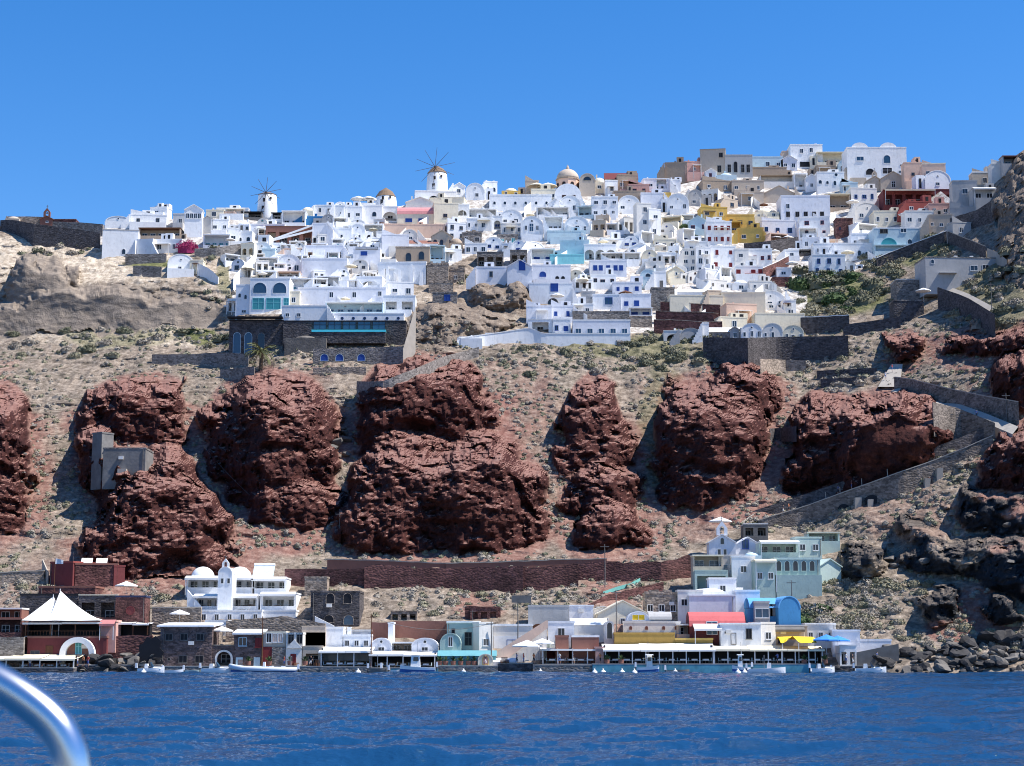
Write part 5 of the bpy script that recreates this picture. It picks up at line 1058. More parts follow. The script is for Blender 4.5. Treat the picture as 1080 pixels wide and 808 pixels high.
# --- far left: black canopy restaurant, red taverna with the white tent
tavern(-30, 78, 690, 706, 289.4, 6, 'dark open-sided waterfront restaurant under a cream awning at the far left', 'creamcanvas', sl=.7, dep=6, front='woodbrown')
tavern(26, 106, 655, 671, 296, 3, 'open dining terrace below the white tent', 'canvas', sl=.25, dep=5, post='woodbrown', front='woodbrown', back='dark', name='terrace')
HB(28, 112, 671, 700, 'flat', 'dred', 0, 0, D=296, label='dark red taverna wall house under the white tent', dp=6, roof='brick', extra=wins([(-.22, 1.0, 1.2, 1.9, 's', 'woodbrown', 'woodbrown'), (-.4, 1.2, 1.5, .9, 's', 'woodgrey', 'glass')], True))
def tent():
    D = 296; o = P(65, 656, D); r = empty('tent', o); s = D / F
    a, b = -40 * s, 40 * s; z1, z2 = 27 * s, 33 * s
    q = MB(); seg = 10; rows = []
    def corner(t0): return t0
    for (px, pz, lo, hi) in ((-13 * s, z1, a, -1 * s), (-6 * s, z2, -12 * s, b)):
        rows = []
        for k in range(seg + 1):
            t = k / seg; f = t ** 1.35; z = .25 + (pz - .25) * t; 
            l = lo + (px - lo) * (t ** .92); h_ = hi + (px - hi) * (1 - (1 - t) ** 1.0) ** .62; y0 = -1.2 + 3.4 * t; y1 = 5.2 - 3 * t
            rows.append([(l, y0, z), ((l + h_) / 2, y0 - .15 * (1 - t), z - .1), (h_, y0, z), (h_, y1, z), ((l + h_) / 2, y1, z), (l, y1, z)])
        q.grid(rows, 'canvas', close=True)
    q.build('fabric', r); 
    for px, pz in ((-13 * s, z1), (-6 * s, z2)): MB().tube([(px, 2, -2.5), (px, 2, pz + .3)], .07, 'woodwhite', 8).build('mast', r)
    tag(r, 'white twin-peaked tent over the red taverna terrace', 'tent')
tent()
def archdoor(u0, u1, vt, vb, D, label):
    o = P((u0 + u1) / 2, vb, D); w = X(u1, D) - X(u0, D); h = zt(vt, D) - o.z; r = empty('boathouse', o)
    n = 14; R1, R2 = w / 2, w / 2 * .68; q = MB(); pts = []
    pts = [(-R1, 0)] + [(-R1 * math.cos(math.pi * i / n), h - R1 * .95 + R1 * .95 * math.sin(math.pi * i / n)) for i in range(n + 1)] + [(R1, 0), (R2, 0)] + [(R2 * math.cos(math.pi * i / n), h - R1 * .95 + R2 * .95 * math.sin(math.pi * i / n)) for i in range(n + 1)] + [(-R2, 0)]
    q.prism(pts, -.6, .4, 'white'); q.build('white_arch', r)
    MB().box(-R2 * .98, R2 * .98, .5, .8, 0, h * .9, 'brick').build('wall', r); add_win(r, 0, .5, h * .42, 1.1, 2.0, 's', 'aqua', 'aquaglass', True); add_win(r, -.9, .5, 0.02, 1.2, 1.7, 's', 'woodgrey', 'dark', True, True); add_win(r, 1.0, .5, 0.02, 1.0, 1.7, 's', 'woodgrey', 'dark', True, True)
    tag(r, label, 'boathouse')
archdoor(63, 100, 672, 703, 295, 'red-brown boathouse inside a thick white arch, below the tent')
HB(48, 80, 592, 622, 'flat', 'dred', 0, 0, yaw=-24, D=333, label='angled end wall of the big red warehouse, painted dark as shaded', roof='red', dp=8)  # angled wall painted darker than the front for the shade on it
HB(78, 124, 594, 622, 'flat', 'rstone', 0, 0, yaw=10, D=333, label='big blank paler red warehouse with white panels on its roof', roof='brick', dp=12, extra=lambda r, w, h, d: [MB().prism([(2, h + .1), (4, h + 1), (4, h + 1.1), (2, h + .2)], x * w - 1, x * w + 1, 'canvas', axis='x').build('roof_panel', r) for x in (-.25, .1)])
HB(119, 132, 596, 620, 'flat', 'dred', 0, 0, yaw=32, D=334, label='narrow dark red wing at the right end of the big warehouse', roof='dred')
HB(40, 100, 618, 634, 'flat', 'rstone', 0, 0, D=322, label='long low red stone terrace block in front of the big warehouse', roof='brick')
HB(20, 82, 626, 657, 'flat', 'dstone', 0, 0, D=308, label='dark stone house behind the white tent', roof='dark', dp=8); HB(82, 123, 628, 657, 'porch', 'dstone', 1, 2, D=306, pane='dark', wh=3.4, label='dark open terrace with brick balustrade and cream roof edge', roof='creamcanvas', extra=lambda r, w, h, d: MB().box(-w / 2, w / 2, -.2, .0, 0, .9, 'brick').build('balustrade', r))
HB(121, 153, 628, 657, 'flat', 'rstone', 0, 0, D=303, label='plain dark red house with a navy roof band and a round emblem', roof='navy', extra=wins([(0, 1.3, 1.5, 1.5, 'r', 'dred', 'dred')], True))
HB(106, 122, 654, 672, 'flat', 'pink', 0, 0, D=297, label='small kiosk with a faded pink awning beside the tent', extra=awning('redcanvas', .7, 1.4, 1.0)); tavern(124, 156, 656, 671, 299, 2, 'small dark terrace with an orange door below the emblem house', 'canvas', sl=.2, dep=3, post='woodbrown', name='terrace')
wall([(-20, 672, 700), (24, 672, 700)], 'gstone', label='plain grey stone quay wall at the far left', D=294, off=0); HB(-20, 22, 641, 656, 'terrace', 'brick', 1, 3, D=301, roof='canvas', pane='dark', label='red-brown terraced house at the far left edge'); HB(-20, 22, 652, 673, 'terrace', 'rstone', 1, 3, D=297, roof='brick', pane='dark', label='red stone terrace house above the grey quay wall at far left')
wall([(106, 670, 700), (160, 670, 698)], 'rstone', label='red-brown stone wall above the boulders right of the white arch', D=297, off=0)
wall([(0, 604, 616), (46, 602, 614)], 'bstone', label='low pale wall on the slope left of the big warehouse', cap='paleconc'); wall([(44, 590, 604), (50, 604, 618)], 'paleconc', label='short pale stair wall at the left corner of the warehouse', jit=0)
wall([(103, 562, 594), (112, 574, 594), (126, 592, 600)], 'concrete', label='sloping grey concrete wing wall above the big warehouse', D=345, off=0, jit=0)
# flag
fr_ = empty('flagpole', P(57, 622, 318)); MB().tube([(0, 0, -.5), (0, 0, 5.6)], .06, 'woodbrown').build('pole', fr_)
q = MB(); q.grid([[(0.05 + .35 * k, .1 * math.sin(k * 1.3), 4.5 + .0 * k), (0.05 + .35 * k, .1 * math.sin(k * 1.3 + .4), 5.0 - .05 * k), (0.05 + .35 * k, .1 * math.sin(k * 1.3 + .8), 5.5 - .08 * k)] for k in range(5)], 'tube'); q.build('flag', fr_); tag(fr_, 'wooden flagpole with a small pale flag in front of the red warehouse', 'flagpole')
# --- stone warehouses
HB(168, 223, 661, 704, 'flat', 'pstone', 0, 0, D=293.5, dp=9, roof='pstone', label='two-storey dark stone warehouse with a flat white roof and square windows',
   extra=many(wins([(x, 4.3, 1.2, 1.15, 's', 'woodgrey', 'dark') for x in (-.33, -.04, .27)] + [(x, .7, 1.4, 1.2, 's', 'woodgrey', 'dark') for x in (-.05, .26)] + [(-.32, 1.0, .6, .6, 'r', 'woodgrey', 'dark')], True), lambda r, w, h, d: MB().prism([(-.5, h - .05), (9.3, h + .55), (9.3, h + .8), (-.5, h + .22)], -w / 2 - .5, w / 2 + .3, 'white', axis='x').build('roof_slab', r)))
HB(222, 231, 660, 684, 'flat', 'bstone', 0, 0, D=300, label='narrow brown lean-to at the right of the white-roofed warehouse')
HB(222, 248, 681, 704, 'porch', 'pstone', 1, 1, D=293.8, xs=[.15], ww=2.2, wh=2.6, pane='dark', label='low dark stone wall house with a white-rimmed arched doorway', roof='bstone', extra=lambda r, w, h, d: MB().prism([(-1.25 + .15, 0)] + [(.15 - 1.45 * math.cos(math.pi * i / 10), 1.4 + 1.4 * math.sin(math.pi * i / 10)) for i in range(11)] + [(1.6, 0), (1.25, 0)] + [(.15 + 1.1 * math.cos(math.pi * i / 10), 1.4 + 1.1 * math.sin(math.pi * i / 10)) for i in range(11)] + [(-.95, 0)], -.12, -.01, 'offw').build('arch_rim', r))
HB(246, 277, 669, 704, 'flat', 'pstone', 0, 0, D=293.6, roof='pstone', label='dark stone house with a white roof slab and small pale blue shutters', extra=many(wins([(-.2, 3.4, 1.3, 1.4, 's', 'ltblue', 'glass'), (.35, 3.2, 1.2, 1.5, 's', 'woodred', 'woodred'), (-.3, .3, 1.1, 1.3, 's', 'ltblue', 'ltblue'), (.3, .3, 1, 1.3, 's', 'ltblue', 'ltblue')], True), lambda r, w, h, d: MB().prism([(-.5, h - .05), (5, h + .7), (5, h + .9), (-.5, h + .2)], -w / 2 - .2, w / 2, 'white', axis='x').build('roof_slab', r)))
HB(277, 301, 666, 704, 'flat', 'beige', 0, 0, D=293.4, roof='cream', label='beige house over a dark red double door and grey stone bay', extra=many(wins([(-.25, 3.9, .9, 1.6, 's', 'woodwhite', 'dark'), (.02, 4.0, .8, 1.4, 's', 'woodwhite', 'peach'), (.25, 4.0, .8, 1.4, 's', 'woodwhite', 'peach'), (-.3, .1, 1.4, 3.2, 'd', 'woodred', 'woodred')], True), lambda r, w, h, d: MB().box(-.1 * w, w / 2, -.12, -.003, 0, 3.3, 'gstone').build('stone_bay', r)))
HB(301, 319, 667, 705, 'flat', 'offw', 0, 0, D=293.2, label='narrow pinkish white house with a small red door', extra=many(wins([(-.05, .5, .9, 1.8, 'd', 'woodred', 'woodred'), (-.2, 3.9, 1, 1.8, 's', 'woodgrey', 'dark'), (.3, 3.9, 1, 1.8, 's', 'woodgrey', 'dark')], True), lambda r, w, h, d: MB().prism([(-1.3, 3.2), (1.3, 3.2), (0, 4.6)], -.3, -.01, 'offw').build('porch_gable', r)))
HB(318, 343, 661, 684, 'porch', 'beige', 1, 2, D=297, ww=2, wh=2.6, label='beige house with grey arched openings behind the pink-white house'); HB(318, 340, 682, 704, 'porch', 'beige', 1, 1, D=293.2, wh=2.2, ww=2.0, pane='dark', label='small beige waterfront room with a dark opening')
wall([(238, 655, 668), (300, 650, 668), (343, 658, 668)], 'bstone', label='rough pale brown courtyard wall behind the waterfront stone houses', D=303, off=0); wall([(160, 641, 656), (212, 641, 656)], 'bstone', label='brown retaining wall behind the white-roofed warehouse', D=306, off=0, cap='paleconc', jit=0)
# --- white hotel with four verandas
def vil(u0, u1, vt, vb, D, nm, dome=None, cols=3, **k):
    k['name'] = 'hotel_unit'; k['cat'] = 'hotel room'
    return HB(u0, u1, vt, vb, 'terrace', 'bwhite', 1, cols, D=D, label=nm, extra=many(awning('canvas', .45, 1.6, 1.02), *( [lambda r, w, h, d: MB().lathe([(2.1 * math.cos(t_), 1.9 * math.sin(t_)) for t_ in np.linspace(0, 1.5, 8)], 'white', 20, (dome * w, d * .45, h - .02)).build('dome', r, True)] if dome is not None else [])), dp=7, **k)
vil(196, 232, 608, 625, 325, 'top left unit of the white hotel, with a low dome', -.1); vil(242, 268, 608, 625, 325, 'top middle unit of the white hotel, right of its bell tower', -.2, 2); vil(266, 302, 609, 626, 325, 'top right unit of the white hotel, with solar panels on its roof', None, 3, group=None)
HB(229, 244, 598, 650, 'barrel', 'bwhite', 0, 0, D=320, label='white bell tower block rising in the middle of the white hotel', dp=5, extra=many(belfry('white', .6), wins([(-.2, 5.6, .6, 1.0), (.25, 5.6, .6, 1.0)], True)))
vil(205, 231, 627, 645, 318, 'lower left unit of the white hotel'); vil(244, 272, 627, 645, 318, 'lower middle unit of the white hotel'); vil(275, 312, 625, 645, 317.5, 'lower right unit of the white hotel, with a rounded balcony')
HB(208, 276, 643, 657, 'flat', 'white', 1, 5, D=314, ww=.8, wh=1.2, label='white basement storey with tiny windows under the white hotel'); HB(273, 312, 643, 654, 'flat', 'bwhite', 0, 0, D=315, label='blank white balcony wall at the right of the white hotel'); HB(216, 240, 654, 670, 'flat', 'white', 1, 2, D=306, label='small white entrance block with steps below the white hotel', extra=stairs(-1))
wall([(197, 622, 640), (212, 640, 655)], 'white', label='white sloping stair wall at the left end of the white hotel', D=316, off=0, jit=0)
sp = empty('solar_panel', P(277, 609, 330)); MB().prism([(0, 0), (2.5, 2.2), (2.5, 2.3), (0, .1)], -1.9, 1.9, 'ltblue', axis='x').build('collector', sp); MB().tube([(-1.9, 2.6, 2.4), (1.9, 2.6, 2.4)], .28, 'white', 10).build('tank', sp); tag(sp, 'pair of tilted solar water heaters on the top right unit of the white hotel', 'solar heater')
HB(327, 379, 623, 662, 'flat', 'dstone', 0, 0, D=311, dp=9, roof='dstone', label='tall dark stone building with two pale-rimmed arched windows', extra=wins([(-.1, 4.0, 1.5, 1.9, 'a', 'bstone', 'dark'), (.25, 4.0, 1.5, 1.9, 'a', 'bstone', 'dark'), (-.12, .8, 1.8, 1.4, 'a', 'bstone', 'dark'), (.28, .4, 1.8, 1.8, 'a', 'bstone', 'blueglass')], True)); HB(321, 345, 608, 622, 'flat', 'bstone', 0, 0, D=325, desc='', label='low ruined brown block behind the arched-window stone building'); wall([(332, 650, 656), (352, 660, 668)], 'white', label='short white stair wall in front of the dark arched-window building', D=307, off=0, jit=0)
# --- middle waterfront
tavern(338, 391, 682, 704, 291.3, 3, 'glass-fronted restaurant with white posts left of the fishing boat', 'canvas', sl=.7, dep=5, back='blueglass'); tavern(391, 459, 687, 705, 290.9, 4, 'white-canopied restaurant over the blue-green quay, right of the glass-fronted one', 'canvas', sl=.5, dep=5)
HB(342, 362, 661, 684, 'flat', 'white', 0, 0, D=297.5, label='rough white house block above the glass-fronted restaurant'); HB(361, 391, 669, 685, 'flat', 'bwhite', 1, 3, D=297.5, label='low bluish white house with a stair parapet above the glass-fronted restaurant', extra=chimney(-.3)); HB(360, 392, 664, 673, 'flat', 'offw', 1, 2, D=303, label='small off-white upper house with grey openings, right of the rough block')
HB(391, 413, 673, 689, 'barrel', 'shadelav', 1, 1, D=297, label='lavender-shaded vaulted house with one window, left of its twin'); HB(434, 462, 673, 689, 'barrel', 'shadelav', 1, 1, D=297, label='lavender-shaded vaulted house with one window, right of its twin'); HB(411, 435, 677, 690, 'terrace', 'beige', 1, 2, D=298, roof='white', label='beige recessed terrace between the two lavender-shaded vaults')
wall([(415, 655, 676), (471, 655, 676)], 'brick', label='tall brown reed screen wall on the slope behind the lavender-shaded vaults', D=303.5, off=0, jit=.03); wall([(391, 657, 668), (412, 657, 668)], 'brick', label='small red-brown wall left of the white chimney stack', D=303, off=0); HB(409, 415, 656, 680, 'flat', 'white', 0, 0, D=299, label='slim white chimney stack block between brown walls')
HB(471, 506, 655, 690, 'flat', 'green', 0, 0, D=300, dp=7, roof='white', label='grey-green house with dark doorways behind the teal chapel-like house', extra=wins([(.15, 1.4, 1.2, 2.2, 's', 'woodgrey', 'dark'), (.4, 1.2, 1, 1.8, 's', 'woodgrey', 'dark'), (-.3, 3.2, .6, 1, 's', 'woodgrey', 'dark')], True)); HB(504, 521, 656, 696, 'flat', 'offw', 1, 1, yaw=24, D=298, label='sunlit-pale side wall of the grey-green house, at its right')  # separate pale box: side wall of the green house painted as sunlit
HB(464, 486, 668, 690, 'barrel', 'green', 0, 0, D=295, yaw=0, label='teal-green barrel-vaulted house with a narrow window', extra=many(wins([(0, 1.2, .8, 1.6, 's', 'woodwhite', 'glass')], True), lambda r, w, h, d: MB().box(-1.1, 1.1, -.7, 0, .4, .55, 'green').build('balcony', r))); HB(462, 523, 686, 699, 'gablex', 'teal', 0, 0, D=292.6, dp=3, roof='teal', label='long teal waterfront wall with planters')
HB(504, 520, 690, 702, 'barrel', 'cream', 0, 0, D=291.2, dp=3, label='tiny cream arched kiosk with a pink door on the quay', extra=wins([(0, .1, 1.0, 1.5, 'a', 'yellow', 'pink')], True)); HB(517, 545, 694, 703, 'gablex', 'shadelav', 0, 0, D=292, dp=3, label='low lavender-shaded sloping ramp building beside the tiny kiosk')
HB(520, 562, 658, 692, 'flat', 'offw', 0, 0, D=301, roof='white', dp=7, label='white house with a blue lower storey behind the diagonal stairs', extra=many(wins([(-.02, .9, 1.8, 1.8, 's', 'woodblue', 'blueglass')], True), lambda r, w, h, d: MB().box(-w * .48, w * .3, -.05, -.004, .1, h * .62, 'bwhite').build('blue_panel', r)))
def dstairs():
    D = 297; o = P(526, 693, D); r = empty('stairway', o); q = MB(); n = 22; w_ = X(576, D) - X(526, D); h_ = zt(661, D) - o.z
    for i in range(n): q.box(w_ * i / n, w_ * (i + 1) / n + .1, -1.5 + i * .05, .3 + i * .05, -1.5, h_ * (i + 1) / n, 'offw')
    q.build('steps', r)
    for y, nm in ((-1.75, 'front'), (.35, 'rear')):
        q = MB(); q.prism([(-.2, -1.5), (w_, h_ - .4), (w_ + .3, h_ - .2), (w_ + .3, h_ + 1.0), (w_, h_ + 1.0), (-.2, .9)], y, y + .22, 'peach'); q.build('parapet', r)
    tag(r, 'pink-edged stairway climbing right from the quay beside the blue-fronted house', 'stairway')
dstairs()
HB(557, 600, 638, 668, 'flat', 'grey', 0, 0, D=308, roof='grey', label='rough grey plastered wall house with a brown half-round door', extra=wins([(-.25, 0.1, 2.6, 1.5, 'a', 'woodbrown', 'woodbrown')], True)); HB(598, 626, 638, 655, 'flat', 'shadelav', 0, 0, D=309, label='plain pale lavender-shaded house right of the grey plastered house')
HB(578, 606, 655, 676, 'flat', 'bwhite', 1, 1, D=300, ww=1.2, wh=1.4, label='white box house with a single window above the red tavern'); HB(602, 640, 652, 668, 'vaultx', 'offw', 0, 0, D=302, roof='white', label='long off-white house with a rounded white roof'); HB(638, 648, 655, 682, 'barrel', 'offw', 0, 0, D=298, label='narrow white vaulted house with a tall blue-framed window', extra=wins([(0, 1.2, 1.0, 2.8, 'a', 'woodwhite', 'glass')], True))
HB(560, 580, 676, 690, 'flat', 'ggreen', 0, 0, D=298, roof='white', label='small pale green-blue house behind the two parasols', extra=wins([(-.3, .2, 1.2, 1.6, 's', 'ltblue', 'ltblue')], True))
tavern(572, 636, 683, 700, 292.5, 4, 'dark red tavern with white posts and people at its tables', 'canvas', sl=.2, dep=4.5, back='dred'); HB(586, 600, 670, 684, 'flat', 'brick', 0, 0, D=294.5, roof='brick', label='small reddish brown awning room, left of a wider one'); HB(603, 632, 670, 684, 'flat', 'brick', 0, 0, D=294.5, roof='white', label='wide reddish brown awning room above the dark red tavern'); HB(628, 637, 682, 700, 'flat', 'pink', 0, 0, D=292, dp=3, label='orange-red pier at the right end of the red tavern')
HB(630, 684, 634, 664, 'gable', 'cream', 1, 3, D=309, ww=.8, wh=1.2, yaw=3, label='big cream gabled building behind the mustard wall', dp=8); HB(612, 660, 640, 655, 'gable', 'offw', 1, 1, D=311, yaw=-4, label='low off-white gabled house left of the big cream gable')
HB(661, 686, 645, 664, 'barrel', 'shadelav', 0, 0, D=303, label='lavender-shaded vaulted house with a yellow-green fanlight', extra=wins([(0, 1.5, 2.2, 1.0, 's', 'woodwhite', 'yellowcanvas')], True)); HB(685, 708, 645, 664, 'vaultx', 'grey', 0, 0, D=303, label='small grey vaulted house beside the yellow-green fanlight')
def lattice(r, w, h, d):
    q = MB()
    for i in range(14): q.box(-w / 2 + i * w / 14, -w / 2 + (i + .5) * w / 14, -.06, -.003, h * .25, h * .75, 'white')
    q.build('balusters', r)
HB(658, 718, 655, 670, 'flat', 'offw', 0, 0, D=299, label='off-white parapet house with tiny triangular openings above the mustard wall', extra=wins([(x, .9, .5, .6, 'a', 'brick', 'brick') for x in (-.38, -.1, .2, .42)], True), dp=3)
HB(648, 712, 667, 681, 'flat', 'mustard', 0, 0, D=295.5, found=.3, dp=3, roof='mustard', label='long mustard yellow wall above the white restaurant canopy'); HB(712, 752, 673, 682, 'flat', 'mustard', 0, 0, D=295.5, found=.3, dp=2, roof='yellow', label='lower mustard parapet with scalloped top, right of the long yellow wall'); HB(714, 736, 658, 674, 'terrace', 'beige', 1, 2, D=298, roof='canvas', pane='dark', label='small beige shaded terrace between the yellow walls and the red house')
tavern(638, 753, 679, 700, 290.6, 8, 'long seaside restaurant with a white canopy and blue-green quay', 'canvas', sl=.9, dep=3.9, front=None); tavern(753, 868, 681, 700, 290.8, 8, 'right half of the seaside restaurants, under a cream canopy, orange door at its right end', 'creamcanvas', sl=.6, dep=3.4)

HB(728, 786, 645, 680, 'vaultx', 'dred', 0, 0, D=297, roof='redroof', dp=6, label='dark red house with a rounded bright red roof', extra=many(wins([(-.1, 1.6, 1.8, 2.2, 's', 'woodwhite', 'blueglass')], True), awning('canvas', .8, 2.4, .62, -.45, .05)))
HB(760, 803, 657, 682, 'flat', 'bwhite', 0, 0, D=294.8, found=.5, roof='white', dp=7, label='bright white house with a pale door and dark window above the seaside restaurants', extra=wins([(-.18, .3, .9, 1.9, 'd', 'woodgrey', 'woodwhite'), (.2, 1.2, 1.0, 1.7, 's', 'woodgrey', 'dark'), (-.38, 2.0, .4, .5)], True)); HB(801, 820, 656, 682, 'flat', 'offw', 1, 1, D=295.5, yaw=22, label='sunlit off-white wing attached to the bright white house'); HB(816, 852, 659, 681, 'flat', 'beige', 0, 0, D=298, label='beige house with a drooping grey awning', extra=many(awning('woodgrey', .5, 1.2, .9, -.5, .4), wins([(-.3, .3, .9, 1.2, 's', 'woodgrey', 'dark')], True))); HB(850, 882, 657, 681, 'flat', 'offw', 1, 3, D=299, label='pinkish white house with three small windows right of the beige house', ww=.8, wh=1.1)
def tentcanopy(u0, u1, vt, vb, D, m, label, rk):
    o = P((u0 + u1) / 2, vb, D); w = X(u1, D) - X(u0, D); h = zt(vt, D) - o.z; r = empty('canopy_tent', o)
    q = MB(); n = 8
    rows = [[(x * w, -1.5, h * .25 + (h * .7) * max(0, 1 - abs(x + .18) * 5) * rk + h * .1), (x * w, .2, h * (.92 - .25 * abs(x))), (x * w, 2.6, h * (1.0 - .1 * abs(x))), (x * w, 4, h * .7)] for x in np.linspace(-.5, .5, 13)]
    q.grid(rows, m); q.build('fabric', r)
    for x in (-.45, 0, .45): MB().box(x * w - .06, x * w + .06, -1.4, -1.28, -2.6, h * .3, 'woodwhite').build('post', r)
    tag(r, label, 'canopy')
tentcanopy(822, 860, 671, 682, 292.6, 'yellowcanvas', 'bright yellow fabric canopy on the seaside restaurant roof', 1)
parasol(872, 690, 2.2, 'bluecanvas', 290.5, 'bright blue square parasol at the right end of the restaurants, left of its twin', None, 2.3); parasol(884, 690, 2.0, 'bluecanvas', 291.5, 'bright blue parasol beside the white kiosk, right of its twin', None, 2.2)
HB(878, 908, 664, 692, 'flat', 'shadelav', 0, 0, D=296, label='stepped lavender-shaded grey house behind the blue parasols', yaw=-4); HB(904, 941, 674, 690, 'flat', 'shadelav', 0, 0, D=296, yaw=2, label='long low lavender-shaded wall house at the right end of the harbour'); HB(886, 904, 681, 701, 'porch', 'white', 1, 2, D=292, pane='dark', wh=2.0, label='tiny white kiosk with dark doorways on the right-hand quay')
wall([(904, 688, 696), (948, 679, 687)], 'woodgrey', label='sloping wooden ramp railing at the right end of the quay', D=291, off=0, jit=0, th=.3); wall([(905, 694, 702), (940, 692, 702)], 'offw', label='low white quay wall under the sloping wooden ramp', D=291.6, off=0, jit=0)
# --- upper harbour: lavender-shaded, blue, green villas, chapel
HB(727, 776, 627, 650, 'flat', 'shadelav', 0, 0, D=308, dp=8, label='wide plain lavender-shaded wall house behind the red roof', roof='shadelav'); HB(776, 802, 622, 650, 'flat', 'shadelav', 0, 0, D=311, roof='white', label='tall plain lavender-shaded house left of the blue house'); HB(748, 777, 609, 630, 'flat', 'shadelav', 1, 1, D=314, label='lavender-shaded house with one dark window above the wide lavender-shaded wall', roof='offw', extra=lambda r, w, h, d: MB().box(w * .5, w * .75, .5, 3, -2, h * .5, 'offw').build('stair_block', r)); HB(715, 742, 622, 646, 'flat', 'offw', 1, 2, D=309, pane='dark', label='off-white house with a half-arched window at the left of the lavender-shaded walls'); HB(722, 776, 620, 630, 'dome', 'white', 0, 0, D=312, label='small white domed roof house above the wide lavender-shaded wall')
HB(796, 812, 634, 657, 'flat', 'grey', 1, 1, D=303, pane='blueglass', ww=2.4, wh=1.6, label='grey glass-fronted veranda in front of the blue house')
HB(791, 832, 630, 655, 'vaultx', 'blue', 0, 0, D=304.5, dp=7, roof='sunblueroof', label='vivid blue house with a rounded roof', extra=many(wins([(-.15, .8, 3.2, 2.0, 's', 'woodgrey', 'blueglass'), (.2, .8, 2.4, 2.0, 's', 'woodgrey', 'blueglass')], True), chimney(.12, -1.6, 'blue'))); HB(820, 846, 629, 657, 'barrel', 'blue', 0, 0, D=303.4, yaw=12, roof='sunblueroof', label='vivid blue vaulted gable wing, right end of the blue house')
HB(817, 866, 588, 622, 'flat', 'green', 0, 0, D=318, dp=8, roof='ggreen', label='big grey-green villa with a recessed arcaded balcony', extra=many(lambda r, w, h, d: MB().box(-w / 2, w / 2, -1.0, -.01, -2, h * .45, 'green').build('lower_storey', r), wins([(x, 3.2, 1.0, 1.9, 'a', 'ggreen', 'glass') for x in (-.4, -.22, -.04, .14, .32)], True)))
HB(862, 890, 590, 616, 'gable', 'ggreen', 0, 0, D=321, yaw=20, label='pale green wing with a sloping roof right of the arcaded villa'); HB(796, 819, 590, 622, 'flat', 'green', 1, 2, D=317, roof='creamcanvas', label='grey-green house with blue painted marks left of the arcaded balcony', extra=awning('creamcanvas', .3, 1.2, 1.0))
HB(801, 842, 571, 588, 'terrace', 'ggreen', 1, 3, D=328, roof='canvas', label='pale green upper terrace house with a white canopy', extra=awning('canvas', .4, 2.0, 1.05)); HB(839, 868, 566, 586, 'flat', 'ggreen', 1, 2, D=331, yaw=6, label='pale green house with two dark windows beside the white canopy'); HB(852, 886, 561, 575, 'terrace', 'ggreen', 1, 3, D=336, roof='cream', label='highest pale green house with a small cream pergola'); HB(786, 803, 582, 592, 'dome', 'ltblue', 0, 0, D=325, label='small aqua rounded roof house left of the upper green terrace')
HB(748, 776, 564, 587, 'gable', 'shadelav', 0, 0, D=332, label='lavender-shaded chapel with an open belfry, highest on the harbour slope', name='chapel', cat='chapel', extra=many(belfry('shadelav', 1.0), wins([(0, 2.2, .8, 1.3, 'a', 'woodwhite', 'glass'), (-.12, .2, .7, 1.2), (.1, .2, .7, 1.2)], True))); HB(775, 803, 567, 586, 'gable', 'shadelav', 0, 0, D=334, yaw=4, label='lavender-shaded gabled annexe with a blue window right of the chapel', extra=wins([(-.1, 1.2, 1.3, 1.8, 's', 'woodblue', 'blueglass')], True))
parasol(760, 562, 2.2, 'canvas', 340, 'flat white parasol showing just above the chapel belfry', None, 2.2)
HB(731, 763, 585, 603, 'terrace', 'beige', 1, 2, D=322, roof='cream', pane='blueglass', label='beige terrace house with a cream balcony left of the grey glazed one'); HB(733, 768, 602, 622, 'porch', 'green', 1, 1, D=319, ww=5, wh=2.4, pane='dark', label='dark veranda room framed in cream below the beige terrace'); HB(758, 780, 585, 612, 'flat', 'grey', 1, 2, D=323, pane='blueglass', ww=1.6, wh=1.6, label='grey glazed house below the chapel'); HB(772, 797, 586, 612, 'flat', 'white', 1, 1, D=321, label='narrow white house with a small window right of the grey glazed one')
HB(784, 810, 553, 565, 'porch', 'woodgrey', 1, 2, D=343, pane='dark', roof='canvas', label='open shelter with a white roof at the foot of the long ramp', name='shelter', cat='shelter'); HB(680, 716, 625, 655, 'flat', 'bstone', 1, 3, D=310, pane='dark', roof='bstone', label='ruined brown stone house with dark openings above the cream gable', extra=lambda r, w, h, d: ruin_top(r, w, h, d))
# --- long dark red road walls and hillside walls
wall([(384, 598, 619), (480, 600, 620), (552, 598, 623)], 'rstone', label='left stretch of the long dark red wall along the lower road', bat=.1, jit=.4); wall([(300, 600, 615), (386, 600, 617)], 'rstone', label='low dark red wall behind the arched-window stone building'); wall([(540, 598, 621), (610, 597, 620)], 'rstone', label='darkest middle stretch of the long road wall', bat=.05, jit=.4, off=1.6); wall([(606, 596, 612), (626, 594, 612), (700, 590, 612), (732, 586, 606)], 'rstone', label='right stretch of the long road wall, ending at the terrace houses', bat=.05, jit=.4)
wall([(345, 590, 596), (470, 594, 600)], 'brick', label='thin upper road kerb wall above the long red wall', cap='paleconc'); wall([(470, 594, 601), (640, 590, 598)], 'brick', label='thin road parapet running right above the long red wall', cap='paleconc'); wall([(176, 612, 622), (300, 600, 606)], 'rstone', label='thin red wall behind the white hotel roofs') if False else None
wall([(555, 664, 668), (600, 648, 652), (640, 628, 634), (700, 614, 622)], 'rstone', label='sloping dark rail wall rising from the stairs to the terrace houses', th=.4); wall([(490, 640, 652), (528, 640, 652)], 'rstone', label='small dark red ruin wall on the slope above the green house')
HB(496, 525, 641, 655, 'porch', 'rstone', 1, 3, D=312, pane='dark', label='small dark red roofless ruin on the slope behind the quay'); HB(412, 440, 645, 654, 'porch', 'bstone', 1, 3, D=315, pane='dark', label='half-buried stone hut on the slope above the brown screen')
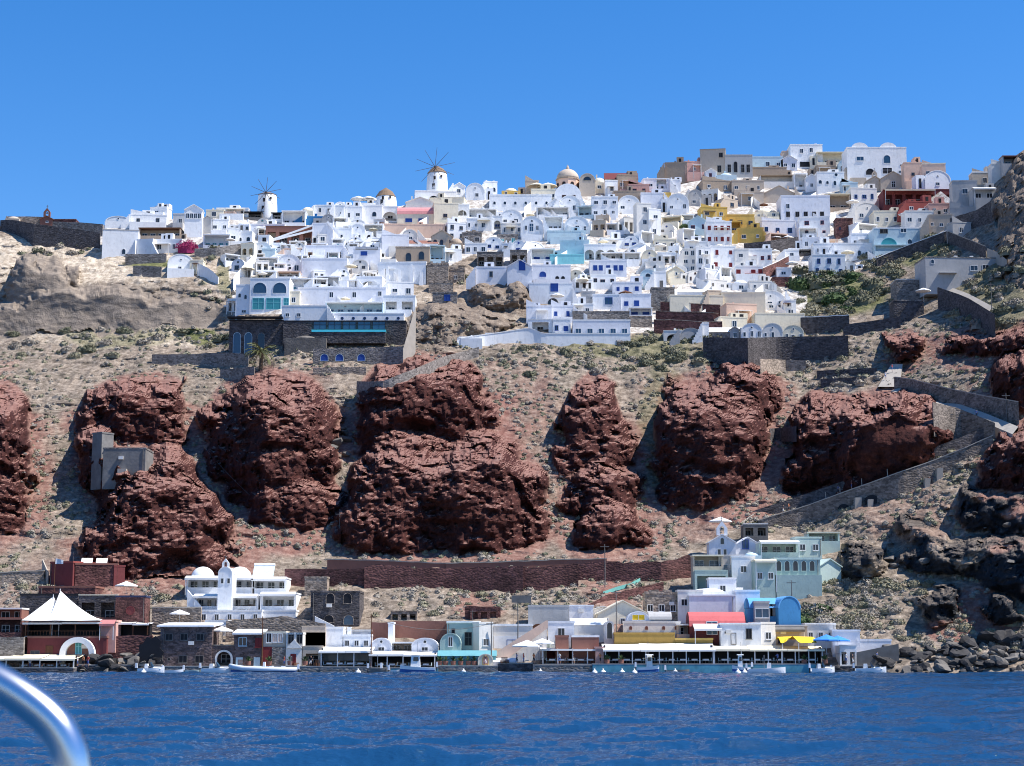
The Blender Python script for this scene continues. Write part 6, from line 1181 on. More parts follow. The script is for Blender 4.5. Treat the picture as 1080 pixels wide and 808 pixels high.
gn = MB(); gn.grid([[tuple(P(u, v_ + s, Dt(u, v_) - 2.5)) for s in (0, 4)] for u, v_ in ((636, 624), (650, 619), (665, 615), (678, 608), (684, 605))], 'greencanvas'); o = gn.build('shade_net'); tag(o, 'long green shade net hanging along the slope path', 'net')
# --- concrete house on the red rock
HB(108, 153, 472, 500, 'flat', 'ruinconc', 0, 0, label='abandoned grey concrete block house perched on the red rock', dp=8, roof='gstone', found=3, extra=lambda r, w, h, d: MB().box(-w * .12, w * .08, -1.2, -.01, -4, h * .18, 'paleconc').build('pale_pier', r)); HB(93, 109, 456, 506, 'flat', 'ruinconc', 0, 0, yaw=-38, label='tall angled grey concrete side wall of the abandoned block', dp=3, found=2)
# --- long ramp, zigzag path
RF = lambda u: Dt(u, float(np.interp(u, [800, 850, 900, 950, 985, 1020, 1048], [555, 548, 533, 521, 503, 486, 470]))) - 1.2
RD = lambda u: float(np.interp(u, [780, 860, 940, 1045, 1080], [350, 352, 350, 352, 352]))
wall([(800, 549, 555), (850, 534, 548), (900, 516, 533), (950, 498, 521), (985, 486, 503), (1020, 472, 486), (1048, 459, 470)], 'rampstone', label='long grey stone ramp wall with arches climbing right across the slope', off=1.2, th=.7, jit=.05, cap='paleconc', found=1)
wall([(782, 543, 552), (850, 521, 532), (905, 502, 511), (950, 485, 494), (1040, 451, 459)], 'dstone', label='rear parapet of the long stone ramp', D=[RF(q_) + 5 for q_ in (782, 850, 905, 950, 1040)], off=0,  th=.5, jit=.05)  # darker stone stands for the shadow gap behind the front wall
rp = MB(); rp.grid([[tuple(P(u, v_ + 1, RF(u) + k + .5)) for k in (0, 3, 6)] for u, v_ in ((785, 552), (850, 533), (900, 514), (950, 496), (1000, 479), (1045, 460))], 'paleconc'); struct(rp.build('path'))
for (u, v_, hh, w_) in ((902, 541, 16, 7), (915, 536, 9, 5), (988, 508, 14, 6), (975, 514, 9, 5)):
    p = P(u, v_, RF(u) - .3); s = 343 / F; r = empty('buttress', p); MB().prism([(-w_ / 2 * s, -3), (w_ / 2 * s, -3), (w_ * .45 * s + 3 * s, hh * s), (-w_ * .1 * s, hh * s)], -1.4, .4, 'paleconc').build('masonry', r); tag(r, f'sloping pale masonry buttress against the ramp wall, {dict([(902, "left and tallest"), (915, "short one second from the left"), (988, "rightmost"), (975, "small one just left of the rightmost")])[u]}', 'buttress')
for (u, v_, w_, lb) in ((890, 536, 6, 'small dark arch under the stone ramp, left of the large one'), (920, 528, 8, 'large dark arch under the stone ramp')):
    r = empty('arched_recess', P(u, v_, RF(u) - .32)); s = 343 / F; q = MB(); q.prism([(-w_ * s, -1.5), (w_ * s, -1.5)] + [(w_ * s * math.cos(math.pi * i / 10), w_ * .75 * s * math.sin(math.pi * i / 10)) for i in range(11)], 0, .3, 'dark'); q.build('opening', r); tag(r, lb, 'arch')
wall([(944, 398, 412), (960, 400, 414), (1000, 410, 430), (1040, 418, 438), (1075, 424, 446)], 'rampstone', label='upper grey wall of the zigzag path near the right edge', cap='paleconc', jit=.03); wall([(985, 424, 452), (1010, 430, 462), (1050, 446, 462)], 'rampstone', label='lower grey wall of the zigzag path, above the big shaded rock', jit=.03)
path([(940, 412), (985, 426), (1030, 442), (1068, 458)], [(952, 408), (1000, 422), (1040, 436), (1074, 450)], lift=2.6); path([(926, 408), (940, 384)], [(948, 408), (952, 384)], lift=1.5); path([(780, 552), (792, 545)], [(786, 548), (796, 541)])
wall([(1006, 462, 470), (1075, 452, 462)], 'gstone', label='low parapet at the right turn of the zigzag path') if False else None
for k, (a, b, t_, bb) in enumerate(((862, 925, 391, 396), (866, 912, 400, 405), (812, 840, 452, 459))):
    wall([(a, t_, bb), (b, t_ - 3, bb - 1)], 'dstone' if k < 4 else 'bstone', label='short dark dry-stone terrace wall ' + ['just above the shaded rock', 'second one above the shaded rock', 'between the two right-hand red rocks', 'left of the shaded rock face', 'on the cone-shaped rock'][k])
wall([(0, 232, 240), (14, 232, 242), (34, 236, 256), (105, 245, 258)], 'dstone', label='dark old fort wall along the ridge at the far left', off=2.4); wall([(55, 234, 245), (108, 236, 248)], 'gstone', label='pale grey upper stretch of the fort wall on the left ridge', off=1.2, th=1.5); wall([(6, 228, 236), (45, 229, 236)], 'bstone', label='low tan ruin wall on top of the left ridge', off=.2)
fc = house(42, 56, 228, 236, 'gable', 'brick', 1, 1, label='little brown chapel with an open belfry on the left ridge', name='chapel', cat='chapel', extra=belfry('brick', 1.0), occ=False, D=Dt(50, 240) + 3); house(57, 80, 231, 236, 'flat', 'rstone', 0, 0, label='low dark red hut right of the little ridge chapel', occ=False, D=Dt(60, 240) + 3); house(5, 20, 227, 236, 'dome', 'beige', 0, 0, label='low round beige tower stump at the left end of the ridge', occ=False, D=Dt(10, 240) + 2)
# --- utility poles, lamps, cables
def pole(u, vb, vt, label, D=None, r_=.09, arm=True, m='woodgrey'):
    D = D or Dt(u, vb) - 1; o = P(u, vb, D); h = zt(vt, D) - o.z; r = empty('utility_pole', o)
    MB().tube([(0, 0, -1), (.05, 0, h * .5), (0, 0, h)], [r_ * 1.3, r_, r_ * .8], m, 7).build('shaft', r)
    if arm: MB().box(-.8, .8, -.06, .06, h - .5, h - .38, m).build('crossarm', r)
    tag(r, label, 'pole'); return o + Vector((0, 0, h - .4))
pa = pole(276, 700, 650, 'brown pole on the quay in front of the red double door', 292, m='woodbrown'); pb = pole(391, 704, 648, 'tall wooden pole between the two canopied restaurants', 290.5, m='woodbrown'); pc = pole(518, 700, 655, 'grey pole in front of the sunlit-pale side wall', 291.5); pd = pole(546, 688, 628, 'tall pole with a flat lamp panel beside the diagonal stairs', 297); pole(638, 622, 574, 'tall pole beside the green net on the lower road'); pole(835, 635, 612, 'dark pole behind the vivid blue house', 312); pole(650, 668, 622, 'pole in front of the big cream gable', 301)
pole(1002, 470, 435, 'pole standing above the big shaded red rock'); pole(1062, 445, 415, 'pole near the right bend of the zigzag path'); pole(1000, 318, 285, 'pole beside the pale ramp at the grey villa', Dt(1045, 330) - 2) if False else pole(1046, 330, 298, 'pole at the lower end of the pale ramp below the grey villa'); pole(358, 560, 540, 'thin grey post at the foot of the round red rock')
for i, u in enumerate((871, 886, 909, 936)): pole(u, float(np.interp(u, [850, 940], [538, 504])) + 3, float(np.interp(u, [850, 940], [538, 504])) - 11, 'pale lamp post on the long stone ramp, ' + ['lowest', 'second', 'third', 'highest'][i] + ' of four', RF(u) + .6, .07, False, 'paleconc')
q = MB(); q.box(-1.6, 1.6, -.1, .1, -.6, .6, 'woodgrey'); o = q.build('lamp_panel', None, False, pd + Vector((.6, 0, -.2))); tag(o, 'flat grey floodlight panel on top of the stair pole', 'lamp')
def cable(a, b, sag, label):
    q = MB(); q.tube([a.lerp(b, t) - Vector((0, 0, sag * 4 * t * (1 - t))) for t in np.linspace(0, 1, 12)], .035, 'woodgrey', 4); o = q.build('cable'); tag(o, label, 'cable')
cable(P(214, 470, Dt(214, 470) - 9), P(300, 552, Dt(300, 555) - 6), 1.0, 'thin cable hanging down the front of the round red rock'); cable(pb, pc, 1.5, 'thin cable strung between the two quay poles')

# ------------------------------------------------------------------ boats
def hull(L_, B, H_, m, m2=None, bow=1, n=14, tx=0):
    q = MB(); rows = []
    for i in range(n + 1):
        t = i / n; x = -L_ / 2 + L_ * t; wv = B / 2 * (1 - max(0, (t - .45) / .55) ** 2.2) * (.86 + .14 * min(1, t * 4)); wv = max(wv, .02); z1 = H_ * (.72 + .28 * t ** 2.2); kz = -.25 + .35 * max(0, t - .8) * 4 * H_ * .5
        rows.append([(x, -wv, z1), (x, -wv * .93, z1 * .55), (x, -wv * .55, kz + .02), (x, 0, kz), (x, wv * .55, kz + .02), (x, wv * .93, z1 * .55), (x, wv, z1), (x, wv * .86, z1), (x, wv * .8, z1 - .3), (x, 0, z1 - .32), (x, -wv * .8, z1 - .3), (x, -wv * .86, z1)])
    q.grid(rows, m, close=True); q.add(rows[0], [list(range(7)) + [7, 8, 9, 10, 11]], m)
    if m2:
        st = [[(p[0], p[1] * 1.012, p[2]) for p in (r[2], r[1])] for r in rows]
        q.grid([[(a[0][0], a[1][1] * 1.01, a[1][2] + .02), (a[0][0], a[0][1], a[0][2])] for a in st], m2); q.grid([[(a[0][0], -a[1][1] * 1.01, a[1][2] + .02), (a[0][0], -a[0][1], a[0][2])] for a in st], m2)
    return q
def outboard(r, x, z, parent=None):
    q = MB(); q.box(x - .45, x - .1, -.2, .2, z, z + .55, 'tube', .05, .05); q.box(x - .34, x - .2, -.07, .07, z - .9, z, 'rubber'); o = q.build('outboard_motor', r); return o
def boat(u0, u1, v_, kind, label, D=287.5, flip=False, col='gelcoat'):
    L_ = X(u1, D) - X(u0, D); o = Vector((X((u0 + u1) / 2, D), D, -.02)); r = empty('boat', o, math.pi if flip else R(random.uniform(-6, 6)))
    B = min(L_ * .32, 2.6); Hh = {'rib': .55, 'cabin': .95, 'open': .75, 'dinghy': .5, 'speed': .8}[kind]
    if kind == 'rib':
        hull(L_ * .98, B * .75, .45, 'hullblue').build('hull', r)
        q = MB(); pts = [(-L_ / 2, -B * .42, .5), (0, -B * .45, .52), (L_ * .3, -B * .36, .6), (L_ * .44, -B * .18, .75), (L_ * .5, 0, .85), (L_ * .44, B * .18, .75), (L_ * .3, B * .36, .6), (0, B * .45, .52), (-L_ / 2, B * .42, .5)]
        q.tube(pts, [.2] + [.27] * 7 + [.2], 'tube', 10); q.build('tube', r, True)
        for x in (-.3, -.12, .06, .22): MB().box(x * L_ - .35, x * L_ + .35, -.5, .5, .3, .85, 'white', .08, .05).build('seat', r)
        q = MB(); q.box(-.02 * L_ - .2, -.02 * L_ + .3, -.3, .3, .3, 1.3, 'white', .08, .04); q.build('console', r)
        q = MB(); q.tube([(-L_ * .42, -.7, .5), (-L_ * .42, -.7, 1.9), (-L_ * .42, .7, 1.9), (-L_ * .42, .7, .5)], .04, 'metalgrey'); q.build('arch', r)
        outboard(r, -L_ / 2, .5)
    else:
        hull(L_, B, Hh, col, 'hullblue' if kind in ('cabin',) else None).build('hull', r)
        if kind == 'cabin':
            q = MB(); q.box(-L_ * .08, L_ * .2, -B * .3, B * .3, Hh * .6, Hh + 1.1, 'white', .12, .08); q.build('cabin', r)
            q = MB(); q.box(-L_ * .03, L_ * .12, -B * .31, B * .31, Hh + .45, Hh + .9, 'glass', .05, .02); q.build('cabin_window', r)
            q = MB(); q.box(-L_ * .14, L_ * .24, -B * .36, B * .36, Hh + 1.1, Hh + 1.2, 'white', .05, .05); q.build('cabin_roof', r); MB().tube([(0, 0, Hh + 1.2), (0, 0, Hh + 2.6)], .035, 'metalgrey').build('mast', r)
        elif kind == 'speed':
            q = MB(); q.prism([(L_ * .0, Hh * .9), (L_ * .1, Hh * .92), (-L_ * .02, Hh + .5)], -B * .35, B * .35, 'blueglass'); q.build('windscreen', r)
            MB().box(-L_ * .25, -L_ * .1, -.5, .5, Hh * .6, Hh + .3, 'white', .1, .05).build('seat', r); q = MB(); q.box(.0, L_ * .38, -B * .3, B * .3, Hh * .7, Hh * .95, 'white', .2, .3); q.build('foredeck', r)
        else:
            for x in (-.22, .05): MB().box(x * L_ - .15, x * L_ + .15, -B * .4, B * .4, Hh * .5, Hh * .6, 'woodbrown').build('bench', r)
            if kind == 'open': MB().box(.0, L_ * .12, -.3, .3, Hh * .4, Hh + .45, 'white', .06, .05).build('console', r); q = MB(); q.tube([(-.4, -B * .3, Hh * .6), (-.4, -B * .3, Hh + 1.3), (-.4, B * .3, Hh + 1.3), (-.4, B * .3, Hh * .6)], .03, 'metalgrey'); q.build('frame', r)
        outboard(r, -L_ / 2, Hh * .8)
    r.scale = (1, 1, 1.4); tag(r, label, 'boat', 'small boats moored along the quay')
boat(243, 313, 712, 'rib', 'long white and blue inflatable boat moored below the stone houses', 286.5, True); boat(213, 246, 712, 'speed', 'small white motorboat left of the long inflatable', 287.2); boat(174, 194, 712, 'dinghy', 'tiny white dinghy with pale covers left of the small motorboat', 288); boat(146, 174, 712, 'speed', 'white boat with spiky fenders near the cave', 287); boat(196, 216, 710, 'dinghy', 'low grey-green dinghy between white boats at the stone warehouse', 288.5, False, 'ggreen')
boat(422, 459, 711, 'cabin', 'blue-striped white fishing boat with a tiny cabin below the lavender-shaded vaults', 287, True); boat(390, 412, 710, 'open', 'dark little workboat with two outboards beside the fishing boat', 288.4, False, 'woodgrey'); boat(412, 424, 711, 'dinghy', 'tiny white dinghy beside the fishing boat bow', 287.8)
boat(672, 695, 706, 'cabin', 'white cabin boat with a cream sunshade against the blue-green quay', 287.4); boat(703, 727, 708, 'dinghy', 'dark low dinghy lying at the blue-green quay', 288, False, 'woodgrey'); boat(772, 791, 707, 'cabin', 'stubby white cabin boat right of the quay centre', 287.6, True); boat(789, 828, 709, 'open', 'long white open motorboat with beige seats', 286.8); boat(855, 880, 708, 'speed', 'white speedboat under the blue parasols', 287.4); boat(902, 934, 709, 'speed', 'white speedboat off the boulders at the right', 287); boat(878, 910, 705, 'dinghy', 'dark-hulled boat with a tan deck behind the white speedboats', 289, False, 'woodgrey')
sunshade = empty('boat_sunshade', Vector((X(689, 287.4), 287.2, 0))) ; q = MB(); q.grid([[(x, y, 2.35 + .18 * math.cos(x)) for y in (-.9, 0, .9)] for x in np.linspace(-1.7, 1.7, 7)], 'creamcanvas'); q.build('fabric', sunshade)
for x in (-1.2, 1.2): MB().tube([(x, 0, .4), (x, 0, 2.4)], .03, 'metalgrey').build('post', sunshade)
tag(sunshade, 'cream curved sunshade over the cabin boat', 'sunshade')
bm_ = MB(); bm_.lathe([(.05, -.45), (.3, -.3), (.42, 0), (.36, .28), (.16, .44), (.1, .5), (.1, .62), (.04, .66)], 'white', 14); bmm = bm_.mesh('buoy', True)
q = MB(); q.tube([(.14 * math.cos(a), 0, .78 + .12 * math.sin(a)) for a in np.linspace(0, 6.2, 9)], .025, 'metalgrey', 5); ringm = q.mesh('ring')
for i, (u, lb) in enumerate(((378, 'below the glass-fronted restaurant'), (489, 'near the low stone quay, right of the fishing boat'), (627, 'leftmost off the blue-green quay'), (636, 'second from the left off the blue-green quay'), (656, 'left of the cream sunshade boat'), (669, 'closest to the cream sunshade boat'), (712, 'in front of the dark dinghy'), (785, 'between the stubby cabin boat and the open motorboat'), (778, 'under the stubby cabin boat bow'), (152, 'beside the cave at the left'), (570, 'off the tavern parasols'))):
    o = link('buoy', None, None, (X(u, 285.5 - i % 3), 285.5 - i % 3, .05)); link('float', bmm, o); link('ring', ringm, o); o.scale = (1.1,) * 3; tag(o, 'white mooring buoy ' + lb, 'buoy', 'mooring buoys')

# ------------------------------------------------------------------ tables, chairs, parasols, people
q = MB(); q.box(-.45, .45, -.45, .45, .70, .75, 'cl_white'); q.box(-.46, .46, -.46, .46, .48, .70, 'cl_white', .0, .0); TT = q.mesh('tabletop')
q = MB(); q.box(-.04, .04, -.04, .04, 0, .48, 'woodgrey'); q.box(-.25, .25, -.25, .25, 0, .04, 'woodgrey'); TL = q.mesh('pedestal')
q = MB(); q.box(-.22, .22, -.22, .22, .42, .47, 'ltblue'); CS = q.mesh('seat'); q = MB(); q.box(-.22, .22, .18, .22, .47, .92, 'ltblue'); CB = q.mesh('backrest')
q = MB(); q.box(-.02, .02, -.02, .02, 0, .42, 'woodgrey'); CLg = q.mesh('leg')
TG = [('long white-canopied restaurant', 643, 750, 9, 291.6, 700), ('right-hand seaside restaurant', 758, 862, 9, 291.8, 700), ('dark red tavern', 577, 628, 5, 293.4, 700), ('glass-fronted restaurant', 342, 386, 4, 292.3, 704), ('restaurant over the blue-green quay', 396, 455, 5, 291.8, 705), ('far left restaurant', 20, 74, 4, 290.6, 706)]
for nm, a, b, n, D, vb in TG:
    z = zt(vb, D) + .01
    for i in range(n):
        x = X(a + (b - a) * (i + .5) / n, D)
        t_ = link('dining_table', None, None, (x, D, z), R(random.uniform(-8, 8))); link('tabletop', TT, t_); link('pedestal', TL, t_); tag(t_, f'white-clothed dining table inside the {nm}', 'table', f'tables of the {nm}')
        for s in (-1, 1):
            c = link('dining_chair', None, None, (x + s * .72, D + random.uniform(-.1, .1), z), R(-90 * s + random.uniform(-15, 15))); link('seat', CS, c); link('backrest', CB, c)
            for lx, ly in ((-.2, -.2), (.2, -.2), (-.2, .2), (.2, .2)): link('leg', CLg, c, (lx, ly, 0))
            tag(c, f'pale blue chair at a table inside the {nm}', 'chair', f'chairs of the {nm}')
parasol(556, 697, 2.4, 'canvas', 291, 'large white parasol on the quay, left of its smaller twin'); parasol(572, 694, 1.9, 'canvas', 291.8, 'smaller white parasol on the quay beside the red tavern'); parasol(189, 661, 1.7, 'canvas', 304, 'white parasol behind the flat white roof of the stone warehouse', None, 2.2); parasol(234, 680, 1.8, 'canvas', 296, 'white parasol above the arched stone doorway', None, 2.3); parasol(133, 626, 2, 'canvas', 318, 'white parasol on the red house roof terrace', None, 1.4)
def person_mesh(shirt, legs, hair, arm=0, step=.12, sit=False):
    J = dict(pel=(0, 0, .95), sp=(0, 0, 1.15), ch=(0, 0, 1.38), nk=(0, 0, 1.5), hd=(0, -.01, 1.6), tp=(0, 0, 1.72), ls=(-.19, 0, 1.42), le=(-.25, .02, 1.14), lh=(-.24, -.06 - arm * .1, .88), rs=(.19, 0, 1.42), re=(.26, .0, 1.16 + arm * .05), rh=(.24, -.14 - arm * .15, .93 + arm * .35),
             lp=(-.1, 0, .9), lk=(-.11, -step, .5), la=(-.11, -step * .6, .09), lt=(-.12, -step * .6 - .16, .03), rp=(.1, 0, .9), rk=(.11, step * .3, .5), ra=(.11, step, .09), rt=(.12, step - .16, .03))
    E = 'pel-sp sp-ch ch-nk nk-hd hd-tp ch-ls ls-le le-lh ch-rs rs-re re-rh pel-lp lp-lk lk-la la-lt pel-rp rp-rk rk-ra ra-rt'.split()
    RR = dict(pel=.14, sp=.125, ch=.15, nk=.06, hd=.1, tp=.08, ls=.065, le=.045, lh=.035, rs=.065, re=.045, rh=.035, lp=.09, lk=.06, la=.042, lt=.035, rp=.09, rk=.06, ra=.042, rt=.035)
    ks = list(J); me = bpy.data.meshes.new('p'); me.from_pydata([J[k] for k in ks], [tuple(ks.index(x) for x in e.split('-')) for e in E], [])
    o = bpy.data.objects.new('p', me); COL.objects.link(o); m = o.modifiers.new('s', 'SKIN')
    for i, k in enumerate(ks): me.skin_vertices[0].data[i].radius = (RR[k], RR[k] * (.7 if k in ('pel', 'sp', 'ch') else 1)); me.skin_vertices[0].data[i].use_root = (i == 0)
    s = o.modifiers.new('d', 'SUBSURF'); s.levels = 1; s.render_levels = 1
    dg = bpy.context.evaluated_depsgraph_get(); out = bpy.data.meshes.new_from_object(o.evaluated_get(dg)); bpy.data.objects.remove(o); out.name = 'body'
    out.materials.clear()
    for mm in ('skin', shirt, legs, hair): out.materials.append(M_(mm))
    for p in out.polygons:
        c = p.center; z = c.z; k = 0
        if abs(c.x) > .2 and z < 1.22 and z > .7: k = 0
        elif z > 1.64 or (z > 1.52 and c.y > .02): k = 3
        elif z > .96 and z < 1.47: k = 1
        elif z > .45 and z <= .96: k = 2
        elif z < .07: k = 2
        p.material_index = k; p.use_smooth = True
    return out
PM = [person_mesh('cl_white', 'cl_blue', 'hair', 0), person_mesh('cl_blue', 'cl_dark', 'hair', 1, .18), person_mesh('cl_red', 'cl_blue', 'hair', .5, .05), person_mesh('cl_dark', 'cl_white', 'hair', 0, .2), person_mesh('cl_orange', 'cl_dark', 'hair', 1, .1)]
PN = ['white shirt and blue shorts', 'blue shirt and dark trousers', 'red shirt and blue shorts', 'dark top and white trousers', 'orange top and dark trousers']
for u, v_, D, k, w_ in ((82, 703, 290.8, 0, 'standing before the white-arched boathouse, at its left side'), (88, 703, 290.9, 4, 'standing before the white-arched boathouse, at its middle'), (93, 703, 291, 2, 'standing before the white-arched boathouse, at its right side'), (32, 706, 289.8, 0, 'inside the far left restaurant'), (63, 706, 289.9, 1, 'at the right side of the far left restaurant'), (590, 700, 291.6, 0, 'standing in the middle of the dark red tavern'), (605, 700, 292, 3, 'near the doorway of the dark red tavern'), (552, 700, 291.3, 2, 'under the large quay parasol'), (563, 700, 291.3, 4, 'between the two quay parasols'), (545, 700, 291.5, 1, 'left of the large quay parasol'), (512, 702, 290.6, 3, 'in front of the tiny cream kiosk'),
                        (892, 700, 291, 0, 'before the tiny white kiosk'), (899, 701, 291, 3, 'right of the tiny white kiosk'), (925, 699, 291, 1, 'below the sloping wooden ramp'), (328, 703, 291.6, 3, 'on the quay by the beige room'), (300, 703, 291.4, 2, 'on the quay by the red door'), (633, 700, 290.6, 4, 'at the orange-red pier'), (820, 700, 290.9, 1, 'in the right-hand seaside restaurant')):
    o = link('person', None, None, (X(u, D), D, zt(v_, D)), R(random.uniform(-180, 180))); link('body', PM[k], o); tag(o, f'person in {PN[k]} {w_}', 'person')
for i, (u, v_) in enumerate(((934, 400), (941, 392), (998, 424), (1030, 441))):
    o = link('person', None, None, P(u, v_, Dt(u, v_) - 3.0), R(60 * i)); link('body', PM[(i * 2) % 5], o); tag(o, f'person in {PN[(i * 2) % 5]} walking ' + ['at the foot of the white steps', 'higher up the white steps', 'half way along the zigzag path', 'near the right end of the zigzag path'][i], 'person')
for i, u in enumerate((884, 898, 826, 832)):
    v_ = float(np.interp(u, [800, 850, 900], [548, 532, 513])); o = link('person', None, None, P(u, v_ + 2, RF(u) + 2), R(80)); link('body', PM[(i + 1) % 5], o); tag(o, f'person in {PN[(i + 1) % 5]} on the long ramp, ' + ['second from the top', 'highest of four', 'lowest of four', 'third from the top'][i], 'person')

# planters, crates and gas drums standing about on the quay
pb_ = MB().lathe([(.22, 0), (.3, .05), (.34, .5), (.3, .5), (.28, .42)], 'brick', 12).mesh('pot')
from_ = None
qb = MB()
for k in range(26):
    a = k * 2.4; e = .3 + (k % 5) * .28; l = .75; qb.add([(0, 0, .45), (math.cos(a) * math.cos(e) * l * .6 + .06, math.sin(a) * math.cos(e) * l * .6, .45 + math.sin(e) * l * .7), (math.cos(a) * math.cos(e) * l, math.sin(a) * math.cos(e) * l, .4 + math.sin(e) * l), (math.cos(a) * math.cos(e) * l * .6 - .06, math.sin(a) * math.cos(e) * l * .6 + .08, .5 + math.sin(e) * l * .6)], [(0, 1, 2, 3)], 'sh_green')
pl_ = qb.mesh('leaves')
for i, u in enumerate((262, 284, 306, 322, 464, 470, 478, 486, 494, 500, 640, 655, 848, 870)):
    D = 291.2 if u < 600 else 290; o = link('potted_plant', None, None, (X(u, D), D, zt(701.5 if u < 600 else 700, D)), i); link('pot', pb_, o); link('leaves', pl_, o); o.scale = (1.3,) * 3
    tag(o, 'clay-potted plant on the waterfront quay ' + ('by the stone houses' if u < 350 else ('in front of the teal wall' if u < 600 else 'by the seaside restaurants')), 'potted plant', 'potted plants ' + ('by the stone houses' if u < 350 else ('at the teal wall' if u < 600 else 'by the seaside restaurants')))
cr = MB()
for z in (0, .16, .32): cr.box(-.35, .35, -.25, -.22, z, z + .12, 'woodbrown'); cr.box(-.35, .35, .22, .25, z, z + .12, 'woodbrown'); cr.box(-.35, -.32, -.22, .22, z, z + .12, 'woodbrown'); cr.box(.32, .35, -.22, .22, z, z + .12, 'woodbrown')
cr.box(-.32, .32, -.22, .22, .0, .04, 'woodbrown'); crm_ = cr.mesh('crate')
for i, (u, k) in enumerate(((254, 0), (254, 1), (312, 0), (334, 0), (336, 0), (335, 1), (530, 0), (534, 0), (532, 1), (868, 0), (872, 0))):
    D = 291.2; v_ = 699.2 if 525 < u < 562 else 702; o = link('crate', crm_, None, (X(u, D), D, zt(v_, D) + k * .49), i * .3); o.scale = (1.2, 1.2, 1.0); tag(o, 'slatted wooden fish crate on the quay ' + ('near the arched stone doorway' if u < 300 else 'by the beige room' if u < 340 else 'at the foot of the stairway' if u < 600 else 'by the blue parasols'), 'crate', 'fish crates ' + ('near the arched doorway' if u < 300 else 'by the beige room' if u < 340 else 'at the stairway foot' if u < 600 else 'by the blue parasols'))
# ================================================================== PLANTS AND BOULDERS
def shrub_parts(seed, n, qs, m, squash=.72, rad=1.0):
    r = np.random.RandomState(seed); q = MB()
    lob = r.normal(0, 1, (5, 3)); lob /= np.linalg.norm(lob, axis=1)[:, None]; lw = r.uniform(.1, .3, 5)
    def rr(d): return .78 + sum(w_ * max(0, float(np.dot(d, l))) ** 3 for l, w_ in zip(lob, lw)) 
    rows = []
    for i in range(6):
        a = math.pi / 2 * i / 5.5 + .0; row = []
        for k in range(12):
            b = 2 * math.pi * k / 12; d = np.array((math.cos(b) * math.cos(a), math.sin(b) * math.cos(a), math.sin(a))); s = rr(d) * .84 * r.uniform(.92, 1.06)
            row.append((d[0] * s * rad, d[1] * s * rad, (d[2] * squash * s - .1) * rad))
        rows.append(row)
    rows = [[(x, y, z - .35 * rad) for x, y, z in rows[0]]] + rows
    q.grid(rows, m, close=True)
    for _ in range(n):
        d = r.normal(0, 1, 3); d[2] = abs(d[2]) * .9; d /= np.linalg.norm(d); s = rr(d) * r.uniform(.82, 1.1); c = np.array((d[0] * s, d[1] * s, d[2] * s * squash - .08)) * rad
        t = r.normal(0, 1, 3); t /= np.linalg.norm(t); t2 = np.cross(t, d + r.normal(0, .5, 3)); t2 /= np.linalg.norm(t2) + 1e-6; z = qs * rad * r.uniform(.6, 1.4)
        q.add([c - t * z, c + t2 * z * .5, c + t * z, c - t2 * z * .5], [(0, 1, 2, 3)], m)
    return q
SM = {m: [shrub_parts(10 * i + j, 330, .13, m).mesh('foliage') for j in range(3)] for i, m in enumerate(('sh_grey', 'sh_olive', 'sh_green', 'sh_dgrn'))}
